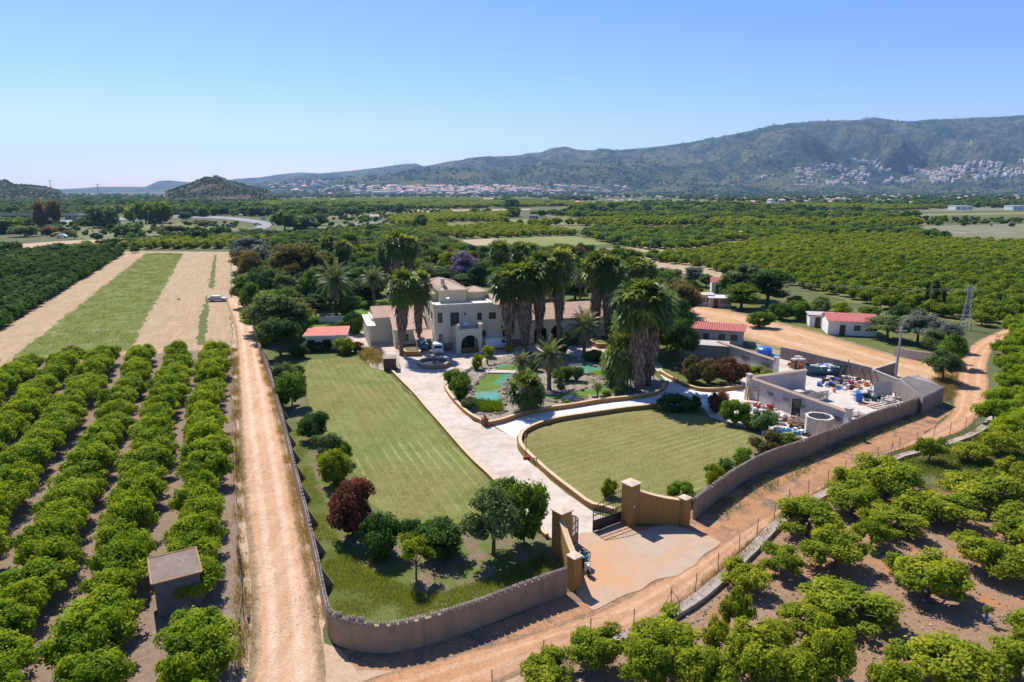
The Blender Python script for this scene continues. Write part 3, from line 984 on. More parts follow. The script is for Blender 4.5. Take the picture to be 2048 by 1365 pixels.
def tree_mass(name, pts, sources, label, cat, smin=0.8, smax=1.25, rnd=None, zf=None, zs=1.0):
    """very many trees as ONE object: points that carry copies of the crowns built for the nearer trees"""
    rnd = rnd or random.Random(5)
    me = bpy.data.meshes.new(name)
    me.from_pydata([(x, y, zf(x, y) if zf else 0.0) for x, y in pts], [], [])
    n = len(pts)
    a = me.attributes.new('size', 'FLOAT', 'POINT')
    a.data.foreach_set('value', [rnd.uniform(smin, smax) for _ in range(n)])
    a = me.attributes.new('turn', 'FLOAT', 'POINT')
    a.data.foreach_set('value', [rnd.uniform(0, 2 * PI) for _ in range(n)])
    a = me.attributes.new('pick', 'INT', 'POINT')
    a.data.foreach_set('value', [rnd.randrange(len(sources)) for _ in range(n)])
    o = link(name, me)
    setp(o, label, cat, None, 'stuff')
    ng = bpy.data.node_groups.new(name + '_nodes', 'GeometryNodeTree')
    ng.interface.new_socket('Geometry', in_out='INPUT', socket_type='NodeSocketGeometry')
    ng.interface.new_socket('Geometry', in_out='OUTPUT', socket_type='NodeSocketGeometry')
    gi, go = ng.nodes.new('NodeGroupInput'), ng.nodes.new('NodeGroupOutput')
    iop = ng.nodes.new('GeometryNodeInstanceOnPoints')
    jn = ng.nodes.new('GeometryNodeJoinGeometry')
    for s in reversed(sources):
        oi = ng.nodes.new('GeometryNodeObjectInfo')
        oi.inputs['Object'].default_value = s
        oi.inputs['As Instance'].default_value = True
        oi.transform_space = 'ORIGINAL'
        ng.links.new(oi.outputs['Geometry'], jn.inputs[0])
    ng.links.new(gi.outputs[0], iop.inputs['Points'])
    ng.links.new(jn.outputs[0], iop.inputs['Instance'])
    iop.inputs['Pick Instance'].default_value = True

    def attr(nm, typ):
        x = ng.nodes.new('GeometryNodeInputNamedAttribute')
        x.data_type = typ
        x.inputs['Name'].default_value = nm
        return x.outputs[0]
    ng.links.new(attr('pick', 'INT'), iop.inputs['Instance Index'])
    cx = ng.nodes.new('ShaderNodeCombineXYZ')
    ng.links.new(attr('turn', 'FLOAT'), cx.inputs[2])
    ng.links.new(cx.outputs[0], iop.inputs['Rotation'])
    sz = ng.nodes.new('ShaderNodeVectorMath')
    sz.operation = 'SCALE'
    sz.inputs[0].default_value = (1, 1, zs)
    ng.links.new(attr('size', 'FLOAT'), sz.inputs['Scale'])
    ng.links.new(sz.outputs[0], iop.inputs['Scale'])
    ng.links.new(iop.outputs[0], go.inputs[0])
    md = o.modifiers.new('nodes', 'NODES')
    md.node_group = ng
    return o


ORD = ['first', 'second', 'third', 'fourth', 'fifth', 'sixth', 'seventh', 'eighth', 'ninth', 'tenth', 'eleventh', 'twelfth', 'thirteenth', 'fourteenth', 'fifteenth', 'sixteenth', 'seventeenth', 'eighteenth', 'nineteenth', 'twentieth']


def nth(i):
    if i < 20:
        return ORD[i]
    t = {20: 'twentieth', 30: 'thirtieth', 40: 'fortieth', 50: 'fiftieth', 60: 'sixtieth', 70: 'seventieth', 80: 'eightieth'}
    n = i + 1
    s = {20: 'twenty', 30: 'thirty', 40: 'forty', 50: 'fifty', 60: 'sixty', 70: 'seventy', 80: 'eighty'}
    d, u = n // 10 * 10, n % 10
    return t[d] if u == 0 else s[d] + '-' + ORD[u - 1]

# ---------------------------------------------------------------- the lie of the land
def vnoise(x, y, seed=0):
    xi, yi = np.floor(x).astype(np.int64), np.floor(y).astype(np.int64)
    xf, yf = x - xi, y - yi
    def hsh(a, b):
        n = (a * 374761393 + b * 668265263 + seed * 974634777) & 0xFFFFFFFF
        n = ((n ^ (n >> 13)) * 1274126177) & 0xFFFFFFFF
        return ((n ^ (n >> 16)) & 0xFFFF) / 65535.0
    sx, sy = xf * xf * (3 - 2 * xf), yf * yf * (3 - 2 * yf)
    a = hsh(xi, yi) * (1 - sx) + hsh(xi + 1, yi) * sx
    b = hsh(xi, yi + 1) * (1 - sx) + hsh(xi + 1, yi + 1) * sx
    return a * (1 - sy) + b * sy


def fbm(x, y, oct=5, seed=0, ridged=False):
    s, a, t = 0, 1.0, 0
    for o in range(oct):
        n = vnoise(x * 2 ** o, y * 2 ** o, seed + o)
        if ridged:
            n = 1 - np.abs(2 * n - 1)
        s = s + a * n
        t += a
        a *= 0.52
    return s / t


def make_hill(prof, foot, crest, amp, fx, fy, seed, low=0.12, p=1.25, tstart=0.2):
    pxs = np.array([a for a, b in prof], float)
    pys = np.array([b for a, b in prof], float)

    def zf(px, Y):
        py = np.interp(px, pxs, pys)
        Yc = crest(px)
        Yf = foot(px)
        a = PITCH - np.arctan((682.5 - py) / FPX)
        Hc = CAM_H - Yc * np.tan(a)
        t = (Y - Yf) / (Yc - Yf)
        tc = np.clip(t, 0, 1)
        s = np.clip((tc - tstart) / (1 - tstart), 0, 1)
        S = low * tc + (1 - low) * (np.sin(s * PI / 2) ** p)
        back = np.clip(1 - (t - 1) * 1.2, 0.1, 1)
        X = (px - 1024) / FPX * Y
        env = np.clip(tc * (1 - tc) * 4, 0, 1) * (t < 1)
        n = fbm(X / fx, Y / fy, 5, seed, True)
        n = np.minimum(n - 0.80, 0.02)
        n2 = fbm(X / 260, Y / 260, 5, seed + 9) - 0.5
        z = Hc * S * back + Hc * env * (amp * n * np.clip(s * 2.2, 0.05, 1) + 0.10 * n2 * np.clip(s * 3, 0.05, 1))
        z = z + 0.012 * Hc * (fbm(X / 90, Y / 300, 3, seed + 3) - .5) * np.clip((tc - .6) * 2.5, 0, 1)
        return np.where(t <= 0, -2.0, np.maximum(z, 0.02 * t))
    return zf


def hill_mesh(name, zf, px0, px1, y0, y1, nx, ny, mat):
    px = np.linspace(px0, px1, nx)
    Y = y0 + (y1 - y0) * np.linspace(0, 1, ny) ** 1.1
    PX, YY = np.meshgrid(px, Y)
    Z = zf(PX, YY)
    X = (PX - 1024) / FPX * (YY * cp + (CAM_H - Z) * sp)
    V = np.stack([X, YY, Z], -1).reshape(-1, 3)
    i = np.arange(nx * ny).reshape(ny, nx)
    F = np.stack([i[:-1, :-1], i[:-1, 1:], i[1:, 1:], i[1:, :-1]], -1).reshape(-1, 4)
    me = quads_mesh(name, V, F, np.zeros(len(F)), [mat])
    me.polygons.foreach_set('use_smooth', [True] * len(me.polygons))
    o = link(name, me)
    o['kind'] = 'structure'
    return o


def hill_pt(zf, px, py, y0, y1):
    """where the slope shows at px, py"""
    Y = np.linspace(y0, y1, 400)
    Z = zf(np.full(400, float(px)), Y)
    zd = Y * cp + (CAM_H - Z) * sp
    yy = Y * sp * -1 + (Z - CAM_H) * cp
    up = (Z - CAM_H) * cp + Y * sp
    row = 682.5 - FPX * up / zd
    k = np.argmax(row <= py)
    if row[k] > py:
        return None
    return Vector(((px - 1024) / FPX * zd[k], Y[k], Z[k]))


def hill_mat(name, scrub, green, rock, s=0.004):
    m, nt, out = nodes_of(name)
    tc = N(nt, 'ShaderNodeTexCoord').outputs['Object']
    n1 = noise_(nt, tc, s, 7, 0.68, 0.6)
    n2 = noise_(nt, tc, s * 7, 8, 0.8, 0.3)
    n3 = noise_(nt, map_(nt, tc, (1, .5, 3)), s * 3, 7, 0.75, 1.2)
    c = mixc(nt, ramp(nt, n1, [(0.42, (0, 0, 0)), (0.58, (1, 1, 1))]), scrub, green)
    c = mixc(nt, ramp(nt, n3, [(0.56, (0, 0, 0)), (0.68, (.8, .8, .8))]), c, rock)
    c = mixc(nt, 1.0, c, ramp(nt, n2, [(0.40, (.30,) * 3), (0.60, (1.45,) * 3)]), 'MULTIPLY')
    finish(nt, out, c, 0.95, n1, 1.0, 60.0, spec=0.05)
    return m


M['hill'] = hill_mat('scrubby_hillside', (0.105, 0.11, 0.045), (0.022, 0.046, 0.018), (0.18, 0.15, 0.10), 0.0026)
M['hill_near'] = hill_mat('wooded_hill', (0.15, 0.125, 0.075), (0.045, 0.062, 0.025), (0.17, 0.14, 0.10), 0.012)

PROF1 = [(380, 378), (440, 366), (470, 358), (520, 356), (556, 350), (600, 345), (640, 347), (700, 342), (760, 335), (800, 329), (832, 327), (848, 334), (900, 323),
         (950, 317), (1000, 313), (1040, 312), (1080, 305), (1105, 296), (1130, 293), (1160, 300), (1230, 301), (1300, 295), (1340, 290), (1400, 281), (1440, 275), (1500, 265), (1580, 246),
         (1640, 243), (1700, 240), (1750, 235), (1770, 239), (1800, 242), (1850, 240), (1900, 237), (1960, 235), (2048, 230), (2200, 236), (2500, 250), (3000, 300)]
foot1 = lambda px: 3700 + 0 * px
crest1 = lambda px: np.interp(px, [380, 700, 1000, 1400, 2048, 3000], [9500, 8500, 7200, 6600, 6300, 6000])
zh1 = make_hill(PROF1, foot1, crest1, 1.45, 650, 1900, 3, low=0.16, p=1.3, tstart=0.12)
hill_mesh('mountain_range', zh1, 380, 3000, 3600, 9900, 620, 150, M['hill'])
# spur in front of the range, as the photograph shows left and centre
PROF1B = [(440, 381), (560, 368), (640, 362), (700, 356), (760, 352), (820, 343), (870, 337), (930, 338), (1000, 341), (1040, 334), (1100, 329), (1180, 325), (1280, 326), (1340, 336), (1400, 345), (1470, 352), (1560, 366), (1640, 381)]
zh1b = make_hill(PROF1B, lambda px: 3900 + 0 * px, lambda px: 5000 + 0 * px, 0.25, 420, 1500, 11, low=0.1, p=1.3, tstart=0.1)
hill_mesh('front_spur_hills', zh1b, 440, 1640, 3850, 5600, 300, 60, M['hill'])
PROF2 = [(330, 382), (345, 380), (370, 371), (395, 360), (410, 355), (436, 353.5), (455, 360), (480, 368), (510, 376), (540, 382)]
zh2 = make_hill(PROF2, lambda px: 1450 + 0 * px, lambda px: 1900 + 0 * px, 0.12, 100, 300, 21, low=0.05, p=1.1, tstart=0.0)
hill_mesh('wooded_knoll_hill', zh2, 330, 540, 1440, 2300, 120, 60, M['hill_near'])
PROF3 = [(-500, 350), (-150, 352), (-40, 356), (0, 362), (12, 361), (25, 369), (60, 371), (90, 374), (112, 380), (125, 382)]
zh3 = make_hill(PROF3, lambda px: 1500 + 0 * px, lambda px: 2000 + 0 * px, 0.12, 120, 300, 31, low=0.05, p=1.1, tstart=0.0)
hill_mesh('left_wooded_hill', zh3, -500, 125, 1490, 2600, 160, 50, M['hill_near'])
PROF4 = [(100, 380), (160, 377), (200, 374), (290, 374), (318, 362), (340, 361), (365, 364), (400, 366), (440, 372), (470, 380)]
zh4 = make_hill(PROF4, lambda px: 7000 + 0 * px, lambda px: 9000 + 0 * px, 0.1, 500, 1500, 41, low=0.1, p=1.0, tstart=0.0)
hill_mesh('far_blue_hills', zh4, 100, 470, 6900, 10500, 120, 30, M['hill'])

me = bpy.data.meshes.new('ground')
gx = np.concatenate([-np.geomspace(11500, 60, 24), [0], np.geomspace(60, 11500, 24)])
gy = np.concatenate([[-300, -100, 0], np.geomspace(20, 13000, 46)])
GX, GY = np.meshgrid(gx, gy)
i = np.arange(GX.size).reshape(GX.shape)
gm = quads_mesh('ground', np.stack([GX, GY, np.zeros_like(GX)], -1).reshape(-1, 3), np.stack([i[:-1, :-1], i[:-1, 1:], i[1:, 1:], i[1:, :-1]], -1).reshape(-1, 4), np.zeros((GX.shape[0] - 1) * (GX.shape[1] - 1)), [M['ground']])
link('ground', gm)['kind'] = 'structure'

hz = MB().box(0, 6600, -1.5, 24000, 14000, 800).build('haze')
hz['kind'] = 'stuff'
hm = bpy.data.materials.new('pale_air')
hm.use_nodes = True
nt = hm.node_tree
nt.nodes.clear()
pv = nt.nodes.new('ShaderNodeVolumePrincipled')
pv.inputs['Color'].default_value = (0.38, 0.62, 1.0, 1)
pv.inputs['Density'].default_value = 5.6e-5
pv.inputs['Anisotropy'].default_value = 0.2
mo = nt.nodes.new('ShaderNodeOutputMaterial')
nt.links.new(pv.outputs[0], mo.inputs['Volume'])
hz.data.materials.clear()
hz.data.materials.append(hm)

cr = MB()
for k, (px, py, w, h) in enumerate(((1800, 328, 150, 150), (1786, 324, 90, 80), (1822, 326, 120, 75))):
    q = hill_pt(zh1, px, py, 3700, 6400)
    if q:
        for j in range(3):
            vs = []
            for z, f in ((-40, 1.2), (h * .35, .85), (h * .7, .5), (h, .12)):
                for i_ in range(9):
                    t = 2 * PI * i_ / 9
                    r_ = w * f * .5 * (1 + .35 * mnoise.noise((i_ * 1.3, z * .02, k * 5 + j)))
                    vs.append((q.x + (j - 1) * w * .35 + r_ * math.cos(t), q.y + r_ * math.sin(t), q.z + z * (1 - .3 * abs(j - 1))))
            cr.add(vs, [(r * 9 + i_, r * 9 + (i_ + 1) % 9, (r + 1) * 9 + (i_ + 1) % 9, (r + 1) * 9 + i_) for r in range(3) for i_ in range(9)] + [tuple(range(27, 36))], 'hill_near')
cr.build('rocky_hill_crag')['kind'] = 'structure'
# near ground
sheet('orchard_ground', [(-300, 760), (0, 742), (130, 716), (300, 708), (466, 697), (470, 850), (472, 1000), (478, 1150), (486, 1280), (480, 1420), (-700, 1420), (-600, 900)], M['mulch'], 0.02, 0.4)
sheet('straw_field', [(-330, 760), (0, 740), (130, 716), (300, 708), (466, 696), (462, 640), (462, 504), (252, 503), (0, 662), (-200, 740)], M['straw'], 0.012, 0.3)
sheet('green_field', [(28, 714), (150, 709), (258, 701), (366, 508), (340, 506), (292, 507)], M['greenfield'], 0.03, 0.5)
sheet('weed_strip', [(393, 690), (412, 690), (419, 600), (414, 590), (398, 640)], M['garden'], 0.03, 0.4)
sheet('weed_strip', [(417, 575), (428, 578), (433, 510), (429, 510)], M['garden'], 0.03, 0.4)
sheet('dark_row_ground', [(-400, 760), (0, 664), (250, 505), (200, 500), (-200, 560), (-500, 640)], M['weedy'], 0.01, 0.3)
sheet('sandy_verge', [(466, 697), (470, 850), (472, 1000), (478, 1150), (486, 1280), (470, 1450), (1100, 1450), (1300, 1280), (1100, 1215), (985, 1248), (881, 1285), (752, 1303), (690, 1295), (659, 1278), (640, 1150), (600, 1000), (575, 880), (545, 770), (505, 640), (485, 585), (470, 500), (462, 500)], M['sandy'], 0.016, 0.3)
ribbon('dirt_track', [(430, 1480), (492, 1365), (503, 1250), (500, 1150), (487, 1000), (478, 870), (474, 760), (470, 660), (452, 606), (448, 598)],
       [(640, 1480), (650, 1365), (640, 1250), (618, 1130), (595, 1010), (570, 890), (545, 780), (520, 690), (503, 620), (496, 595)], M['track'], 0.03, 90)
ribbon('dirt_road', [(520, 1480), (640, 1400), (800, 1338), (900, 1315), (1050, 1272), (1200, 1222), (1300, 1170), (1400, 1118), (1480, 1066), (1560, 1018), (1640, 974), (1740, 922), (1840, 873), (1900, 828), (1908, 785), (1915, 735), (1935, 700), (1960, 680), (2010, 658), (2048, 642), (2150, 610)],
       [(760, 1520), (860, 1420), (985, 1370), (1086, 1330), (1180, 1285), (1267, 1264), (1341, 1216), (1390, 1188), (1436, 1145), (1514, 1072), (1600, 1002), (1690, 952), (1780, 906), (1870, 882), (1930, 858), (1966, 820), (1978, 780), (1975, 735), (1985, 700), (2010, 680), (2048, 662), (2150, 625)], M['track_two'], 0.034, 150)
sheet('red_earth_strip', [(680, 1296), (752, 1303), (881, 1284), (985, 1246), (1137, 1191), (1160, 1190), (1215, 1215), (1180, 1240), (1050, 1275), (900, 1320), (800, 1340), (720, 1335)], M['redearth'], 0.026, 0.3)
sheet('red_earth_strip', [(1378, 1062), (1390, 997, 2), (1446, 955, 2), (1519, 912, 2), (1599, 883, 2), (1665, 859, 2), (1738, 829, 2), (1811, 805, 2), (1884, 777, 2), (1905, 822), (1840, 876), (1740, 925), (1640, 978), (1560, 1022), (1470, 1072), (1420, 1085)], M['redearth'], 0.026, 0.3)
sheet('orchard_red_ground', [(800, 1500), (985, 1380), (1200, 1300), (1280, 1275), (1400, 1200), (1545, 1055), (1620, 1008), (1745, 940), (1870, 893), (1950, 870), (1995, 825), (2006, 764), (2300, 700), (2900, 900), (3000, 1500)], M['soil_red'], 0.02, 0.3)
sheet('weedy_ground', [(1690, 968), (1745, 942), (1870, 895), (1950, 872), (1995, 827), (2006, 764), (2300, 700), (2600, 980), (2200, 1010), (2060, 985), (1960, 960), (1850, 985), (1760, 970)], M['weedy'], 0.03, 1.2)
sheet('verge', [(1985, 690), (2010, 680), (2048, 664), (2150, 628), (2300, 660), (2100, 760), (2006, 764), (1998, 720)], M['weedy'], 0.018, 0.3)
sheet('road_shoulder', [(1160, 1190), (1215, 1225), (1300, 1175), (1400, 1125), (1480, 1072), (1440, 1050), (1378, 1058), (1250, 1050), (1160, 1090)], M['redearth'], 0.024, 0.3)
# inside the property
PROP = [(494, 596, 2), (520, 690, 2), (559, 810, 2), (592, 939, 2), (623, 1063, 2), (643, 1156, 2), (656, 1215, 2), (676, 1233, 2), (727, 1244, 2), (778, 1246, 2), (881, 1223, 2), (985, 1189, 2), (1133, 1136, 2), (1123, 1117), (1152, 1090), (1185, 1066), (1240, 1040), (1263, 1056), (1376, 1058), (1390, 996, 2), (1446, 954, 2), (1519, 911, 2), (1599, 882, 2), (1665, 858, 2), (1738, 828, 2), (1811, 804, 2), (1880, 776, 2), (1830, 770), (1700, 735), (1560, 716), (1440, 680), (1330, 610), (1290, 560), (1000, 540), (700, 520), (470, 505)]
sheet('garden_ground', PROP, M['garden'], 0.022, 0.0)
sheet('lawn', [(612, 722), (680, 716), (757, 716), (775, 745), (798, 768), (850, 826), (900, 882), (960, 942), (990, 972), (985, 1000), (950, 1050), (800, 1045), (735, 1000), (690, 925), (640, 850), (605, 790)], M['lawn'], 0.036, 0.3, sm=False)
sheet('lawn', [(1046, 902), (1044, 888), (1050, 872), (1068, 858), (1120, 846), (1250, 826), (1310, 822), (1400, 832), (1455, 848), (1500, 870), (1512, 905), (1440, 960), (1385, 990), (1300, 1008), (1240, 1020), (1190, 1008), (1130, 965)], M['lawn_right'], 0.036, 0.15)
sheet('planting_bed', [(560, 742), (610, 735), (606, 800), (660, 885), (700, 950), (745, 1010), (830, 1052), (940, 1052), (1000, 975), (1060, 1010), (1098, 1070), (1100, 1120), (1040, 1130), (900, 1130), (780, 1130), (690, 1090), (650, 1010), (625, 940), (590, 860)], M['bed'], 0.03, 0.5)
sheet('planting_bed', [(780, 1140), (870, 1120), (970, 1118), (1010, 1140), (960, 1165), (850, 1190), (780, 1175)], M['bed'], 0.032, 0.6)
sheet('planting_bed', [(1400, 832), (1440, 838), (1560, 860), (1600, 882, 2), (1560, 895, 2), (1519, 911, 2), (1446, 954, 2), (1392, 995, 2), (1360, 1020), (1330, 1015), (1385, 985), (1440, 955), (1508, 905), (1500, 868), (1455, 848)], M['bed'], 0.045, 0.25)
sheet('forecourt_ground', [(650, 668), (740, 664), (800, 690), (860, 700), (960, 702), (1060, 690), (1200, 676), (1290, 690), (1330, 745), (1250, 730), (1160, 720), (1060, 705), (1000, 715), (960, 735), (905, 775), (880, 800), (790, 748), (765, 742), (742, 735), (730, 712), (690, 700)], M['forecourt'], 0.040, 0.4)
sheet('driveway', [(784, 745), (800, 738), (890, 740), (902, 760), (893, 778), (912, 806), (950, 845), (982, 853), (1033, 878), (1034, 895), (1045, 912), (1100, 962), (1150, 1002), (1192, 1030), (1240, 1042), (1186, 1066), (1152, 1088), (1120, 1090), (1095, 1072), (1050, 1030), (1000, 976), (945, 922), (880, 851), (830, 795)], M['concrete'], 0.046, 0.15)
sheet('branch_path', [(985, 851), (1033, 836), (1102, 820), (1204, 804), (1302, 794), (1330, 782), (1338, 768), (1318, 748), (1345, 757), (1385, 776), (1480, 780), (1500, 800), (1440, 812), (1400, 812), (1312, 816), (1252, 820), (1120, 840), (1060, 851), (1042, 862), (1034, 876), (1033, 880)], M['slab'], 0.052, 0.05)
sheet('gate_apron', [(1120, 1092), (1152, 1088), (1186, 1066), (1240, 1042), (1275, 1058), (1378, 1062), (1425, 1084), (1380, 1125), (1300, 1165), (1230, 1205), (1205, 1222), (1160, 1192)], M['apron'], 0.058, 0.7, 0.4)
sheet('yard_floor', [(1400, 812), (1440, 806), (1480, 782), (1440, 765), (1480, 770), (1490, 700), (1560, 715), (1640, 735), (1760, 762), (1880, 776, 2), (1811, 804, 2), (1738, 828, 2), (1665, 858, 2), (1612, 879, 2), (1560, 880), (1540, 870), (1500, 860), (1420, 835)], M['yard'], 0.049, 0.1)
sheet('back_lawn', [(612, 655), (620, 610), (760, 600), (760, 650), (700, 660)], M['greenlawn'], 0.034, 0.4)
sheet('back_lawn', [(930, 600), (940, 560), (1130, 560), (1110, 640), (990, 600)], M['greenlawn'], 0.034, 0.4)
sheet('back_lawn', [(1520, 760), (1535, 738), (1552, 745), (1545, 760)], M['greenlawn'], 0.056, 0.2)
sheet('pond_bank', [(892, 778), (905, 768), (930, 745), (965, 725), (1010, 712), (1080, 705), (1170, 716), (1230, 725), (1290, 740), (1330, 765), (1328, 778), (1300, 790), (1200, 801), (1100, 817), (1030, 833), (982, 848), (950, 840), (912, 803)], M['pebble'], 0.05, 0.1)

# pond: sunken look comes from the raised rocky bank; opaque green water
mw, nt, out = nodes_of('green_pond_water')
tc = N(nt, 'ShaderNodeTexCoord').outputs['Object']
n1 = noise_(nt, tc, 0.11, 2, 0.5, 0.8)
c = ramp(nt, n1, [(0.36, (0.13, 0.20, 0.03)), (0.50, (0.15, 0.24, 0.05)), (0.56, (0.09, 0.30, 0.20))])
b = finish(nt, out, c, 0.03, noise_(nt, tc, 2.5, 3, 0.6), 0.05, 0.01, spec=1.0)
b.inputs['Specular IOR Level'].default_value = 0.6
M['pond'] = mw
sheet('pond_water', [(975, 745.5), (1028, 748), (1025, 755), (1010, 769), (1008, 788), (1003, 811), (975, 812), (947, 809), (944, 788), (947, 769), (960, 758)], M['pond'], 0.062, 0.12)
sheet('pond_water', [(992, 740), (996, 731), (1034, 731), (1075, 738), (1080, 748), (1034, 742)], M['pond'], 0.062, 0.12)
sheet('pond_water', [(1120, 735), (1140, 727), (1168, 728), (1216, 743), (1240, 758), (1250, 772), (1229, 788), (1190, 793), (1124, 802), (1092, 802), (1090, 792), (1150, 783), (1195, 775), (1212, 764), (1190, 754), (1165, 748), (1130, 745)], M['pond'], 0.062, 0.12)

# farmland fields
STRIPS = [[(1180, 428), (1400, 424), (1410, 430), (1190, 434)], [(1560, 464), (1800, 461), (1806, 464), (1566, 467)], [(900, 428), (1030, 425), (1040, 431), (905, 434)], [(1640, 452), (1850, 447), (1852, 450), (1645, 455)], [(1090, 441), (1420, 434), (1425, 437), (1095, 445)], [(1500, 449), (1840, 441), (1842, 445), (1505, 452)], [(1010, 449), (1240, 447), (1240, 450), (1015, 453)], [(1430, 425), (1700, 421), (1702, 424), (1435, 428)], [(1250, 461), (1560, 459), (1562, 461.5), (1255, 463.5)],
          [(560, 411), (780, 408), (790, 411), (565, 414)], [(1480, 411), (1800, 408), (1800, 411), (1484, 414)], [(1750, 430), (2100, 424), (2100, 428), (1756, 434)], [(830, 421), (1060, 418), (1062, 421), (835, 424)], [(1150, 416), (1400, 413), (1402, 416), (1155, 419)], [(660, 478), (820, 474), (830, 478), (665, 483)]]
FZ = 0.10
sheet('dry_field', [(925, 481), (993, 477), (1030, 498), (1160, 512), (1300, 505), (1440, 499), (1420, 488), (1300, 492), (1150, 503), (1050, 502), (960, 500)], M['drytan'], FZ, 1.0, 6)
sheet('pale_field', [(993, 477), (1147, 472.5), (1225, 489), (1130, 496), (1030, 498)], M['palegreen'], FZ + .05, 1.0, 6)
for q_ in STRIPS:
    sheet('field_strip', q_, M[random.Random(q_[0][0]).choice(['drytan', 'palegreen', 'palegreen', 'olive'])], FZ + .02, 1.5, 12)
sheet('brown_field', [(1190, 512), (1310, 514), (1450, 540), (1440, 556), (1330, 545), (1200, 528)], M['drytan'], FZ, 1.0, 6)
sheet('grey_field', [(1835, 452), (2300, 445), (2300, 500), (2048, 488), (1930, 478), (1860, 466)], M['greyweed'], FZ, 2, 10)
sheet('olive_field', [(420, 446), (540, 462), (440, 478), (300, 482), (250, 486), (180, 484), (140, 466), (60, 470), (120, 440), (260, 446)], M['olive'], FZ, 2, 8)
sheet('olive_field', [(560, 418), (860, 412), (900, 425), (760, 432), (620, 440), (560, 430)], M['olive'], FZ, 2, 10)
sheet('grey_field', [(610, 452), (770, 442), (790, 456), (640, 464)], M['greyweed'], FZ + .05, 1.5, 8)
sheet('grey_field', [(-200, 512), (0, 508), (100, 504), (60, 535), (-100, 560), (-300, 570)], M['greyweed'], 0.03, 1, 6)
sheet('tan_field', [(260, 394), (430, 392), (440, 397), (270, 400)], M['drytan'], FZ, 3, 20)
sheet('pale_field', [(1000, 440), (1200, 438), (1220, 446), (1020, 450)], M['palegreen'], FZ, 2, 10)
for q, mm in (([(1180, 420), (1420, 416), (1440, 420), (1200, 425)], 'palegreen'), ([(1560, 445), (1850, 436), (1860, 440), (1600, 450)], 'olive'), ([(1260, 400), (1500, 398), (1520, 402), (1280, 405)], 'olive'),
              ([(1700, 418), (2000, 414), (2100, 420), (1750, 426)], 'greyweed'), ([(900, 400), (1050, 398), (1080, 402), (920, 405)], 'drytan'), ([(100, 402), (330, 400), (330, 406), (90, 410)], 'olive')):
    sheet('field', q, M[mm], FZ, 3, 20)

# highway, slip road and river-bed track at the left
ribbon('motorway', [(-300, 452), (0, 445), (160, 440), (330, 431), (420, 433), (480, 437), (530, 444), (543, 450), (535, 458), (500, 466), (440, 473), (330, 482), (260, 486)],
       [(-300, 458), (0, 451), (160, 446), (330, 437), (420, 438), (470, 442), (505, 447), (515, 450), (510, 456), (480, 463), (420, 470), (320, 478), (255, 482)], M['asphalt'], 0.35, 80, jit=0.0)
ribbon('slip_road', [(-300, 520), (0, 504), (120, 492), (220, 486), (300, 484), (330, 482)], [(-300, 506), (0, 492), (120, 484), (210, 480), (290, 479), (320, 479)], M['sandy'], 0.3, 40, jit=0.5)
ribbon('gravel_track', [(0, 516), (60, 508), (120, 502), (160, 496)], [(0, 512), (60, 505), (120, 499), (160, 494)], M['track'], 0.33, 20, jit=0.3)
ribbon('orange_lane', [(1290, 640), (1400, 655), (1600, 712), (1780, 770), (1870, 790), (1905, 790)], [(1310, 598), (1400, 608), (1600, 655), (1800, 712), (1900, 728), (1925, 735)], M['blur_track'], 0.03, 60)
sheet('dry_verge', [(1780, 770), (1870, 760), (1905, 715), (1945, 700), (1935, 690), (1915, 735), (1908, 785), (1900, 828), (1888, 806), (1850, 780)], M['weedy'], 0.028, 0.4)
sheet('neighbour_yard', [(1320, 590), (1330, 560), (1560, 585), (1700, 620), (1830, 650), (1930, 672), (1925, 735), (1800, 712), (1600, 655), (1400, 608)], M['garden'], 0.024, 0.4)
sheet('lane_bank', [(1500, 690), (1420, 668), (1360, 655), (1340, 640), (1400, 655), (1600, 712), (1760, 762), (1640, 738), (1560, 718)], M['greyweed'], 0.026, 0.3)

# ---------------------------------------------------------------- plants: shapes shared between like plants
P = {}
P['orange'] = [crown_mesh('crown', 10 + k, 4.2, 2.9, 0.15, 38, 0.60, 4400, 0.145, L['orange'], 0.95, ragged=.6, zb=.15) for k in range(5)]
P['orange_open'] = [crown_mesh('crown', 30 + k, 4.4, 3.1, 0.25, 38, 0.58, 4400, 0.15, L['orange_right'], 0.95, ragged=0.8, core=0.5, zb=.08) for k in range(5)]
P['orange_mid'] = [crown_mesh('crown', 50 + k, 4.3, 2.6, 0.3, 18, 0.85, 900, 0.30, L['orange_far'], 0.8, zb=.2) for k in range(3)]
P['orange_low'] = [crown_mesh('crown', 60 + k, 4.4, 2.7, 0.2, 14, 0.95, 330, 0.5, L['orange_far'], 0.8) for k in range(3)]
P['shrub'] = [crown_mesh('crown', 70 + k, 3.4, 2.9, 0.05, 26, 0.62, 3200, 0.14, L['midgreen'], 0.9, zb=0.0) for k in range(4)]
P['tree'] = [crown_mesh('crown', 80 + k, 5.0, 4.8, 0.9, 36, 0.85, 3800, 0.18, L['midgreen'], 0.85, ragged=0.4, zb=.15) for k in range(4)]
P['sapling'] = [crown_mesh('crown', 88, 3.0, 3.2, 1.1, 16, 0.5, 1000, 0.14, L['lime'], 0.85, ragged=0.6, core=0.4)]
P['tall'] = [crown_mesh('crown', 90 + k, 6.0, 9.0, 1.8, 40, 1.15, 3400, 0.27, L['midgreen'], 0.9, ragged=0.5, zb=0.0) for k in range(4)]
P['far'] = [crown_mesh('crown', 100 + k, 7.5, 5.6, 0.2, 18, 1.5, 420, 0.85, L['farforest'], 0.85, zb=0.0) for k in range(4)]
P['cypress'] = [crown_mesh('crown', 110 + k, 1.9, 10.0, 0.3, 46, 0.6, 2400, 0.2, L['cypress'], 1.5, shape='column') for k in range(2)]
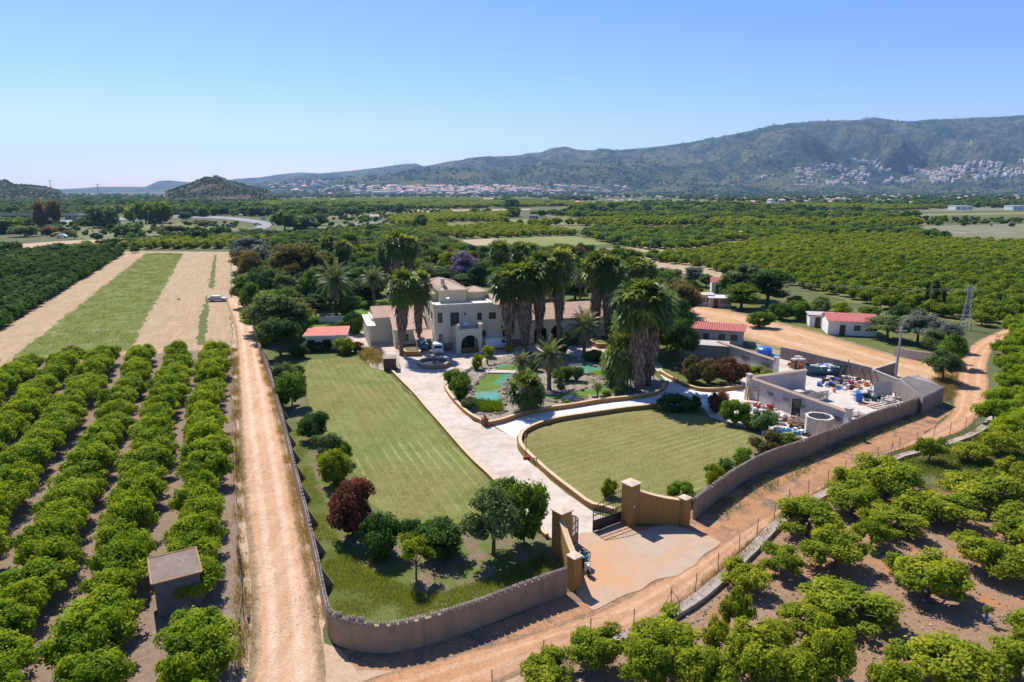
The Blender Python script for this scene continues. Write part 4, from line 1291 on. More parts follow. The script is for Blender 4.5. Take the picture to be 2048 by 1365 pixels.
P['hedge'] = [crown_mesh('crown', 120 + k, 3.6, 2.4, 0.05, 26, 0.6, 2600, 0.14, L['redgreen'], 0.9, zb=0.0) for k in range(2)]
DIM = dict(orange=(4.2, 2.9), orange_open=(4.4, 3.3), orange_mid=(4.3, 2.95), orange_low=(4.4, 2.9), shrub=(3.4, 3.0), tree=(5.0, 5.7), sapling=(3.0, 4.3), tall=(6.0, 10.8), far=(7.5, 5.8), cypress=(1.9, 10.3), hedge=(3.6, 2.5))
T = {}
T['orange'] = trunk_mesh('trunk', 1, 2.2, 0.13, 1.6)
T['orange_open'] = trunk_mesh('trunk', 2, 2.6, 0.13, 1.9)
T['orange_mid'] = T['orange_low'] = T['orange']
T['shrub'] = T['hedge'] = trunk_mesh('trunk', 3, 2.0, 0.08, 1.2, 4)
T['tree'] = trunk_mesh('trunk', 4, 4.2, 0.17, 2.0)
T['sapling'] = trunk_mesh('trunk', 5, 3.2, 0.09, 1.0, 4)
T['tall'] = trunk_mesh('trunk', 6, 7.5, 0.28, 2.4, 6)
T['far'] = trunk_mesh('trunk', 7, 4, 0.3, 2.4, 4)
T['cypress'] = trunk_mesh('trunk', 8, 3, 0.14, 0.4, 3)
prnd = random.Random(77)


def plant(shape, x, y, w, h, name, label, cat='tree', group=None, leaf=None, var=None, z=0.0, trunk=True, wy=None):
    dw, dh = DIM[shape]
    t = empty(name, (x, y, z), prnd.uniform(0, 2 * PI) if wy is None else 0, label, cat, group)
    t.scale = (w / dw, (wy or w) / dw, h / dh)
    ms = P[shape]
    c = link('crown', ms[prnd.randrange(len(ms)) if var is None else var % len(ms)], t)
    if leaf:
        c.material_slots[0].link = 'OBJECT'
        c.material_slots[0].material = L[leaf]
    if trunk:
        link('trunk', T[shape], t)
    return t


def plant_px(shape, bx, by, ty, wpx, name, label, cat='shrub', leaf=None, group=None, back=0.4, var=None, z=0.0):
    """a plant whose foot (front edge) shows at bx, by, its top at row ty and its width wpx"""
    p = G(bx, by)
    w = wpx * zdepth(p) / FPX
    d = Vector((p.x, p.y, 0)).normalized()
    p = p + d * w * back
    h = max(0.4, height_at(p, ty))
    return plant(shape, p.x, p.y, w, h, name, label, cat, group, leaf, var, z)


# --- left orchard: rows run towards the vanishing point at px 453
vp = Vector((math.sin(math.atan((453 - 1024) / FPX * cp)), math.cos(math.atan((453 - 1024) / FPX * cp))))
VPD = Vector(((453 - 1024) / (FPX / cp), 1)).normalized()
orchard_rows = []
rnd = random.Random(4)
NR = 8
shed_c = G(350, 1235).xy
g_or = 'orange trees in the rows left of the dirt track'
g_left_crowns = []
for k in range(NR):
    base = G(453 - (24 + 68 * k), 717).xy
    dist = 0.0
    far_off = [0, 0, 0, 3.2, 3.0, 6.5, 9, 11][k]
    d0 = -far_off
    pts = []
    s = 2.0 + far_off
    while True:
        p = base - VPD * s
        if p.y < 27:
            break
        zd = p.y * cp + CAM_H * sp
        px = 1024 + p.x / zd * FPX
        if px < -110 and zd < 110:
            if p.y < 60 and px < -260:
                break
        if px > -130:
            pts.append(p)
        s += rnd.uniform(2.8, 3.4)
    pts = pts[::-1]
    orchard_rows.append(pts)
    for j, p in enumerate(pts):
        q = p + Vector((rnd.uniform(-.5, .5), rnd.uniform(-.4, .4)))
        if (q - shed_c).length < 2.3:
            continue
        w = rnd.uniform(3.8, 4.9)
        h = rnd.uniform(2.3, 3.3)
        if rnd.random() < .06:
            w *= .75
        rown = 'the row by the track fence' if k == 0 else '%s row from the track' % nth(k)
        t = plant('orange', q.x, q.y, w, h, 'orange_tree', 'orange tree in %s, %s from the near end' % (rown, nth(j)), 'tree', g_or)
        if k == 0 and 412 < 0:
            pass

# --- dark rows further left
g_dk = 'dark orange trees in the far left rows'
far_pts = []
cnt = 0
for k in range(9):
    kk = 7.9 + k * 1.0
    base = G(453 - (24 + 68 * kk), 717).xy
    s = 0.0
    j = 0
    while True:
        p = base + VPD * s
        if p.y > 300 - k * 2:
            break
        zd = p.y * cp + CAM_H * sp
        px = 1024 + p.x / zd * FPX
        if px > -40:
            q = p + Vector((rnd.uniform(-.3, .3), rnd.uniform(-.3, .3)))
            if k < 4 and p.y < 205:
                plant('orange_mid', q.x, q.y, rnd.uniform(3.8, 4.6), rnd.uniform(2.3, 2.9), 'orange_tree', 'dark orange tree, %s row left of the straw field, %s from near end' % (nth(k), nth(j)), 'tree', g_dk, 'orange_dark')
                cnt += 1
            else:
                far_pts.append((q.x, q.y))
            j += 1
        s += 3.7
dark_src = plant('orange_mid', -165, 300, 4.2, 2.6, 'orange_tree', 'dark green orange tree at the far left end of the dark rows', 'tree', g_dk, 'orange_dark')
dk = [c for c in dark_src.children if c.name.startswith('crown')]
tree_mass('orange_rows', far_pts, dk, 'dark green orange trees continuing the rows beyond the straw field', 'orange trees')

# --- right foreground orchard (crown centre px, foot row, top row, width)
RF = [(1095, 1400, 1325, 110), (1190, 1375, 1275, 130), (1330, 1350, 1245, 150), (1300, 1420, 1290, 130), (1400, 1440, 1300, 150), (1490, 1200, 1135, 95), (1500, 1400, 1270, 140), (1560, 1170, 1105, 90),
      (1610, 1100, 1012, 130), (1665, 1165, 1075, 125), (1700, 1050, 985, 110), (1690, 1290, 1195, 180), (1610, 1290, 1215, 110), (1645, 1400, 1260, 120), (1770, 1020, 935, 150), (1700, 1010, 950, 100),
      (1775, 1090, 1030, 120), (1740, 1110, 1040, 80), (1865, 1070, 1000, 150), (1960, 1040, 965, 150), (1850, 1230, 1130, 150), (1965, 1170, 1085, 130), (2040, 1110, 1040, 140), (2030, 1400, 1290, 150),
      (1880, 1420, 1290, 190), (1780, 1460, 1330, 120), (2060, 1330, 1240, 120), (2035, 985, 930, 80), (1935, 935, 895, 80), (2000, 920, 870, 80), (1855, 935, 885, 60), (1470, 1290, 1190, 60), (1430, 1330, 1250, 60),
      (1790, 1170, 1120, 60), (2110, 1200, 1110, 150), (2150, 1050, 980, 150), (2120, 930, 880, 110), (1540, 1330, 1250, 90), (1990, 1020, 960, 110), (1580, 1420, 1310, 130), (2140, 1420, 1300, 150)]
g_rf = 'orange trees in the open orchard below the kerb'
RL = ['rounded orange tree at the bottom edge, nearest the left end of the lower orchard', 'wide orange tree spilling over the fence beside the bottom of the kerb', 'broad orange tree standing against the near end of the concrete kerb', 'bushy orange tree at the bottom edge below the kerb end',
      'loose orange tree at the bottom edge, third from the orchard end', 'orange tree right of the kerb with its shadow over bare soil', 'thin twiggy orange tree at the bottom edge between two broad ones', 'orange tree leaning over the kerb left of a twin-crowned tree',
      'dense orange tree hard against the kerb where the fence has a braced post', 'orange tree with a deep shadow, second back from the kerb', 'upright orange tree in the clump hugging the road fence', 'large spreading orange tree with forked trunk at lower centre right',
      'smaller half crown joined to the large forked orange tree', 'orange tree at the bottom edge under the large forked one', 'largest orange tree of the clump along the road fence', 'orange tree at the fence side of the roadside clump',
      'open crowned orange tree with its bent trunk showing behind the clump', 'low orange tree between the kerb clump and the open crowned one', 'broad pale orange tree in the second line from the road', 'pale wide orange tree at right standing in weeds', 'big round orange tree alone in the middle of the red soil',
      'wide orange tree casting a long shadow near the right edge', 'dark green orange tree cut by the right edge, middle height', 'orange tree in the bottom right corner', 'huge orange tree crown at the bottom edge, right of centre', 'bottom edge orange tree partly below the picture',
      'orange tree cut by the right edge low down', 'bright orange tree cut by the right edge among green weeds', 'small orange tree in the weeds beside the upper kerb', 'small orange tree in the weeds near the far orchard', 'bushy little orange tree just over the upper kerb', 'thin young orange tree beside the lower kerb',
      'sparse yellowing young orange tree at lower centre', 'young leafy orange tree in front of the wide shadow', 'orange tree just beyond the right edge, middle', 'orange tree past the right edge in the weeds', 'orange tree past the right edge near the far rows', 'sparse twiggy orange tree with grey branches',
      'pale orange tree between two wide pale ones at right', 'yellow green orange tree at the bottom among others', 'orange tree beyond the bottom right corner']
for (bx, by, ty, w), lb in zip(RF, RL):
    if bx > 2110: continue
    plant_px('orange_open', bx, by, ty - 10, w * 1.08, 'orange_tree', lb, 'tree', None, g_rf, back=0.45)
for bx, by, ty, lb in ((1971, 1246, 1212, 'staked sapling in a bright blue tube on red soil'), (1456, 1222, 1190, 'staked sapling in a blue tube close to the kerb'), (1893, 1290, 1268, 'dark little sapling with a white collar on red soil')):
    p = G(bx, by)
    t = empty('young_tree', p, 0, lb, 'sapling', 'tree saplings in guards')
    h = height_at(p, ty)
    MB().lathe([(.09, 0), (.09, h * .5), (.075, h * .5), (.075, 0.02)], 8, 'whitewall' if 'white' in lb else 'bluepl').build('tree_guard', None, t)
    MB().bar((0, 0, 0), (0, 0, h * .8), .02, 'bark').build('stem', None, t)
    c = link('crown', P['sapling'][0], t)
    c.scale = (.25, .25, h * .55 / 3.2)
    c.location = (0, 0, h * .3)

# --- strip of close orange trees along the right edge
g_rs = 'close planted orange trees at the right edge'
poly = [(2010, 655), (2003, 720), (2008, 764), (1996, 830), (1960, 872), (2040, 905), (2180, 900), (2300, 760), (2120, 640)]
pts = scatter_in(poly, 3.7, .35, rnd, math.atan2(VPD.x, VPD.y) * -1)
pts.sort(key=lambda p: p[1])
n = 0
rest = []
for x, y in pts:
    zd = y * cp + CAM_H * sp
    px = 1024 + x / zd * FPX
    if px > 2100: continue
    n += 1
    if n > 75:
        rest.append((x, y)); continue
    plant('orange', x, y, rnd.uniform(3.9, 4.7), rnd.uniform(2.4, 3.1), 'orange_tree', 'orange tree in the dense strip at the right edge, %s from its near end' % nth(n - 1), 'tree', g_rs)

# --- the wide grove beyond the estate, and other orchards: masses nobody could count
src_mid = [plant('orange_mid', *G(px, py).xy, 4.3, 2.9, 'orange_tree', lb, 'tree', 'orange trees of the wide grove', None, v) for v, (px, py, lb) in enumerate(
    ((1640, 622, 'orange tree at the near edge of the wide grove, left of the cypresses'), (1962, 652, 'orange tree at the near edge of the wide grove, right of the pylon'), (1760, 618, 'orange tree at the near edge of the wide grove, beside the cypresses')))]
sm = [t.children[0] for t in src_mid]
sm = [[c for c in t.children if c.name.startswith('crown')][0] for t in src_mid]
grove = [(1290, 520), (1400, 508), (1460, 498), (1550, 480), (1780, 474), (1900, 486), (2400, 500), (2500, 640), (2120, 628), (2000, 652), (1900, 642), (1700, 606), (1600, 575), (1440, 545)]
pts = [p for p in scatter_in(grove, 4.1, 1.15, rnd, -.9, asp=1.2) if vnoise(np.array([p[0] / 9]), np.array([p[1] / 14]), 16)[0] > .14]
sheet('grove_floor', grove, M['grove_floor'], 0.03, 1, 5)
tree_mass('orange_grove', [p for p in pts if p[1] < 260] + rest, sm, 'wide green orange grove spreading beyond the estate on the right', 'orange grove', .9, 1.2, rnd)
src_low = [plant('orange_low', *G(px, py).xy, 4.4, 2.9, 'orange_tree', lb, 'tree', 'orange trees of the far orchards', lf, v) for v, (px, py, lf, lb) in enumerate(
    ((930, 477, None, 'orange tree at the left corner of the dry tan field'), (1236, 480, None, 'orange tree right of the pale green field'), (640, 468, 'lime', 'yellow green tree at the edge of the far orchards'), (1845, 470, 'orange_dark', 'dark orange tree beside the grey weed field')))]
sl_ = [[c for c in t.children if c.name.startswith('crown')][0] for t in src_low]
tree_mass('orange_grove', [p for p in pts if p[1] >= 260], sl_[:2], 'back half of the wide orange grove, receding to the fields', 'orange grove', .95, 1.25, rnd)


AV = [[tuple(G(*a).xy) for a in q_] for q_ in STRIPS]


def orchard_mass(poly, spacing, src, label, smin, smax, ang=.3, jit=.8, floor=True, cat='orchard', zs=1.0):
    if floor:
        sheet('orchard_floor', poly, M['grove_floor'], 0.06 + 0.02 * len(label) % 0.1, 1, 10)
    pts = scatter_in(poly, spacing * .84, jit * .6, rnd, ang, avoid=AV, asp=1.5)
    pts = [p for k_, p in enumerate(pts) if vnoise(np.array([p[0] / 38]), np.array([p[1] / 70]), 6)[0] > .31]
    pts = [(x, y) for x, y in pts if abs(x / (y * cp + 6) * FPX) < 1130]
    if pts:
        tree_mass('far_orchard', pts, src, label, cat, smin, smax, rnd, zs=zs)
    return len(pts)


tot = 0
tot += orchard_mass([(1225, 489), (1160, 474), (1200, 462), (1500, 462), (1800, 458), (1830, 466), (1900, 480), (1780, 472), (1550, 478), (1450, 496), (1300, 503)], 6, [sl_[1], sl_[3]], 'dark green orchard between the pale field and the grove', 1.1, 1.6)
tot += orchard_mass([(830, 470), (850, 456), (1000, 452), (1100, 462), (1150, 472), (990, 477), (900, 476)], 5.5, [sl_[0], sl_[2]], 'yellow green orchard behind the palms at centre', 1.0, 1.4)
tot += orchard_mass([(640, 480), (660, 462), (780, 458), (850, 460), (880, 478), (940, 500), (900, 520), (700, 510), (600, 500)], 5.0, [sl_[1], sl_[3]], 'dark green orchard left of centre behind the garden trees', 1.0, 1.35)
tot += orchard_mass([(225, 500), (330, 486), (470, 484), (560, 480), (640, 486), (700, 505), (560, 500), (470, 498)], 4.8, [sl_[0], sl_[2]], 'yellow green orchard rows at the head of the straw field', 1.0, 1.3)
tot += orchard_mass([(1010, 450), (1200, 446), (1400, 450), (1560, 448), (1820, 444), (1850, 452), (1800, 457), (1500, 461), (1200, 461), (1100, 461)], 8, [sl_[0], sl_[2]], 'pale green orchard band across the middle distance', 1.5, 2.2)
tot += orchard_mass([(1150, 440), (1050, 432), (1300, 426), (1700, 430), (1850, 436), (1600, 446), (1400, 448), (1220, 446)], 9, [sl_[1], sl_[3]], 'dark orchard band across the middle distance', 1.6, 2.4)
tot += orchard_mass([(790, 455), (780, 442), (900, 430), (1040, 432), (1000, 440), (1010, 450), (850, 455)], 8, [sl_[0]], 'green orchard left of the middle distance bands', 1.5, 2.0)
tot += orchard_mass([(480, 415), (560, 402), (900, 398), (1100, 404), (1180, 412), (900, 418), (600, 422)], 14, [sl_[1]], 'long dark green orchard before the far town', 2.4, 3.6, cat='orchard', zs=.7)
tot += orchard_mass([(1180, 424), (1100, 412), (1300, 408), (1700, 410), (1990, 412), (1750, 426), (1450, 424)], 14, [sl_[1], sl_[0]], 'green orchards before the villas on the right', 2.2, 3.4, zs=.7)
tot += orchard_mass([(1860, 505), (1900, 486), (2048, 490), (2300, 505), (2300, 520)], 5, [sl_[1]], 'orchard edge by the grey weed field', 1.0, 1.5, floor=False)
tot += orchard_mass([(1200, 532), (1240, 524), (1440, 556), (1470, 575), (1400, 575), (1300, 556)], 5, sl_[1:2], 'small orchard behind the estate trees on the right', .9, 1.2, floor=False)

# trees strewn over the far plain
far_src = [plant('far', *at(px, py, d).xy, w, h, 'bushy_tree', lb, 'tree', 'big trees on the far plain', lf, v) for v, (px, py, d, w, h, lf, lb) in enumerate(
    ((840, 440, 470, 12, 9, 'darkgreen', 'dark round tree alone in the far fields left of centre'), (1022, 405, 900, 20, 16, 'midgreen', 'big pair of dark trees beside the low white farm'),
     (742, 445, 430, 9, 7, 'greygreen', 'grey green tree alone by the weedy field'), (585, 440, 600, 16, 10, 'midgreen', 'dark bushy trees on the inside of the motorway bend')))]
fs = [[c for c in t.children if c.name.startswith('crown')][0] for t in far_src]
rr = random.Random(12)
pts = []
for _ in range(6500):
    Y = 700 * (3900 / 700) ** (rr.random() ** 0.75)
    px = rr.uniform(-40, 2090)
    x = (px - 1024) / FPX * (Y * cp + 6)
    k = vnoise(np.array([x / 140]), np.array([Y / 300]), 5)[0]
    thr = .42 if Y > 1500 else .62
    if 560 < px < 1100 and Y < 2200: thr = .75
    if k > thr:
        pts.append((x, Y))
tree_mass('far_plain_trees', pts, fs, 'scattered dark trees and hedges over the far plain', 'trees', .8, 2.3, rr, zs=.85)
pts = []
for _ in range(6500):       # left of the motorway: scrub and trees
    Y = rr.uniform(520, 1500)
    px = rr.uniform(-40, 600)
    x = (px - 1024) / FPX * (Y * cp + 6)
    row = 682.5 - FPX * math.tan(PITCH - math.atan(CAM_H / Y))
    if row > 430 and px > 200: continue
    if vnoise(np.array([x / 50]), np.array([Y / 90]), 7)[0] > .36:
        pts.append((x, Y))
tree_mass('scrub_trees', pts, fs, 'olive scrub and trees on the terraces beyond the motorway', 'trees', .45, 1.2, rr, zs=.8)


pts = []
for (q, n) in (([(560, 470), (560, 425), (900, 412), (900, 428), (780, 440), (780, 460), (640, 470)], 420), ([(1560, 470), (1850, 436), (2100, 440), (2100, 455), (1840, 452)], 130), ([(140, 482), (60, 470), (0, 470), (0, 452), (430, 446), (520, 456), (440, 478)], 160), ([(200, 500), (220, 488), (480, 474), (640, 470), (640, 484), (330, 488)], 420), ([(0, 506), (230, 492), (225, 500), (0, 560)], 120)):
    poly = [tuple(G(*a).xy) for a in q]
    xs, ys = [a[0] for a in poly], [a[1] for a in poly]
    c = 0
    while c < n:
        x, y = rr.uniform(min(xs), max(xs)), rr.uniform(min(ys), max(ys))
        if in_poly(x, y, poly):
            c += 1
            pts.append((x, y))
tree_mass('field_bushes', pts, fs, 'bushes and scrub dotted over the rough fields and verges', 'bushes', .18, .75, rr, zs=.9)


def hill_z(zf):
    def f(x, y):
        z = 20.0
        for _ in range(4):
            px = 1024 + x / (y * cp + (CAM_H - z) * sp) * FPX
            z = float(zf(np.array([px]), np.array([y]))[0])
        return z
    return f


def on_hill(zf, px0, px1, y0, y1, n, dens):
    out = []
    for _ in range(n):
        px, Y = rr.uniform(px0, px1), rr.uniform(y0, y1)
        z = float(zf(np.array([px]), np.array([Y]))[0])
        if z < .3: continue
        x = (px - 1024) / FPX * (Y * cp + (CAM_H - z) * sp)
        if vnoise(np.array([x / 60]), np.array([Y / 60]), 3)[0] > dens:
            out.append((x, Y, z))
    return out


for zf, a, b, c, d, n, dn, lb, k in ((zh2, 335, 536, 1470, 1950, 1100, .42, 'pine trees covering the small wooded hill', .6), (zh3, -60, 122, 1510, 2050, 1000, .36, 'pine trees covering the low hill at the left edge', .6), (zh1b, 450, 1630, 3950, 5050, 2600, .45, 'dark woods on the spur of the hills', 2.2), (zh1, 500, 2080, 3750, 6700, 9000, .50, 'dark woods and bushes over the mountain slopes', 1.7)):
    tr = on_hill(zf, a, b, c, d, n, dn)
    dd = {(x, y): z for x, y, z in tr}
    tree_mass('hill_woods', list(dd), fs[:2], lb, 'woods', .5 * k, 1.2 * k, rr, zf=lambda x, y: dd[(x, y)] - .3)

# ---------------------------------------------------------------- boundary walls
def block_mesh():
    """hollow concrete block lying open side up"""
    b = MB()
    lx, ly, h, t = .39, .19, .19, .032
    b.box(0, 0, 0, lx, ly, h * .25, 'blockc')
    for y in (-1, 1):
        b.box(0, y * (ly - t) / 2, h * .25, lx, t, h * .75, 'blockc')
    for x in (-1, 0, 1):
        b.box(x * (lx - t) / 2, 0, h * .25, t, ly - 2 * t, h * .748, 'blockc')
    return b.mesh('block', 'blockc')


blk = block_mesh()


def block_course(pts, parent, limit, z, skip=None):
    """top course of open blocks along pts: the nearest as parts, the rest joined"""
    line = resample(pts, 0.41)
    pos = []
    for i in range(len(line) - 1):
        a, b = line[i], line[i + 1]
        m = (a + b) / 2
        pos.append((m.x, m.y, math.atan2(b.y - a.y, b.x - a.x)))
    order = sorted(range(len(pos)), key=lambda i: pos[i][1])
    near = set(order[:limit])
    far = MB()
    r = random.Random(3)
    for i, (x, y, a) in enumerate(pos):
        if i in near:
            o = link('block', blk, parent)
            o.location = (x, y, z + r.uniform(0, .006))
            o.rotation_euler = (0, 0, a + r.uniform(-.015, .015))
        else:
            c, s = math.cos(a), math.sin(a)
            for dy in (-.08, .08):
                far.box(x - s * dy, y + c * dy, z, .40, .035, .17, 'blockc', a)
            far.box(x, y, z, .04, .13, .165, 'blockc', a)
    if far.v:
        far.build('block_course', None, parent)['kind'] = 'stuff'


WL_TOP = [(494, 596), (506, 640), (520, 690), (535, 727), (559, 810), (576, 875), (592, 939), (608, 1000), (623, 1063), (634, 1110), (643, 1156), (650, 1190), (656, 1215), (664, 1226), (676, 1233), (700, 1240), (727, 1244), (752, 1246), (778, 1246), (830, 1237), (881, 1223), (933, 1207), (985, 1189), (1036, 1169), (1090, 1150), (1133, 1136)]
wl = smooth_line([G(x, y, 2.0).xy for x, y in WL_TOP], 0.8)
w1 = empty('boundary_wall', (0, 0, 0), 0, 'long grey rendered wall topped with open blocks, left of the gate', 'wall')
wb, _ = wall_mb(wl, 1.83, .2, 'wall_block')
wb.build('wall', None, w1)
block_course(wl, w1, 250, 1.84)
# raking buttresses on the garden side
butt = MB().add([(-.1, 0, 0), (.1, 0, 0), (.1, -.9, 0), (-.1, -.9, 0), (-.1, 0, 1.75), (.1, 0, 1.75)], [(0, 1, 2, 3), (0, 4, 5, 1), (3, 2, 5, 4), (0, 3, 4), (1, 5, 2)], 'wall_block').mesh('buttress')
acc, last = 0, wl[0]
for i in range(1, len(wl)):
    acc += (wl[i] - wl[i - 1]).length
    if acc > 4.2 and wl[i].y < 108 and wl[i].x < -10:
        acc = 0
        d = (wl[i] - wl[i - 1]).normalized()
        o = link('buttress', butt, w1)
        a = math.atan2(d.y, d.x)
        nrm = Vector((-d.y, d.x)) * .1
        o.location = (wl[i].x + nrm.x, wl[i].y + nrm.y, 0)
        o.rotation_euler = (0, 0, a + PI)
for t in (0.10, 0.2, .3):   # loose blocks standing proud at the corner
    pass
for (px, py) in ((676, 1226), (703, 1234), (722, 1236)):
    q = G(px, py + 3, 2.1)
    o = link('block', blk, None)
    o.location = (q.x, q.y, 2.035)
    o.rotation_euler = (0, 0, -.15)
    o.name = 'loose_block'
    setp(o, {676: 'loose concrete block on the curved wall corner, leftmost of three', 703: 'loose concrete block on the curved wall corner, middle of three', 722: 'loose concrete block on the curved wall corner, rightmost of three'}[px], 'concrete block', 'loose blocks on the wall')

WR_TOP = [(1390, 996), (1430, 965), (1446, 954), (1480, 932), (1519, 911), (1560, 895), (1599, 882.5), (1665, 858), (1738, 828), (1811, 804), (1848, 790), (1880, 776)]
wr = smooth_line([G(x, y, 2.0).xy for x, y in WR_TOP], 0.8)
w2 = empty('boundary_wall', (0, 0, 0), 0, 'long curving grey wall along the dirt road, right of the gate', 'wall')
wb, _ = wall_mb(wr, 1.83, .2, 'wall_block')
wb.build('wall', None, w2)
block_course(wr, w2, 240, 1.84)

# ---------------------------------------------------------------- entrance gate
YAW = R(38)
gl, gr_ = Vector((3.75, 47.2)), Vector((9.75, 51.95))


def pillar(loc, side, h, label, cap=1.28, rz=YAW, lamp=False):
    t = empty('gate_pillar', (loc[0], loc[1], 0), rz, label, 'pillar', 'ochre gate pillars')
    MB().box(0, 0, 0, side, side, h, 'ochre').build('shaft', None, t, bevel=.015)
    b = MB()
    s = cap / 2
    b.add([(-s, -s, h + .002), (s, -s, h + .002), (s, s, h + .002), (-s, s, h + .002), (-s, -s, h + .07), (s, -s, h + .07), (s, s, h + .07), (-s, s, h + .07), (0, 0, h + .16)],
          [(3, 2, 1, 0), (0, 1, 5, 4), (1, 2, 6, 5), (2, 3, 7, 6), (3, 0, 4, 7), (4, 5, 8), (5, 6, 8), (6, 7, 8), (7, 4, 8)], 'tile_cap')
    b.build('cap', None, t)
    if lamp:
        MB().box(-.15, -side / 2 - .05, h - .62, .2, .09, .25, 'cement').box(-.15, -side / 2 - .105, h - .56, .1, .02, .13, 'dark').build('wall_light', None, t)
        MB().box(-.12, -side / 2 - .02, h - 1.95, .14, .04, .2, 'white').build('intercom', None, t)
    return t


pillar(gl, 1.06, 3.55, 'tall ochre gate pillar left of the driveway entrance')
pillar(gr_, 1.06, 3.6, 'tall ochre gate pillar right of the driveway, with a wall light', lamp=True)
sl_p, sr_p = Vector((4.3, 42.55)), Vector((14.15, 51.7))
pillar(sl_p, .72, 2.45, 'short ochre pillar where the left wall meets the entrance', 0.86)
pillar(sr_p, .72, 2.4, 'short ochre pillar where the right wall meets the entrance', 0.86)


def wing(a, b, h0, h1, label, name='wing_wall'):
    t = empty(name, (0, 0, 0), 0, label, 'wall', 'ochre wing walls of the gateway')
    pts = [a.lerp(b, i / 10) for i in range(11)]
    bb, cc = wall_mb(pts, 2, .32, 'ochre', cap='ochre_cap', hfun=lambda s: h1 + (h0 - h1) * (1 - s) ** 1.6, cap_over=.05, cap_h=.05)
    bb.build('wall', None, t)
    cc.build('coping', None, t)


wing(gl + Vector((-.05, -.62)), sl_p + Vector((0, .42)), 3.0, 2.3, 'sloping ochre wing wall left of the gate')
wing(gr_ + Vector((.62, .1)), sr_p + Vector((-.40, 0)), 2.9, 2.25, 'sloping ochre wing wall right of the gate')


def gate_leaf(hinge, end, label, flip=False):
    d = end - hinge
    Lg = d.length
    t = empty('gate_leaf', (hinge.x, hinge.y, 0.05), math.atan2(d.y, d.x), label, 'gate', 'leaves of the iron gate')
    f = MB()
    f.box(.03, 0, 0, .07, .06, 2.85, 'blackiron').box(Lg - .035, 0, 0, .07, .06, 2.0, 'blackiron')
    for z in (.05, .92, 1.38, 1.95):
        f.box(Lg / 2, 0, z, Lg - .14, .05, .07, 'blackiron')
    f.build('frame', None, t)
    a = MB()
    prev = None
    for i in range(17):
        x = Lg * i / 16
        z = 2.0 + .82 * math.cos(x / Lg * PI / 2) ** .8
        if prev:
            a.bar(prev, (x, 0, z), .035, 'blackiron', 5)
        prev = (x, 0, z)
    a.build('top_arch', None, t)
    MB().box(Lg / 2, 0, .122, Lg - .15, .02, .795, 'blackiron').build('lower_panel', None, t)
    bm_ = MB().box(0, 0, 0, .022, .022, 1, 'blackiron').mesh('bar')
    for i in range(1, 12):
        x = Lg * i / 12
        z = 2.0 + .82 * math.cos(x / Lg * PI / 2) ** .8
        o = link('bar', bm_, t)
        o.location = (x, 0, .99)
        o.scale = (1 if i % 4 else 2, 1 if i % 4 else 2, z - .99)
    return t


gate_leaf(gr_ + Vector((-.62, .18)), Vector((6.5, 50.4)), 'right leaf of the black iron gate, standing open before the pillar')
gate_leaf(gl + Vector((.62, .25)), Vector((5.12, 48.55)) + Vector((.25, 1.2)) * .0 + Vector((.02, .1)), 'left leaf of the black iron gate, turned almost edge on')
for o in bpy.data.objects:
    pass

# ---------------------------------------------------------------- low ochre garden walls
def low_wall(pix, h, label, th=.34, z=0.0, closed=False):
    t = empty('low_wall', (0, 0, 0), 0, label, 'low wall', 'low ochre garden walls')
    pts = smooth_line([G(x, y).xy for x, y in pix], .8)
    b, c = wall_mb(pts, h, th, 'ochre', cap='ochre_cap', cap_over=.02, cap_h=.05)
    b.build('wall', None, t)
    c.build('coping', None, t)
    return pts


low_wall([(783, 744), (805, 767), (830, 792), (855, 822), (880, 850), (910, 885), (943, 922), (975, 952), (1000, 978), (1050, 1034), (1094, 1078)], .38, 'long low ochre kerb wall between the left lawn and the driveway', .3)
low_wall([(890, 775), (893, 783), (903, 798), (915, 812), (930, 827), (948, 840), (970, 851)], .5, 'low ochre wall curving round the left of the pond garden')
low_wall([(975, 853), (1003, 847), (1030, 838), (1062, 829), (1102, 822), (1150, 815), (1204, 806), (1260, 800), (1302, 794), (1322, 785), (1332, 774)], .55, 'low ochre wall along the front of the pond garden')
low_wall([(1314, 815), (1280, 819), (1252, 822), (1190, 831), (1120, 842), (1085, 851), (1060, 861), (1045, 872), (1040, 884), (1042, 896), (1051, 908), (1080, 936), (1110, 962), (1142, 987), (1172, 1010), (1186, 1018), (1208, 1022), (1232, 1030)], .5, 'low ochre wall wrapping the right lawn and running to the gate')
low_wall([(1320, 748), (1345, 762), (1372, 775), (1400, 783), (1440, 783), (1484, 778)], .5, 'low ochre wall below the photinia hedge')

# fence and kerb at the right of the road ---------------------------------
KERB = [(1190, 1312), (1240, 1284), (1300, 1255), (1360, 1222), (1400, 1195), (1450, 1152), (1500, 1105), (1548, 1056), (1590, 1026), (1640, 995), (1700, 964), (1760, 935), (1800, 916), (1850, 903), (1900, 888), (1948, 869), (1975, 848), (1992, 822), (2003, 790), (2006, 764)]
kl = smooth_line([G(x, y).xy for x, y in KERB], 1.0)
kt = empty('kerb_wall', (0, 0, 0), 0, 'low concrete irrigation kerb between the dirt road and the lower orchard', 'kerb')
M['kerbc'] = plain('weathered_kerb_concrete', (0.40, 0.33, 0.27), 0.95, 0.22, 2.5, stain=(0.22, 0.175, 0.14), bstr=0.5)
kb, _ = wall_mb(kl, .26, .66, 'kerbc', wob=.06)
kb.build('kerb_top', None, kt)
kb, _ = wall_mb(offset_line(kl, -.42), .34, .14, 'kerbc', wob=.08)
kb.build('kerb_upstand', None, kt)

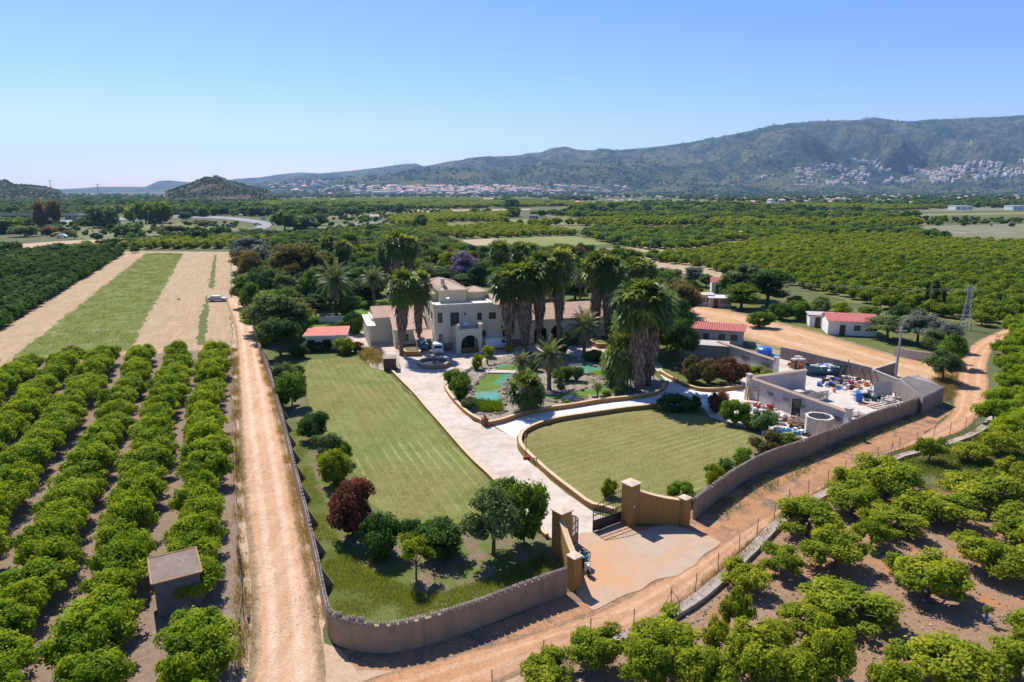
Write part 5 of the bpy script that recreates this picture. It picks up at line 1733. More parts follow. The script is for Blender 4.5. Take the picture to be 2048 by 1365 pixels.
POSTS = [(985, 1392), (1086, 1330), (1180, 1284), (1267, 1266), (1341, 1218), (1390, 1189.5), (1436, 1147), (1477.5, 1108.5), (1513.5, 1074.4), (1547.5, 1043), (1577, 1013), (1616, 993.7), (1655, 972), (1690, 953), (1725, 937), (1754, 924), (1782, 912), (1797, 905), (1832, 893), (1866, 882), (1899, 872), (1930, 862), (1946, 853), (1961, 840), (1976, 825), (1988, 800), (1996, 780), (2000, 764), (2004, 742), (2004, 720), (2001, 700), (1997, 688)]


def wire_fence(pts, h, label, brace=(), group='wire fences along the dirt tracks', mesh_gap=.16, mesh=True):
    t = empty('wire_fence', (0, 0, 0), 0, label, 'fence', group)
    pm = MB().bar((0, 0, -.05), (0, 0, h + .03), .03, 'post', 6).mesh('post')
    r = random.Random(len(pts))
    for p in pts:
        o = link('post', pm, t)
        o.location = (p.x, p.y, 0)
        o.rotation_euler = (r.uniform(-.03, .03), r.uniform(-.03, .03), 0)
    w = MB()
    for i in range(len(pts) - 1):
        a, b = pts[i], pts[i + 1]
        d = b - a
        n = max(1, int(d.length / mesh_gap))
        for z in (.06, h * .5, h - .03):
            w.bar((a.x, a.y, z), (b.x, b.y, z), .006, 'steel', 3)
        if mesh and a.y < 75:
            k = int(h / mesh_gap)
            for j in range(-k, n):
                for s in (0, 1):
                    s0, s1 = j / n, (j + k) / n
                    z0, z1 = .06, h - .03
                    if s0 < 0: z0 = .06 + (z1 - .06) * (-s0) / (s1 - s0)
                    if s1 > 1: z1 = .06 + (h - .09) * (1 - s0) / (s1 - s0)
                    s0, s1 = max(0, s0), min(1, s1)
                    if s: z0, z1 = h + .03 - z0, h + .03 - z1
                    p, q = a + d * s0, a + d * s1
                    w.add([(p.x, p.y, z0), (q.x, q.y, z1), (q.x, q.y, z1 + .008), (p.x, p.y, z0 + .008)], [(0, 1, 2, 3)], 'steel')
    w.build('wire_mesh', None, t)
    for i in brace:
        p = pts[i]
        for s in (-1, 1):
            j = min(len(pts) - 1, max(0, i + s))
            d = (pts[j] - p).normalized() if j != i else Vector((0, 0))
            e = p + d * 1.1
            MB().bar((p.x, p.y, h * .85), (e.x, e.y, 0), .022, 'post', 5).build('brace', None, t)
    return t


wire_fence([G(*p).xy for p in POSTS], 1.6, 'chain link fence with thin posts following the dirt road', brace=(4, 16, 10))
lf = [G(x, y).xy for x, y in ((464, 700), (466, 735), (467, 770), (468, 810), (470, 850), (471, 900), (472, 955), (474, 1010), (476, 1070), (478, 1120))]
wire_fence(lf, 1.9, 'sagging wire fence between the left orchard and the pale track', brace=(0, 9), mesh_gap=.2)
wire_fence([G(x, y).xy for x, y in ((486, 1195), (488, 1240), (482, 1290), (472, 1345), (464, 1400))], 1.9, 'leaning wire fence by the track at the bottom', brace=(0, 2), mesh_gap=.2)
wire_fence([G(x, y).xy for x, y in ((462, 504), (462, 520), (463, 540), (464, 560), (466, 590), (468, 620))], 2.2, 'distant fence at the head of the straw field', mesh=False)
# open metal gate leaf lying against the left fence
t = empty('field_gate', G(480, 1115), R(100), 'rusty open field gate leaf leaning beside the left track fence', 'gate')
f = MB()
for x in (0, 1.3, 2.6):
    f.bar((x, 0, .1), (x, 0, 2.0), .03, 'rust', 6)
for z in (.1, 1.0, 2.0):
    f.bar((0, 0, z), (2.6, 0, z), .025, 'rust', 6)
f.bar((0, 0, .1), (1.3, 0, 1.0), .02, 'rust').bar((1.3, 0, 1), (2.6, 0, 2), .02, 'rust')
f.build('frame', None, t)
t.rotation_euler = (0, R(0), R(-70))
o = MB().bar((0, 0, 0), (.6, -1.6, .25), .12, 'bark', 7, .09).build('fallen_log')
o.location = G(497, 1215)
setp(o, 'dark log lying on the sandy verge beside the left track', 'log')

# shed in the left orchard ------------------------------------------------
c4 = [G(303, 1117, 2.75), G(399, 1094, 2.75), G(398, 1145, 2.5), G(293, 1173, 2.5)]
cx = sum((c for c in c4), Vector()) / 4
ax = (c4[1] - c4[0]).xy.normalized()
ang = math.atan2(ax.y, ax.x)
W_, D_ = (c4[1] - c4[0]).length, (c4[3] - c4[0]).length
t = empty('orchard_shed', (cx.x, cx.y, 0), ang, 'small windowless grey shed with a mossy flat roof among orange trees', 'shed')
b = MB()
w, d = W_ / 2 - .16, D_ / 2 - .16
b.add([(-w, -d, -.05), (w, -d, -.05), (w, d, -.05), (-w, d, -.05), (-w, -d, 2.42), (w, -d, 2.42), (w, d, 2.66), (-w, d, 2.66)], [(0, 1, 5, 4), (1, 2, 6, 5), (2, 3, 7, 6), (3, 0, 4, 7), (4, 5, 6, 7)], 'shedwall')
b.build('wall', None, t)
w, d = W_ / 2, D_ / 2
b = MB()
b.add([(-w, -d, 2.43), (w, -d, 2.43), (w, d, 2.67), (-w, d, 2.67), (-w, -d, 2.53), (w, -d, 2.53), (w, d, 2.77), (-w, d, 2.77)], [(3, 2, 1, 0), (0, 1, 5, 4), (1, 2, 6, 5), (2, 3, 7, 6), (3, 0, 4, 7), (4, 5, 6, 7)], 'shedroof')
rf = b.build('roof', None, t)
b = MB()
sl0 = math.atan2(.24, 2 * d)
for (x0, y0, x1, y1) in ((-w, -d, w, -d), (-w, d, w, d), (-w, -d, -w, d), (w, -d, w, d)):
    z = lambda y: 2.535 + (y + d) / (2 * d) * .24
    b.bar((x0, y0, z(y0)), (x1, y1, z(y1)), .055, 'shedrim', 5)
b.build('roof_edge', None, t)


# ---------------------------------------------------------------- roofs of barrel tiles
def tile_slope(b, p0, p1, p2, p3, m='rooftile', pitch=.26, r=.085, rows=.42):
    """slope with eaves p0-p1 and ridge p3-p2: rows of round tiles over a bed"""
    p0, p1, p2, p3 = map(Vector, (p0, p1, p2, p3))
    b.add([p0, p1, p2, p3], [(0, 1, 2, 3)], m)
    n = max(1, int((p1 - p0).length / pitch))
    nrm = (p1 - p0).cross(p3 - p0).normalized()
    if nrm.z < 0: nrm = -nrm
    u = (p1 - p0).normalized()
    for i in range(n):
        s = (i + .5) / n
        a, c = p0.lerp(p1, s), p3.lerp(p2, s)
        vs = []
        for q in (a - (c - a).normalized() * .07, c):
            for dx, dz in ((-r, .0), (-r * .6, r), (r * .6, r), (r, .0)):
                vs.append(q + u * dx + nrm * (dz + .004))
        b.add(vs, [(0, 4, 5, 1), (1, 5, 6, 2), (2, 6, 7, 3), (0, 1, 2, 3)], m)


def hip_roof(b, x0, x1, y0, y1, z, h, m='rooftile', ov=.35, cut=None):
    x0 -= ov; x1 += ov; y0 -= ov; y1 += ov
    dx, dy = x1 - x0, y1 - y0
    k = min(dx, dy) / 2
    if dx >= dy:
        a, c = (x0 + k, (y0 + y1) / 2, z + h), (x1 - k, (y0 + y1) / 2, z + h)
    else:
        a, c = ((x0 + x1) / 2, y0 + k, z + h), ((x0 + x1) / 2, y1 - k, z + h)
    c00, c10, c11, c01 = (x0, y0, z), (x1, y0, z), (x1, y1, z), (x0, y1, z)
    def tri(p, q, apex):
        tile_slope_tri(b, p, q, apex, m)
    if dx >= dy:
        tile_slope_trap(b, c00, c10, c, a, m); tile_slope_trap(b, c11, c01, a, c, m)
        tile_slope_trap(b, c10, c11, c, c, m); tile_slope_trap(b, c01, c00, a, a, m)
    else:
        tile_slope_trap(b, c00, c10, a, a, m); tile_slope_trap(b, c10, c11, c, a, m)
        tile_slope_trap(b, c11, c01, c, c, m); tile_slope_trap(b, c01, c00, a, c, m)
    b.add([(x0, y0, z - .12), (x1, y0, z - .12), (x1, y1, z - .12), (x0, y1, z - .12), (x0, y0, z - .005), (x1, y0, z - .005), (x1, y1, z - .005), (x0, y1, z - .005)], [(3, 2, 1, 0), (0, 1, 5, 4), (1, 2, 6, 5), (2, 3, 7, 6), (3, 0, 4, 7)], 'cream_light')


def tile_slope_trap(b, p0, p1, p2, p3, m, pitch=.27, r=.085):
    """eaves p0-p1, ridge p3-p2 (maybe shorter or a point): tiles run straight up the slope"""
    p0, p1, p2, p3 = map(Vector, (p0, p1, p2, p3))
    b.add([p0, p1, p2] + ([p3] if (p3 - p2).length > .01 else []), [(0, 1, 2, 3) if (p3 - p2).length > .01 else (0, 1, 2)], m)
    u = (p1 - p0).normalized()
    Lh = (p1 - p0).length
    mid = (p2 + p3) / 2
    nrm = (p1 - p0).cross(mid - p0).normalized()
    if nrm.z < 0: nrm = -nrm
    up = nrm.cross(u)
    if up.z < 0: up = -up
    H = (mid - p0).dot(up)
    a0, a1 = (p3 - p0).dot(u), (p2 - p0).dot(u)
    if a0 > a1: a0, a1 = a1, a0
    n = max(1, int(Lh / pitch))
    for i in range(n):
        s = (i + .5) / n * Lh
        if s < a0: l = H * s / max(a0, .01)
        elif s > a1: l = H * (Lh - s) / max(Lh - a1, .01)
        else: l = H
        if l < .1: continue
        a = p0 + u * s
        c = a + up * l
        vs = []
        for q in (a - up * .07, c):
            for dx, dz in ((-r, .0), (-r * .6, r), (r * .6, r), (r, .0)):
                vs.append(q + u * dx + nrm * (dz + .004))
        b.add(vs, [(0, 4, 5, 1), (1, 5, 6, 2), (2, 6, 7, 3), (0, 1, 2, 3)], m)


def window(parent, x, y, z, w, h, face='front', frame='frame', shut=None, out=.02, name='window', grille=False):
    """reveal, frame, panes; face front = looks to -y, left = looks to -x"""
    t = MB()
    def bx(b, u0, u1, v0, v1, d0, d1, m):
        if face == 'front':
            b.box(x + (u0 + u1) / 2, y - (d0 + d1) / 2, z + v0, u1 - u0, d1 - d0, v1 - v0, m)
        else:
            b.box(x - (d0 + d1) / 2, y + (u0 + u1) / 2, z + v0, d1 - d0, u1 - u0, v1 - v0, m)
    f = .08
    bx(t, -w / 2, w / 2, 0, f, -.1, out + .04, frame)
    bx(t, -w / 2, w / 2, h - f, h, -.1, out + .04, frame)
    bx(t, -w / 2, -w / 2 + f, f, h - f, -.1, out + .038, frame)
    bx(t, w / 2 - f, w / 2, f, h - f, -.1, out + .038, frame)
    bx(t, -.03, .03, f, h - f, -.08, out + .03, frame)
    o = t.build(name, None, parent)
    g = MB()
    bx(g, -w / 2 + f, -.031, f, h - f, -.05, out + .006, 'glass')
    g.build('pane', None, o)
    g = MB()
    bx(g, .031, w / 2 - f, f, h - f, -.05, out + .006, 'glass')
    g.build('pane', None, o)
    s = MB()
    bx(s, -w / 2 - .08, w / 2 + .08, -.09, -.002, 0, .14, 'cream_light')
    s.build('sill', None, o)
    return o


def arch_panel(b, x0, x1, z0, z1, spans, y, th, m, face='front', seg=12):
    """wall x0..x1 with round-headed openings: spans = [(a, b, spring height)]"""
    def q(u, z, d):
        return (u, y + d, z) if face == 'front' else (y + d, u, z)
    def quad(ps):
        vs = [q(u, z, 0) for u, z in ps] + [q(u, z, th) for u, z in ps]
        n = len(ps)
        b.add(vs, [tuple(range(n)), tuple(range(2 * n - 1, n - 1, -1))] + [(i, n + i, n + (i + 1) % n, (i + 1) % n) for i in range(n)], m)
    cur = x0
    for a, c, zs in spans:
        quad([(cur, z0), (a, z0), (a, z1), (cur, z1)])
        r = (c - a) / 2
        mid = (a + c) / 2
        for i in range(seg):
            t0, t1 = PI - PI * i / seg, PI - PI * (i + 1) / seg
            u0, u1 = mid + r * math.cos(t0), mid + r * math.cos(t1)
            quad([(u0, zs + r * math.sin(t0)), (u1, zs + r * math.sin(t1)), (u1, z1), (u0, z1)])
        cur = c
    quad([(cur, z0), (x1, z0), (x1, z1), (cur, z1)])


# ---------------------------------------------------------------- the house
M['fountainwater'] = plain('dark_fountain_water', (0.03, 0.10, 0.12), 0.1, 0.3, spec=0.8)
M['kerbc'] = plain('weathered_kerb_concrete', (0.36, 0.30, 0.25), 0.95, 0.22, 2.5, stain=(0.20, 0.16, 0.13))
ho = G(870, 703)
HA = R(16.5)
house = empty('villa', ho, HA, 'large cream villa with tiled roofs, flat terrace and arched porch', 'house')
H8 = 7.7
b = MB().box(7.75, 4.5, -.05, 15.5, 9.0, H8 + .05, 'cream')
b.build('main_wall', None, house)
b = MB()
for (cx_, cy_, sx_, sy_) in ((5.2, .17, 10.4, .34), (.17, 2.5, .34, 4.31), (10.23, 2.5, .34, 4.31)):
    b.box(cx_, cy_, H8 + .002, sx_, sy_, .3, 'cream_light')
b.build('parapet', None, house)
MB().box(5.2, 2.5, H8 + .004, 10.0, 4.3, .02, 'terrace').build('terrace_floor', None, house)
b = MB().box(4.1, 6.2, H8 + .002, 4.8, 4.4, 2.2, 'cream').box(.9, 7.6, H8 + .002, 2.2, 3.4, 1.4, 'cream').box(8.4, 7.2, H8 + .002, 4.0, 3.6, 1.5, 'cream').box(3.2, 12.5, 0, 6.0, 6.0, H8 + 2.2, 'cream')
b.build('upper_storey_wall', None, house)
b = MB()
hip_roof(b, 1.7, 6.5, 4.0, 8.4, H8 + 2.2, 1.0, 'rooftile_pale')
b.build('roof', None, house)
b = MB()
hip_roof(b, -.2, 1.25, 5.9, 9.3, H8 + 1.4, .5, 'rooftile_pale')
b.build('roof', None, house)
b = MB()
hip_roof(b, 6.95, 10.4, 5.4, 9.0, H8 + 1.5, .75, 'rooftile_pale')
b.build('roof', None, house)
b = MB()
hip_roof(b, .2, 6.2, 9.6, 15.4, H8 + 2.3, 1.1, 'rooftile')
b.build('roof', None, house)
b = MB()
tile_slope_trap(b, (10.7, -.3, H8 - .1), (15.8, -.3, H8 - .1), (15.8, 4.6, H8 + 1.0), (10.7, 4.6, H8 + 1.0), 'rooftile')
tile_slope_trap(b, (15.8, 9.3, H8 - .1), (10.7, 9.3, H8 - .1), (10.7, 4.6, H8 + 1.0), (15.8, 4.6, H8 + 1.0), 'rooftile')
b.add([(10.75, 0, H8), (10.75, 9, H8), (10.75, 4.6, H8 + .96)], [(0, 2, 1)], 'cream')
b.add([(15.5, 0, H8), (15.5, 9, H8), (15.5, 4.6, H8 + .96)], [(0, 1, 2)], 'cream')
b.build('roof', None, house)
MB().box(2.6, 5.4, H8 + 3.0, .6, .6, .9, 'cream').box(2.6, 5.4, H8 + 3.9, .75, .75, .1, 'rooftile').build('chimney', None, house)
MB().box(1.5, -.03, 0, 3.0, .06, 1.3, 'stonebase').box(11.5, -.03, 0, 8.0, .06, 1.2, 'stonebase').box(-.03, 5, 0, .06, 8, 1.3, 'stonebase').build('plinth', None, house)
for (x, z, w, h) in ((1.0, 4.9, .75, 1.7), (7.9, 5.0, .8, 1.3), (10.2, 5.1, 1.25, 1.15), (1.05, 1.35, .75, 1.6), (8.3, 1.9, 1.35, 1.25), (12.6, 1.9, 1.2, 1.2)):
    window(house, x, 0, z, w, h)
window(house, 0, 2.2, 5.2, .9, 1.4, 'left')
window(house, 0, 5.4, 5.2, .9, 1.4, 'left')
d_ = MB().box(3.55, -.02, 4.2, 1.45, .12, 2.35, 'shutter_green').build('balcony_door', None, house)
MB().box(3.55, -.085, 4.3, .55, .02, 2.1, 'glass').build('pane', None, d_)
for x in (5.3, 11.9):
    z = 6.0 if x < 6 else 3.4
    MB().box(x, -.14, z, .2, .28, .35, 'blackiron').bar((x, -.14, z + .35), (x, -.02, z + .55), .03, 'blackiron').build('wall_lamp', None, house)
MB().box(5.4, -.16, 4.25, .8, .3, .6, 'white').build('air_conditioner', None, house)
# satellite dish
b = MB().bar((2.4, .5, H8 + .3), (2.4, .5, H8 + 1.3), .04, 'steel').lathe([(0.02, 0), (.25, .04), (.42, .14)], 12, 'white', (2.4, .5, H8 + 1.2))
b.build('satellite_dish', None, house)
# porch
b = MB()
arch_panel(b, 3.15, 7.6, 0, 3.55, [(3.95, 7.0, 1.55)], -3.0, .35, 'cream')
arch_panel(b, -3.0 + .351, -.001, 0, 3.55, [(-2.2, -.5, 1.7)], 3.15, .35, 'cream', 'left')
arch_panel(b, -3.0 + .351, -.001, 0, 3.55, [(-2.2, -.5, 1.7)], 7.25, .35, 'cream', 'left')
b.box(5.375, -1.5, 3.552, 4.45, 3.0, .2, 'cream_light')
b.build('porch', None, house)
b = MB()
b.box(3.4, -2.72, 3.753, .5, .55, 1.15, 'cream').box(7.35, -2.72, 3.753, .5, .55, 1.15, 'cream')
b.box(5.375, -2.88, 3.753, 3.44, .2, .35, 'cream').box(3.25, -1.22, 3.753, .2, 2.43, .75, 'cream').box(7.5, -1.22, 3.753, .2, 2.43, .75, 'cream')
b.build('balcony_wall', None, house)
b = MB()
for x in (3.4, 7.35):
    tile_slope_trap(b, (x - .35, -3.1, 4.86), (x + .35, -3.1, 4.86), (x + .35, -2.35, 5.05), (x - .35, -2.35, 5.05), 'rooftile')
b.build('balcony_cap', None, house)
b = MB()
for i in range(14):
    x = 3.8 + i * .24
    b.box(x, -2.88, 4.11, .03, .03, .55, 'blackiron')
b.box(5.4, -2.88, 4.66, 3.3, .05, .04, 'blackiron')
b.build('balcony_railing', None, house)
b = MB().box(5.4, -.04, 0, 3.0, .08, 2.6, 'dark').box(5.0, -.1, 0, 1.6, .06, 2.1, 'frame')
b.build('entrance_door', None, house)
b = MB().box(5.4, -2.95, 0, 3.0, .12, .95, 'rust')
b.build('porch_railing', None, house)
# right wing with arches
b = MB()
arch_panel(b, 17.0, 33.0, 0, 4.4, [(18.2, 20.6, 1.9), (21.4, 23.8, 1.9)], 1.0, .35, 'cream')
b.box(25, 5.9, 0, 16, 6.2, 4.4, 'cream').box(17.2, 2.1, 0, .35, 1.49, 4.4, 'cream').box(32.8, 2.1, 0, .35, 1.49, 4.4, 'cream').box(16.25, 4.5, 0, 1.5, 6, 5.4, 'cream')
b.build('wing_wall', None, house)
MB().box(21, 2.78, 0.02, 5.8, .06, 2.9, 'dark').build('painted_porch_shade', None, house)  # thin near-black panel on the back wall paints the shade behind the arches
b = MB()
tile_slope_trap(b, (16.9, .6, 4.35), (33.3, .6, 4.35), (33.3, 5.2, 6.5), (16.9, 5.2, 6.5), 'rooftile')
tile_slope_trap(b, (33.3, 9.4, 4.35), (16.9, 9.4, 4.35), (16.9, 5.2, 6.5), (33.3, 5.2, 6.5), 'rooftile')
b.add([(17.01, 1, 4.39), (17.01, 9, 4.39), (17.01, 5.2, 6.4)], [(0, 1, 2)], 'cream')
b.add([(32.99, 1, 4.39), (32.99, 9, 4.39), (32.99, 5.2, 6.4)], [(0, 1, 2)], 'cream')
b.build('roof', None, house)
for x in (26.5, 29.5):
    window(house, x, 1.0, 1.6, 1.1, 1.3)
# left wing: low building with arcade and tiled lean-to
b = MB().box(-4.9, 12.5, 0, 9.6, 7.0, 4.6, 'cream').box(-3.6, 6.5, 0, 5.4, 5.0, 3.3, 'cream')
b.build('wing_wall', None, house)
b = MB()
arch_panel(b, 5.0, 16.0, 0, 3.9, [(6.0, 8.2, 1.9), (9.0, 11.2, 1.9), (12.0, 14.2, 1.9)], -10.6, .3, 'cream_light', 'left')
b.box(-10.1, 10.5, 3.902, 1.5, 11.4, .22, 'cream_light')
b.build('arcade', None, house)
b = MB()
tile_slope_trap(b, (-6.6, 3.6, 3.3), (-.7, 3.6, 3.3), (-.7, 8.95, 5.3), (-6.6, 8.95, 5.3), 'rooftile')
tile_slope_trap(b, (-9.5, 8.9, 4.65), (-.2, 8.9, 4.65), (-.2, 12.5, 6.2), (-9.5, 12.5, 6.2), 'rooftile')
tile_slope_trap(b, (-.2, 16.2, 4.65), (-9.5, 16.2, 4.65), (-9.5, 12.5, 6.2), (-.2, 12.5, 6.2), 'rooftile')
b.build('roof', None, house)
b = MB()
tile_slope_trap(b, (-3.4, -.5, 2.35), (-.4, -.5, 2.35), (-.05, 2.6, 3.3), (-3.2, 2.6, 3.3), 'rooftile')
b.bar((-3.2, -.4, 0), (-3.2, -.4, 2.35), .07, 'cream_light')
b.build('porch_canopy', None, house)
window(house, -4.4, 4.0, 1.2, .9, 1.3)
MB().box(-2.1, 3.96, .02, 1.0, .08, 2.0, 'white').build('side_door', None, house)
# brick steps beside the arcade
t = empty('brick_steps', G(787, 682), HA, 'short flight of orange brick steps at the left wing', 'steps')
for i in range(5):
    MB().box(0, i * .32, 0, 2.0, .315, .17 * (i + 1), 'orangepl').build('step', None, t)

# red-roofed garden hut at the left
hut = empty('garden_hut', G(607, 705), R(9), 'low white hut with a flat bright red roof', 'hut')
HW, HD, HH = 7.3, 8.0, 2.5
MB().box(HW / 2, HD / 2 + .6, 0, HW - .6, HD - 1.4, HH, 'whitewall').build('wall', None, hut)
MB().box(HW / 2, HD / 2, HH + .002, HW, HD, .28, 'cream_light').build('roof_edge', None, hut)
b = MB()
n = 24
for i in range(n):
    b.box((i + .5) * HW / n, HD / 2, HH + .284, HW / n * .62, HD - .25, .05, 'redroof')
b.box(HW / 2, HD / 2, HH + .283, HW - .25, HD - .25, .03, 'redroof')
b.build('roof', None, hut)
for x in (1.2, 3.8, 5.6):
    MB().box(x, 1.28, .3, 1.3 if x < 5 else .7, .06, 1.5, 'dark').build('opening', None, hut)
# pale tank behind the hut
t = empty('water_basin', G(665, 645), R(8), 'long pale rendered basin behind the red hut', 'basin')
MB().box(0, 0, 0, 5.6, .25, 1.3, 'cream_light').box(0, 3, 0, 5.6, .25, 1.3, 'cream_light').box(-2.68, 1.5, 0, .25, 2.74, 1.3, 'cream_light').box(2.68, 1.5, 0, .25, 2.74, 1.3, 'cream_light').build('rim', None, t)
MB().box(0, 1.5, 0, 5.1, 2.7, 1.05, 'shedroof').build('lid', None, t)

# pool and white pool house far behind
t = empty('swimming_pool', G(957, 549), R(10), 'turquoise garden pool behind the villa', 'pool')
MB().box(0, 0, 0, 12, 9, .5, 'cream_light').build('pool_edge', None, t)
MB().box(0, 0, .5, 11.2, 8.2, .02, 'turq').build('pool_floor', None, t)
t = empty('pool_house', G(978, 562), R(12), 'small white flat roofed pool house behind the villa', 'pool house')
MB().box(0, 0, 0, 6.5, 3.6, 2.6, 'whitewall').build('wall', None, t)
MB().box(0, 0, 2.602, 7.1, 4.2, .16, 'white').build('roof', None, t)
MB().box(-1.2, -1.83, 0, 1, .06, 2, 'dark').build('door', None, t)
MB().box(1.5, -1.83, 1, 1.2, .06, .9, 'glass').build('window', None, t)

# ---------------------------------------------------------------- fountain, planters, shed box, lamp
t = empty('fountain', G(866, 737) + Vector((0, 1.6, 0)), 0, 'round stone fountain basin in front of the villa', 'fountain')
b = MB().lathe([(2.6, 0), (2.6, .55), (2.68, .62), (2.68, .72), (2.2, .72), (2.15, .3), (0, .3)], 8, 'stonebase')
b.build('basin', None, t)
b = MB().lathe([(2.70, .722), (2.18, .722), (2.18, .78), (2.70, .78), (2.70, .722)], 8, 'ochre_cap')
b.build('rim', None, t)
MB().lathe([(2.14, .5), (0.0, .5)], 16, 'fountainwater').build('water', None, t)
bpy.data.objects[-1] if False else None
MB().lathe([(.35, .3), (.22, .7), (.18, 1.1), (.5, 1.25), (.5, 1.32), (.1, 1.3), (.08, 1.6), (0, 1.65)], 10, 'wood').build('pedestal', None, t)


def planter(pix, h, label):
    t = empty('planter', (0, 0, 0), 0, label, 'planter', 'ochre planters round the palms')
    pts = [G(*p).xy for p in pix]
    b, c = wall_mb(pts + [pts[0]], h, .3, 'ochre', cap='ochre_cap')
    b.build('wall', None, t)
    c.build('coping', None, t)
    MB().prism([(p.x, p.y) for p in pts], 0, h - .15, 'bed').build('soil', None, t)


planter([(795, 690), (812, 687), (822, 698), (812, 712), (841, 712), (839, 703), (826, 692), (826, 684)], .75, 'irregular ochre planter holding the two palms left of the villa') if False else planter([(794, 697), (812, 713), (840, 713), (836, 698), (824, 688), (800, 688)], .8, 'ochre planter holding the two palms left of the villa')
planter([(1180, 690), (1195, 697), (1222, 697), (1225, 686), (1205, 680)], .8, 'ochre planter at the foot of the palms by the right wing')

t = empty('garden_cabinet', G(775, 743) + Vector((.2, 1.2, 0)), R(10), 'dark brown wooden cabinet at the corner of the left lawn', 'cabinet')
MB().box(0, 0, 0, 1.9, 2.4, 1.9, 'frame').build('body', None, t)
MB().box(0, 0, 1.902, 2.1, 2.6, .1, 'wood').build('roof', None, t)
for i in range(8):
    MB().box(-.82 + i * .235, -1.22, .05, .2, .04, 1.8, 'frame').build('plank', None, t)

t = empty('lamp_post', G(1052, 918), 0, 'rusty garden lamp post at the junction of the drive', 'lamp post')
MB().box(0, 0, 0, .6, .6, .3, 'red').build('base', None, t)
MB().bar((0, 0, .3), (0, 0, 2.25), .045, 'rust').build('pole', None, t)
MB().lathe([(.05, 2.25), (.16, 2.4), (.18, 2.55), (.02, 2.75)], 8, 'rust').build('lantern', None, t)
t = empty('drive_post', G(1073, 932), 0, 'short dark post by the low wall next to the lamp', 'post')
MB().bar((0, 0, 0), (0, 0, .9), .06, 'rust').build('post', None, t)
t = empty('corner_pedestal', G(970, 853), R(30), 'small dark red brick pedestal where the pond walls meet', 'pedestal')
MB().box(0, 0, 0, .6, .6, .9, 'rust').build('shaft', None, t)
MB().box(0, 0, .902, .7, .7, .12, 'red').build('cap', None, t)
MB().ball((0, 0, 1.18), .17, 'rust').build('finial', None, t)

# footbridge over the pond
t = empty('footbridge', G(1001, 746), R(-3), 'low plank footbridge crossing the pond inlet', 'footbridge')
for i in range(18):
    MB().box(-2.1 + i * .25, 0, .16, .22, 1.5, .06, 'paleplank').build('plank', None, t)
MB().box(0, -.72, .02, 4.6, .12, .14, 'wood').box(0, .72, .02, 4.6, .12, .14, 'wood').build('beam', None, t)


# ---------------------------------------------------------------- vehicles
def wheel(parent, x, y, r, w, side):
    t = MB().lathe([(r * .62, -w / 2), (r, -w / 2 * .9), (r, w / 2 * .9), (r * .62, w / 2)], 14, 'tyre')
    o = t.build('wheel', None, parent)
    o.location = (x, y, r)
    o.rotation_euler = (PI / 2, 0, 0)
    h = MB().lathe([(0, -w * .42), (r * .62, -w * .42), (r * .62, w * .42), (0, w * .42)], 12, 'rim').build('rim', None, o)
    return o


def van(loc, rz, label, Ln, Wd, Ht, prof, paint='white', group='white vans parked in front of the villa', rear=True, side_win=None, name='parked_van'):
    """nose towards +x; prof = side outline"""
    t = empty(name, loc, rz, label, 'van', group)
    b = MB()
    n = len(prof)
    vs = []
    for s, k in ((-1, 1), (1, 1)):
        for (x, z) in prof:
            tum = 1 - .10 * max(0, (z - Ht * .5) / (Ht * .5))
            vs.append((x, s * Wd / 2 * tum, z))
    b.add(vs, [tuple(range(n)), tuple(range(2 * n - 1, n - 1, -1))] + [(i, n + i, n + (i + 1) % n, (i + 1) % n) for i in range(n)], paint)
    b.build('body', None, t, bevel=.04)
    return t


def tz(z, Ht): return 1 - .10 * max(0, (z - Ht * .5) / (Ht * .5))


prof = [(-2.35, .32), (2.3, .32), (2.4, .55), (2.35, .95), (1.75, 1.12), (1.05, 1.85), (.75, 1.95), (-2.25, 1.95), (-2.35, 1.7)]
van1 = van(G(995, 699) + Vector((0, .8, 0)), R(14), 'white panel van parked sideways by the villa porch', 4.8, 1.9, 1.95, prof)
for x in (-1.5, 1.55):
    for s in (-1, 1):
        wheel(van1, x, s * .86, .33, .22, s)
b = MB()
for s in (-1, 1):
    y = s * .95
    b.add([(.55, y * .985, 1.15), (1.45, y * .99, 1.13), (.98, y * .93, 1.72), (.55, y * .93, 1.72)], [(0, 1, 2, 3)] if s < 0 else [(3, 2, 1, 0)], 'glass')
b.build('side_window', None, van1).location = (0, 0, 0)
van1.children[-1].scale = (1, 1.012, 1)
MB().add([(1.76, -.8, 1.15), (1.76, .8, 1.15), (1.1, .74, 1.83), (1.1, -.74, 1.83)], [(0, 1, 2, 3)], 'glass').build('windscreen', None, van1).location = (.02, 0, .02)
for s in (-1, 1):
    MB().box(2.3, s * .72, .72, .16, .3, .22, 'rim').build('headlight', None, van1)
MB().box(0, -.965, .62, 3.4, .02, .1, 'steel').build('side_moulding', None, van1)
prof = [(-2.05, .3), (2.1, .3), (2.2, .5), (2.15, .85), (1.5, 1.0), (.85, 1.65), (.5, 1.8), (-1.95, 1.82), (-2.1, 1.1)]
van2 = van(G(873, 710) + Vector((0, 1.8, 0)), R(100), 'small white van seen from behind beside the fountain', 4.2, 1.8, 1.82, prof)
for x in (-1.3, 1.35):
    for s in (-1, 1):
        wheel(van2, x, s * .8, .31, .2, s)
MB().box(-2.09, 0, 1.15, .04, 1.3, .42, 'glass').build('rear_window', None, van2).rotation_euler = (0, R(0), 0)
MB().box(-2.12, 0, .55, .03, .5, .12, 'steel').build('number_plate', None, van2)
for s in (-1, 1):
    MB().box(-2.09, s * .82, .8, .06, .12, .5, 'red').build('tail_light', None, van2)
    MB().box(.35, s * .855, 1.05, 1.3, .03, .42, 'glass').build('side_window', None, van2)
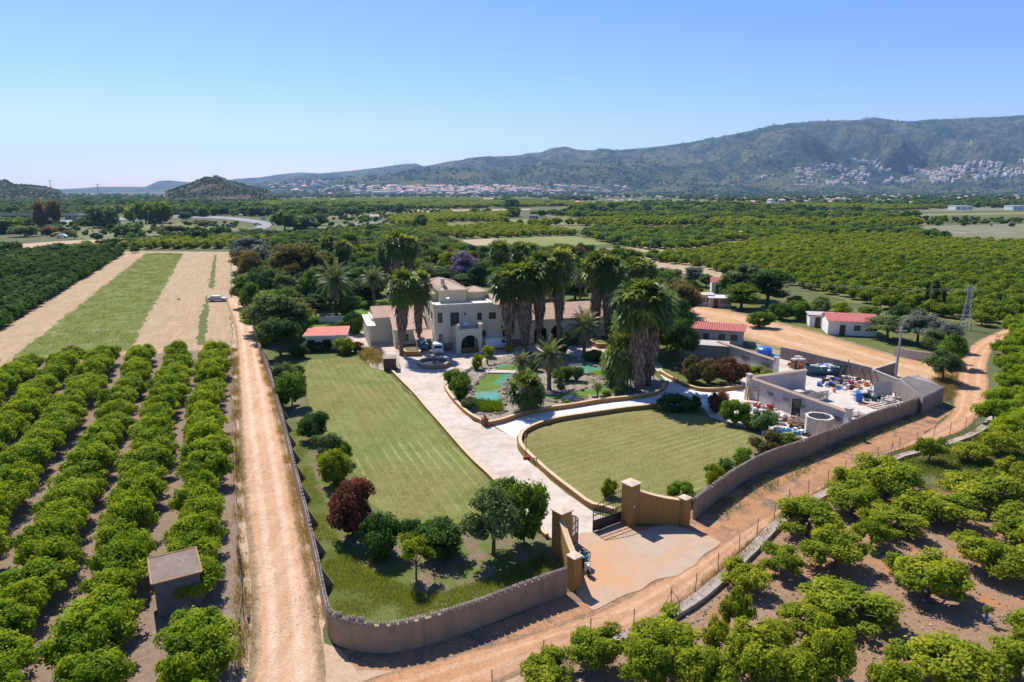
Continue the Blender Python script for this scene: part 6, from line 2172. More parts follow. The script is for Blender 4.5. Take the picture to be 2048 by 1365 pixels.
MB().box(-2.13, 0, .3, .08, 1.7, .2, 'steel').build('bumper', None, van2)

# blue loaded trailer beside it
t = empty('blue_trailer', G(846, 703) + Vector((0, 1.3, 0)), R(95), 'blue trailer loaded with gear beside the small white van', 'trailer')
MB().box(0, 0, .45, 2.6, 1.5, .12, 'cyan').box(0, -.73, .57, 2.6, .05, .5, 'cyan').box(0, .73, .57, 2.6, .05, .5, 'cyan').box(-1.28, 0, .57, .05, 1.4, .5, 'cyan').build('bed', None, t)
b = MB()
for x in (-1.25, 0, 1.25):
    for y in (-.7, .7):
        b.bar((x, y, 1.0), (x, y, 1.85), .035, 'cyan')
    b.bar((x, -.7, 1.85), (x, .7, 1.85), .035, 'cyan')
for y in (-.7, .7): b.bar((-1.25, y, 1.85), (1.25, y, 1.85), .035, 'cyan')
b.build('rack', None, t)
for s in (-1, 1): wheel(t, 0, s * .82, .3, .18, s)
b = MB()
rl = random.Random(8)
for i in range(14):
    b.ball((rl.uniform(-1, 1), rl.uniform(-.5, .5), rl.uniform(.8, 1.5)), rl.uniform(.2, .35), rl.choice(['cyan', 'bluepl', 'rust', 'steel']), i, .5, 6)
b.build('load', None, t)

# scooter by the gate
t = empty('motor_scooter', (5.35, 44.6, 0), R(-82), 'scooter with a blue jacket on it, parked behind the short gate pillar', 'scooter')
for x in (-.65, .7):
    o = MB().lathe([(.14, -.06), (.27, -.05), (.27, .05), (.14, .06)], 14, 'tyre').build('wheel', None, t)
    o.location = (x, 0, .27); o.rotation_euler = (PI / 2, 0, 0)
    MB().lathe([(0, -.045), (.15, -.045), (.15, .045), (0, .045)], 10, 'rim').build('rim', None, o)
b = MB().add([(-.95, -.14, .5), (-.2, -.16, .38), (.2, -.14, .3), (.3, -.14, .35), (-.1, -.14, .6), (-.9, -.13, .75), (-.95, .14, .5), (-.2, .16, .38), (.2, .14, .3), (.3, .14, .35), (-.1, .14, .6), (-.9, .13, .75)],
             [(0, 1, 2, 3, 4, 5), (11, 10, 9, 8, 7, 6)] + [(i, i + 6, (i + 1) % 6 + 6, (i + 1) % 6) for i in range(6)], 'blackiron')
b.build('body', None, t, bevel=.03)
MB().box(.42, 0, .3, .1, .42, .7, 'white').box(.62, 0, .75, .25, .2, .22, 'white').build('front_fairing', None, t, bevel=.03)
MB().box(-.45, 0, .76, .8, .3, .1, 'tyre').build('seat', None, t, bevel=.03)
MB().bar((.45, -.35, 1.05), (.45, .35, 1.05), .02, 'blackiron').bar((.45, 0, .95), (.68, 0, .3), .03, 'steel').build('handlebar', None, t)
MB().ball((.75, 0, .86), .09, 'rim').build('headlight', None, t)
b = MB()
b.ball((-.72, 0, 1.0), .33, 'tealdark', 3, .6, 8, .9).ball((-.45, .05, .92), .28, 'cyan', 5, .6, 8, .6)
o = b.build('draped_jacket')
o.location = (5.35, 44.6, 0); o.rotation_euler = (0, 0, R(-82))
setp(o, 'crumpled blue jacket heaped on the scooter seat', 'jacket')

# ---------------------------------------------------------------- garden shrubs and trees
GP = [  # shape, foot px, foot row, top row, width px, leaf, name, label
    ('shrub', 585, 822, 738, 66, 'midgreen', 'garden_shrub', 'tall bronze green bush beside the left boundary wall'),
    ('shrub', 572, 772, 722, 52, 'greygreen', 'garden_shrub', 'grey green bush at the top corner of the left lawn'),
    ('shrub', 628, 888, 822, 68, 'darkgreen', 'garden_shrub', 'round dark bush near the wall, uppermost of the lawn edge row'),
    ('shrub', 655, 938, 862, 64, 'greygreen', 'garden_shrub', 'loose grey green shrub in the lawn edge row'),
    ('shrub', 690, 935, 880, 40, 'midgreen', 'garden_shrub', 'small green bush behind the bright yellow green one'),
    ('shrub', 669, 980, 900, 68, 'lime', 'garden_shrub', 'bright yellow green rounded bush beside the left lawn'),
    ('shrub', 706, 1090, 955, 104, 'red', 'garden_shrub', 'big round dark red photinia bush beside the left lawn'),
    ('shrub', 766, 1130, 1028, 92, 'darkgreen', 'garden_shrub', 'dark green round bush right of the red photinia'),
    ('shrub', 822, 1100, 1040, 60, 'darkgreen', 'garden_shrub', 'low dark bush squeezed between two larger dark ones'),
    ('shrub', 882, 1136, 1042, 112, 'darkgreen', 'garden_shrub', 'broad dark green bush behind the lime sapling'),
    ('sapling', 833, 1180, 1068, 84, 'lime', 'young_tree', 'young lime green tree with bare stem on the near grass'),
    ('tree', 987, 1140, 972, 136, 'greygreen', 'garden_tree', 'grey green tree with a clear trunk left of the gate'),
    ('shrub', 1048, 1108, 955, 96, 'midgreen', 'garden_tree', 'dense bright green tree against the left gate pillar'),
    ('shrub', 1010, 1020, 955, 70, 'midgreen', 'garden_shrub', 'green bush behind the two trees by the drive'),
    ('shrub', 1217, 1000, 955, 36, 'lime', 'garden_shrub', 'small light green shrub behind the right gate leaf'),
    ('shrub', 1360, 1014, 964, 60, 'midgreen', 'garden_shrub', 'spreading dark shrub behind the right wing wall'),
    ('shrub', 1425, 976, 928, 42, 'lime', 'garden_shrub', 'pale yellowish shrub at the near end of the right wall bed'),
    ('shrub', 1449, 955, 914, 34, 'bluegreen', 'garden_shrub', 'small blue green bush next to the pale shrub'),
    ('shrub', 1482, 948, 896, 50, 'midgreen', 'garden_shrub', 'bright green bush in the middle of the right wall bed'),
    ('hedge', 1533, 918, 862, 82, 'redgreen', 'garden_shrub', 'wide bronze red photinia beside the right boundary wall'),
    ('hedge', 1580, 898, 866, 50, 'midgreen', 'garden_shrub', 'low green bush between the photinia and the wall'),
    ('shrub', 1526, 870, 818, 62, 'bluegreen', 'garden_shrub', 'round blue green bush in front of the workyard'),
    ('shrub', 1494, 862, 826, 30, 'lime', 'garden_shrub', 'small lime bush between the green and the blue green bushes'),
    ('shrub', 1468, 856, 796, 56, 'midgreen', 'garden_shrub', 'glossy bright green bush at the lawn corner'),
    ('shrub', 1437, 832, 780, 46, 'red', 'garden_shrub', 'reddish photinia bush at the head of the right lawn'),
    ('hedge', 1345, 830, 791, 78, 'darkgreen', 'garden_shrub', 'low dark bush on the far edge of the right lawn'),
    ('hedge', 1387, 826, 790, 36, 'darkgreen', 'garden_shrub', 'small dark bush right of the low dark one'),
    ('hedge', 1382, 772, 710, 56, 'redgreen', 'hedge', 'left third of the bronze photinia hedge behind the curved path'),
    ('hedge', 1418, 776, 716, 60, 'redgreen', 'hedge', 'middle of the bronze photinia hedge behind the curved path'),
    ('hedge', 1462, 776, 714, 72, 'red', 'hedge', 'right end of the photinia hedge, reddest part'),
    ('hedge', 1516, 764, 732, 62, 'lime', 'hedge', 'low bright green hedge beside the outer workyard wall'),
    # by the red roofed hut
    ('tree', 562, 722, 638, 88, 'darkgreen', 'garden_tree', 'dark bushy tree left of the red roofed hut'),
    ('tree', 545, 690, 590, 96, 'greygreen', 'garden_tree', 'wide grey green tree by the top of the pale track'),
    ('tree', 592, 670, 605, 56, 'lime', 'garden_tree', 'yellow green tree behind the red roofed hut'),
    ('tree', 536, 622, 534, 88, 'darkgreen', 'garden_tree', 'dark rounded tree at the garden corner by the track'),
    ('tree', 505, 590, 502, 60, 'brown', 'garden_tree', 'reddish brown tree at the upper left garden corner'),
    ('shrub', 638, 706, 682, 76, 'darkgreen', 'hedge', 'low dark hedge along the front of the hut'),
    ('shrub', 688, 712, 675, 46, 'lime', 'garden_shrub', 'pale yellow green bush at the hut corner'),
    ('shrub', 715, 708, 684, 28, 'red', 'garden_shrub', 'small reddish bush right of the pale bush'),
    ('shrub', 711, 672, 624, 50, 'darkgreen', 'garden_shrub', 'round dark bush between the basin and the villa'),
    ('shrub', 686, 668, 640, 30, 'midgreen', 'garden_shrub', 'green bush left of the round dark one'),
    ('hedge', 600, 720, 690, 40, 'darkgreen', 'garden_shrub', 'low dark bush under the trees left of the hut'),
    ('hedge', 595, 760, 730, 40, 'midgreen', 'garden_shrub', 'low green bush by the upper lawn corner'),
    # pond garden
    ('shrub', 912, 782, 738, 50, 'midgreen', 'garden_shrub', 'tall leafy bush at the left of the pond'),
    ('shrub', 922, 805, 752, 46, 'midgreen', 'garden_shrub', 'rounded green bush on the left pond bank'),
    ('shrub', 940, 825, 795, 34, 'greygreen', 'garden_shrub', 'low grey green plant at the left pond corner'),
    ('shrub', 955, 742, 708, 24, 'lime', 'garden_shrub', 'yellow green cactus like bush by the forecourt'),
    ('shrub', 978, 718, 690, 30, 'lime', 'garden_shrub', 'upright yellow green bush behind the pond'),
    ('shrub', 1018, 706, 688, 26, 'yellowflower', 'flowering_shrub', 'yellow and red flowering shrub in front of the side van'),
    ('shrub', 1070, 745, 715, 26, 'darkgreen', 'garden_shrub', 'dark plant between the island palms'),
    ('shrub', 1125, 768, 732, 50, 'midgreen', 'garden_shrub', 'green leafy clump on the pond island'),
    ('shrub', 1155, 766, 730, 26, 'bluegreen', 'garden_shrub', 'upright spiky clump on the island edge'),
    ('shrub', 1123, 782, 764, 20, 'greygreen', 'garden_shrub', 'small grey plant on the island shore'),
    ('shrub', 1213, 800, 780, 18, 'midgreen', 'garden_shrub', 'little bush by the right pond shore'),
    ('shrub', 1240, 795, 772, 26, 'greygreen', 'garden_shrub', 'grey bush at the right pond shore'),
    ('shrub', 1135, 812, 800, 18, 'lime', 'garden_shrub', 'tiny lime plant on the stony bed'),
    ('shrub', 1225, 742, 700, 46, 'midgreen', 'garden_shrub', 'green bush left of the great palm clump'),
    ('shrub', 1215, 738, 715, 30, 'greygreen', 'garden_shrub', 'pale bush on the far pond bank'),
    ('shrub', 1120, 715, 680, 40, 'darkgreen', 'garden_shrub', 'dark shrub below the short date palm'),
    ('shrub', 1190, 730, 700, 40, 'darkgreen', 'garden_shrub', 'dark spiky planting behind the pond'),
    ('tree', 1330, 735, 622, 70, 'darkgreen', 'garden_tree', 'dark tree right of the great palm clump'),
    ('tree', 1360, 745, 640, 70, 'darkgreen', 'garden_tree', 'dark broad tree above the photinia hedge'),
    ('tree', 1310, 700, 600, 50, 'midgreen', 'garden_tree', 'green tree behind the great palm clump'),
]
for sh, bx, by, ty, w, lf, nm, lb in GP:
    cat = 'hedge' if nm == 'hedge' else ('tree' if 'tree' in nm else 'shrub')
    gp = {'hedge': 'garden hedges', 'tree': 'trees in the estate garden', 'shrub': 'shrubs in the estate garden'}[cat]
    plant_px(sh, bx, by, ty, w, nm, lb, cat, lf, gp, back=0.42)

# backdrop trees behind the villa: (shape, centre px, foot row, top row, width, leaf, label)
BT = [('tall', 500, 540, 470, 62, 'silver', 'silver leaved tree at the head of the track'), ('tall', 530, 560, 492, 50, 'silver', 'second silver leaved tree by the garden corner'),
      ('tall', 578, 590, 482, 64, 'brown', 'tall bronze green eucalyptus, leftmost of the backdrop'), ('tall', 625, 590, 488, 58, 'brown', 'bronze eucalyptus left of the first date palm'), ('tall', 655, 575, 500, 50, 'greygreen', 'grey green tree between the left palms'),
      ('tall', 548, 585, 510, 50, 'midgreen', 'green tree below the silver trees'), ('tall', 610, 615, 540, 56, 'darkgreen', 'dark tree behind the watered lawn'), ('tall', 645, 560, 490, 44, 'midgreen', 'mid green tree behind the eucalyptus'),
      ('tall', 694, 545, 486, 44, 'lime', 'yellow green rounded tree behind the left palms'), ('tall', 722, 560, 500, 44, 'midgreen', 'green tree right of the yellow green one'), ('tall', 748, 545, 484, 50, 'lime', 'yellow green tree in the garden backdrop'), ('tall', 775, 545, 478, 46, 'lime', 'second yellow green tree, nearer the centre palms'),
      ('tall', 730, 590, 520, 60, 'darkgreen', 'dark tree behind the second date palm'), ('tall', 690, 590, 530, 50, 'darkgreen', 'dark tree behind the first date palm'), ('tall', 820, 560, 492, 44, 'greygreen', 'grey green tree above the villa roof left'), ('tall', 845, 548, 480, 48, 'midgreen', 'tall green tree above the villa roof'),
      ('tall', 872, 560, 490, 46, 'midgreen', 'tall green tree right of the villa ridge'), ('tall', 898, 570, 498, 40, 'lime', 'yellowish tree left of the purple tree'), ('tall', 882, 590, 540, 50, 'darkgreen', 'dark bush tree below the yellowish tree'), ('tall', 932, 580, 502, 48, 'purple', 'purple flowering jacaranda behind the villa'),
      ('tall', 925, 590, 545, 60, 'darkgreen', 'dark foliage under the purple jacaranda'), ('tall', 958, 590, 520, 34, 'darkgreen', 'dark tree right of the purple jacaranda'), ('tall', 985, 560, 510, 40, 'darkgreen', 'dark tree left of the centre palms'), ('tall', 1025, 540, 505, 50, 'midgreen', 'green tree behind the centre palms'),
      ('tall', 1000, 600, 545, 50, 'darkgreen', 'dark tree by the pool house'), ('tall', 1150, 600, 540, 50, 'darkgreen', 'dark tree behind the right wing'), ('tall', 1250, 600, 540, 44, 'greygreen', 'grey green tree behind the right palms'), ('tall', 1290, 590, 545, 50, 'midgreen', 'green tree at the right garden end'),
      ('tall', 505, 640, 560, 40, 'midgreen', 'green tree near the track top, below the dark one'), ('tall', 580, 640, 575, 50, 'midgreen', 'green tree right of the corner tree'), ('tall', 660, 620, 560, 40, 'darkgreen', 'dark tree behind the first date palm trunk'), ('tall', 1070, 600, 550, 60, 'darkgreen', 'dark tree between the centre palms'), ('tall', 1215, 610, 560, 50, 'darkgreen', 'dark tree behind the paired palms'),
      # right neighbour land
      ('tall', 1496, 600, 522, 72, 'greygreen', 'big grey green pine beside the neighbour houses'), ('tall', 1535, 612, 536, 70, 'darkgreen', 'big dark pine right of the grey green one'), ('tall', 1482, 618, 566, 56, 'midgreen', 'green tree by the lane behind the estate'), ('tall', 1590, 620, 590, 30, 'lime', 'small lime tree at the neighbour garden'),
      ('tall', 1325, 570, 532, 30, 'silver', 'olive tree in the row behind the white sheds, first'), ('tall', 1348, 572, 536, 28, 'silver', 'olive tree in the row behind the white sheds, second'), ('tall', 1385, 572, 532, 36, 'silver', 'olive tree in the row behind the white sheds, third'), ('tall', 1412, 576, 546, 26, 'greygreen', 'small olive tree right of the three'),
      ('tree', 1775, 680, 632, 70, 'greygreen', 'grey olive tree by the red roofed house'), ('tree', 1835, 690, 622, 70, 'silver', 'silvery olive tree left of the pylon'), ('tree', 1875, 700, 640, 60, 'silver', 'silvery olive tree at the foot of the pylon'), ('tree', 1905, 735, 668, 44, 'midgreen', 'green roadside bush below the pylon'),
      ('tree', 1885, 765, 700, 56, 'greygreen', 'grey green bush on the dry verge by the lane'), ('tree', 1870, 720, 660, 50, 'greygreen', 'olive tree behind the neighbour wall'), ('tree', 1680, 640, 605, 34, 'lime', 'small bright tree beside the red roofed house')]
for sh, bx, by, ty, w, lf, lb in BT:
    p = G(bx, by)
    wm = w * zdepth(p) / FPX * 1.25
    plant(sh, p.x, p.y, wm, max(1.5, height_at(p, ty)), 'jacaranda' if lf == 'purple' else 'garden_tree', lb, 'tree', 'trees behind and beside the villa garden', lf)
for bx, by, ty, w, lb in ((1849, 622, 566, 13, 'dark cypress, left of the three by the grove'), (1866, 626, 556, 17, 'tallest dark cypress, middle of the three by the grove'), (1883, 628, 578, 11, 'thin dark cypress, right of the three by the grove')):
    p = G(bx, by)
    plant('cypress', p.x, p.y, w * zdepth(p) / FPX, height_at(p, ty), 'cypress_tree', lb, 'tree', 'cypresses at the grove edge', None, wy=w * zdepth(p) / FPX)

# the dense mass of trees behind the villa: those nothing tells apart share a label
mr = random.Random(55)
mass = [(475, 510), (560, 505), (760, 505), (900, 520), (1010, 520), (1180, 520), (1300, 548), (1320, 600), (1240, 620), (1120, 590), (930, 585), (830, 580), (740, 575), (600, 600), (500, 620)]
for x, y in scatter_in(mass, 8.2, 3.2, mr) + scatter_in([(490, 610), (560, 600), (610, 650), (600, 700), (530, 700)], 6.5, 2, mr) + scatter_in([(1285, 640), (1330, 600), (1365, 650), (1385, 700), (1340, 730), (1300, 700)], 5.5, 1.5, mr) + scatter_in([(612, 600), (760, 590), (775, 615), (690, 620), (612, 625)], 7, 2, mr):
    lf = mr.choice(['darkgreen', 'midgreen', 'greygreen', 'midgreen', 'darkgreen', 'brown'])
    tone = {'darkgreen': 'dark green', 'midgreen': 'mid green', 'greygreen': 'grey green', 'brown': 'bronze green'}[lf]
    plant('tall' if mr.random() < .6 else 'tree', x, y, mr.uniform(6, 9.5), mr.uniform(5, 9.5), 'garden_tree', tone + ' tree merging into the dense planting behind the villa', 'tree', tone + ' trees massed behind the villa', lf)
for bx, by, ty, w, lf, lb in ((1325, 680, 625, 50, 'darkgreen', 'dark tree at the estate corner above the photinia hedge'), (1290, 720, 640, 60, 'midgreen', 'mid green tree pressed against the great palm clump'), (1345, 640, 590, 60, 'darkgreen', 'dark tree by the start of the orange lane'), (1305, 640, 570, 50, 'midgreen', 'tall green tree between palms and lane'),
                              (1240, 690, 630, 50, 'midgreen', 'leafy tree between the date palm and the great clump'), (1210, 640, 590, 44, 'greygreen', 'grey green tree under the paired palms'), (1150, 690, 655, 40, 'darkgreen', 'dark low tree beside the short date palm'), (700, 640, 590, 50, 'midgreen', 'green tree between the date palms on the lawn'),
                              (632, 640, 585, 50, 'darkgreen', 'dark tree at the edge of the watered lawn'), (770, 640, 600, 34, 'darkgreen', 'dark tree at the left end of the arcade'), (1380, 600, 560, 40, 'darkgreen', 'dark tree above the white sheds'), (1460, 600, 545, 44, 'darkgreen', 'dark tree right of the small red roof'),
                              (1600, 640, 600, 50, 'midgreen', 'bushy green tree on the upper side of the orange lane'), (1560, 640, 606, 40, 'darkgreen', 'dark bushy tree by the lane near the pines'), (1740, 645, 610, 40, 'midgreen', 'green tree behind the red roofed house'), (1800, 650, 610, 44, 'darkgreen', 'dark tree right behind the red roofed house'),
                              (1640, 630, 598, 34, 'greygreen', 'grey tree left behind the white shed'), (1850, 668, 622, 40, 'greygreen', 'grey green tree under the cypresses'), (1520, 655, 622, 44, 'midgreen', 'leafy bush on the lane edge below the pines'), (1350, 610, 580, 30, 'lime', 'light green bush left of the white sheds')):
    p = G(bx, by)
    plant('tall' if by - ty > 45 else 'shrub', p.x, p.y, w * zdepth(p) / FPX * 1.2, max(1.5, height_at(p, ty)), 'garden_tree', lb, 'tree', 'trees filling the estate edges and the lane side', lf)
# trees and bushes between the straw field and the motorway
for sh, bx, by, ty, w, lf, lb in (('tall', 268, 446, 408, 30, 'lime', 'bright green tree, left of the big clump by the motorway'), ('tall', 292, 448, 404, 36, 'midgreen', 'green tree, middle of the big clump by the motorway'), ('tall', 322, 447, 399, 36, 'lime', 'bright green tree, right of the big clump by the motorway'),
        ('tall', 210, 456, 410, 46, 'greygreen', 'wide grey green pine with several trunks by the motorway'), ('tall', 188, 452, 420, 20, 'darkgreen', 'thin dark tree beside the wide pine'), ('tall', 84, 452, 404, 26, 'russet', 'reddish bare tree in front of the flyover, left'), ('tall', 112, 452, 402, 26, 'russet', 'reddish bare tree in front of the flyover, right'),
        ('shrub', 50, 474, 450, 46, 'greygreen', 'grey bush by the slip road, left'), ('shrub', 100, 470, 452, 30, 'russet', 'reddish scrub beside the bare trees'), ('shrub', 140, 472, 460, 26, 'brown', 'brown bush behind the white car'), ('tall', 254, 474, 446, 44, 'midgreen', 'green bushy tree below the motorway clump'),
        ('shrub', 340, 466, 450, 40, 'brown', 'dark brown bush on the grass inside the motorway bend'), ('shrub', 408, 452, 440, 34, 'brown', 'dark reddish bush near the motorway bend'), ('tall', 372, 440, 424, 24, 'greygreen', 'grey tree beside the motorway'), ('tall', 438, 470, 452, 26, 'darkgreen', 'dark round tree before the slip road'),
        ('tall', 22, 514, 484, 44, 'darkgreen', 'dark tree at the left edge beyond the dark rows'), ('tall', 108, 514, 492, 26, 'darkgreen', 'small dark tree above the dark rows'), ('tall', 10, 468, 436, 50, 'midgreen', 'green trees at the left edge by the flyover'), ('tall', 570, 462, 424, 44, 'midgreen', 'dark tree at the right of the motorway bend'),
        ('tall', 612, 458, 428, 50, 'greygreen', 'grey green thicket right of the motorway'), ('tall', 640, 452, 425, 36, 'darkgreen', 'dark thicket tree further right of the motorway'), ('tall', 395, 484, 460, 40, 'darkgreen', 'dark tree behind the yellow green orchard rows'), ('shrub', 300, 490, 474, 60, 'greygreen', 'grey green thicket behind the orchard rows'), ('tall', 500, 474, 456, 40, 'midgreen', 'green tree below the motorway curve'),
        ('tall', 540, 476, 458, 40, 'darkgreen', 'dark trees below the motorway curve'), ('tall', 840, 448, 430, 24, 'darkgreen', 'dark round tree on the pale fields at centre'), ('shrub', 460, 484, 466, 50, 'greygreen', 'grey thicket before the motorway curve'), ('shrub', 170, 500, 484, 50, 'lime', 'light green reeds beside the gravel track')):
    p = G(bx, by)
    wm = w * zdepth(p) / FPX * 1.2
    sh = 'far' if sh == 'tall' else sh
    plant(sh, p.x, p.y, wm, max(1.5, height_at(p, ty)), 'roadside_tree' if sh == 'far' else 'roadside_bush', lb, 'tree' if sh == 'far' else 'bush', 'trees and bushes by the motorway', lf)
# ---------------------------------------------------------------- palms
FP = [fan_palm(1, 11, 7.6, 2.6, 62, .9), fan_palm(2, 10, 6.3, 2.5, 60, .78), fan_palm(3, 12, 9.8, 2.8, 64, .98)]
DP = [date_palm(1, 5.0, 3.7), date_palm(2, 6.0, 3.3), date_palm(3, 4.2, 3.0, 44)]
CLUMP = fan_palm(4, 3.0, 2.2, 2.0, 50, .8, .3)


def palm(proto, bh, x, y, h, s, name, label, group, lean=(0, 0)):
    t = empty(name, (x, y, 0), prnd.uniform(0, 6), label, 'palm', group)
    t.scale = (s, s, h / bh)
    for nm, me in zip(('crown', 'dead_fronds', 'trunk'), proto):
        if me is not None:
            link(nm, me, t)
    t.rotation_euler = (lean[0], lean[1], t.rotation_euler[2])
    return t


FPH = [11.8, 10.8, 12.8]
gf = 'tall fan palms with skirts of dead fronds'
for v, bx, by, ty, s, lb in ((0, 803, 712, 562, .95, 'leaning fan palm with thick skirt in the planter, left of the pair'), (1, 838, 704, 562, .85, 'slimmer fan palm in the planter, right of the pair'),
                             (0, 1017, 702, 552, 1.15, 'stout fan palm before the villa front, leftmost of its clump'), (2, 1050, 702, 548, 1.1, 'thick skirted fan palm before the villa front, second of its clump'), (0, 1078, 695, 528, 1.05, 'fan palm in the centre clump, third from the villa'),
                             (1, 1118, 690, 520, 1.05, 'tall fan palm before the right wing, tapered skirt'), (1, 1100, 640, 515, 1.0, 'fan palm behind the centre clump'), (1, 1000, 610, 498, 1.0, 'fan palm behind the villa roof, right side'), (0, 1040, 600, 500, 1.0, 'fan palm behind the centre clump, higher up'), (1, 1060, 580, 498, .95, 'small far fan palm over the centre clump'),
                             (2, 1190, 680, 526, .9, 'narrow fan palm by the right wing, left of the pair'), (2, 1215, 682, 534, .95, 'narrow fan palm by the right wing, right of the pair'), (0, 1262, 650, 532, 1.1, 'fan palm behind the great clump, left'), (1, 1285, 640, 535, 1.0, 'fan palm behind the great clump, right'),
                             (0, 795, 600, 480, 1.0, 'far fan palm above the left wing, dense crown'), (1, 822, 595, 486, 1.0, 'far fan palm above the left wing, brown trunk'), (1, 775, 590, 492, .95, 'far fan palm left of the two above the wing'), (1, 660, 560, 482, .95, 'fan palm rising in the left backdrop'), (0, 690, 575, 492, .95, 'fan palm behind the first date palm'), (1, 1135, 570, 500, .9, 'fan palm far behind the right wing'),
                             (2, 1275, 785, 588, 1.2, 'great fan palm with skirt to the ground, left of the near clump'), (2, 1297, 772, 602, 1.08, 'great fan palm with skirt, right of the near clump'), (2, 1262, 755, 640, 1.05, 'lower fan palm at the back of the near clump')):
    p = G(bx, by)
    palm(FP[v], FPH[v], p.x, p.y, height_at(p, ty), s, 'fan_palm', lb, gf, (prnd.uniform(-.02, .02), -.05 if bx == 803 else prnd.uniform(-.02, .02)))
DPH = [7.2, 8.2, 6.2]
gd = 'date palms with arching fronds'
for v, bx, by, ty, s, lb in ((0, 673, 640, 532, 1.3, 'large date palm with brown hanging fronds behind the basin'), (1, 749, 622, 536, 1.1, 'date palm left of the villa roof'), (1, 856, 592, 528, 1.0, 'date palm behind the villa ridge'), (0, 1168, 715, 628, .95, 'date palm in front of the right wing'),
                             (2, 1098, 780, 682, .95, 'largest date palm on the pond island'), (2, 1043, 762, 706, .6, 'small palm on the left of the pond island'), (2, 1265, 715, 620, .9, 'date palm behind the great palm clump'), (1, 1160, 610, 540, .85, 'date palm far behind the right wing'), (1, 1240, 640, 560, .85, 'date palm behind the paired narrow palms'), (0, 720, 600, 540, .9, 'date palm at the back of the watered lawn')):
    p = G(bx, by)
    palm(DP[v], DPH[v], p.x, p.y, height_at(p, ty), s, 'date_palm', lb, gd)
for bx, by, ty, s, lb in ((1050, 826, 764, 1.0, 'low bushy fan palm at the near pond shore, bright centre'), (1066, 818, 772, .8, 'second stem of the low fan palm at the near shore'), (1240, 780, 690, 1.1, 'low fan palm spreading left of the great clump'), (1225, 770, 715, .8, 'small low fan palm by the right pond bank')):
    p = G(bx, by)
    palm(CLUMP, 3.8, p.x, p.y, height_at(p, ty), s, 'fan_palm', lb, 'low bushy fan palms by the pond')


def spiky(bx, by, ty, wpx, label, trunk=True, leaf='bluegreen'):
    p = G(bx, by)
    h = height_at(p, ty)
    w = wpx * zdepth(p) / FPX
    t = empty('yucca', p, 0, label, 'yucca', 'spiky plants by the pond')
    zc = h * .55 if trunk else .1
    rng = np.random.default_rng(int(bx))
    n = 110
    d = unit(rng.normal(size=(n, 3)) + np.array([0, 0, .25]))
    s = unit(np.cross(d, rng.normal(size=(n, 3)))) * .035
    c = np.array([0, 0, zc])
    l = w / 2
    V = np.stack([c + d * .05 - s, c + d * l * .5 - s * 1.4, c + d * l, c + d * l * .5 + s * 1.4], 1).reshape(-1, 3)
    V[:, 2] = np.maximum(V[:, 2], .03)
    link('leaves', quads_mesh('leaves', V, np.arange(n * 4).reshape(n, 4), rng.uniform(0, 1, n), [L[leaf]]), t)
    if trunk:
        MB().bar((0, 0, -.05), (0, 0, zc), .13, 'palmtrunk', 7, .1).build('stem', None, t)
    return t


spiky(1195, 800, 756, 26, 'round headed blue yucca on the right pond bank')
spiky(1231, 794, 768, 16, 'small yucca right of the blue one')
spiky(963, 735, 700, 14, 'tall thin yucca by the forecourt', leaf='midgreen')
spiky(975, 730, 702, 14, 'second thin yucca by the forecourt', leaf='midgreen')
spiky(1180, 722, 700, 34, 'dark agave below the short date palm', False, 'darkgreen')
spiky(1208, 728, 712, 24, 'grey agave on the far bank', False, 'greygreen')

# rocks round the pond
rocks = [MB().ball((0, 0, 0), .5, 'rock', k, .9, 7, .6).mesh('rock') for k in range(6)]
rc = random.Random(21)
RKL = [[(974, 745), (960, 758), (947, 769), (944, 788), (946, 809), (975, 813), (1004, 811)], [(1028, 750), (1010, 770), (1008, 788), (1010, 805)], [(1092, 803), (1124, 804), (1190, 795), (1229, 790), (1252, 774)], [(1252, 770), (1240, 757), (1216, 742), (1168, 727)],
       [(1095, 792), (1150, 782), (1195, 774), (1212, 764), (1190, 753), (1165, 748)], [(985, 738), (1000, 729), (1040, 728), (1078, 736)], [(905, 775), (925, 752), (950, 735)], [(1005, 822), (985, 830), (960, 828), (940, 822)]]
for li, line in enumerate(RKL):
    pts = resample(smooth_line([G(*p).xy for p in line], .5), .62)
    side = ['left shore of the left pond', 'right shore of the left pond', 'near shore of the right pond', 'far shore of the right pond', 'island shore', 'shore of the upper inlet', 'bank by the forecourt', 'near corner of the pond garden'][li]
    for p in pts:
        if rc.random() < .12: continue
        o = link('rock', rc.choice(rocks))
        s = rc.uniform(.45, 1.25)
        o.scale = (s, s * rc.uniform(.7, 1.1), s * rc.uniform(.5, .9))
        o.location = (p.x + rc.uniform(-.3, .3), p.y + rc.uniform(-.3, .3), .1)
        o.rotation_euler = (0, 0, rc.uniform(0, 6))
        setp(o, 'brown garden rock edging the ' + side, 'rock', 'rocks on the ' + side)

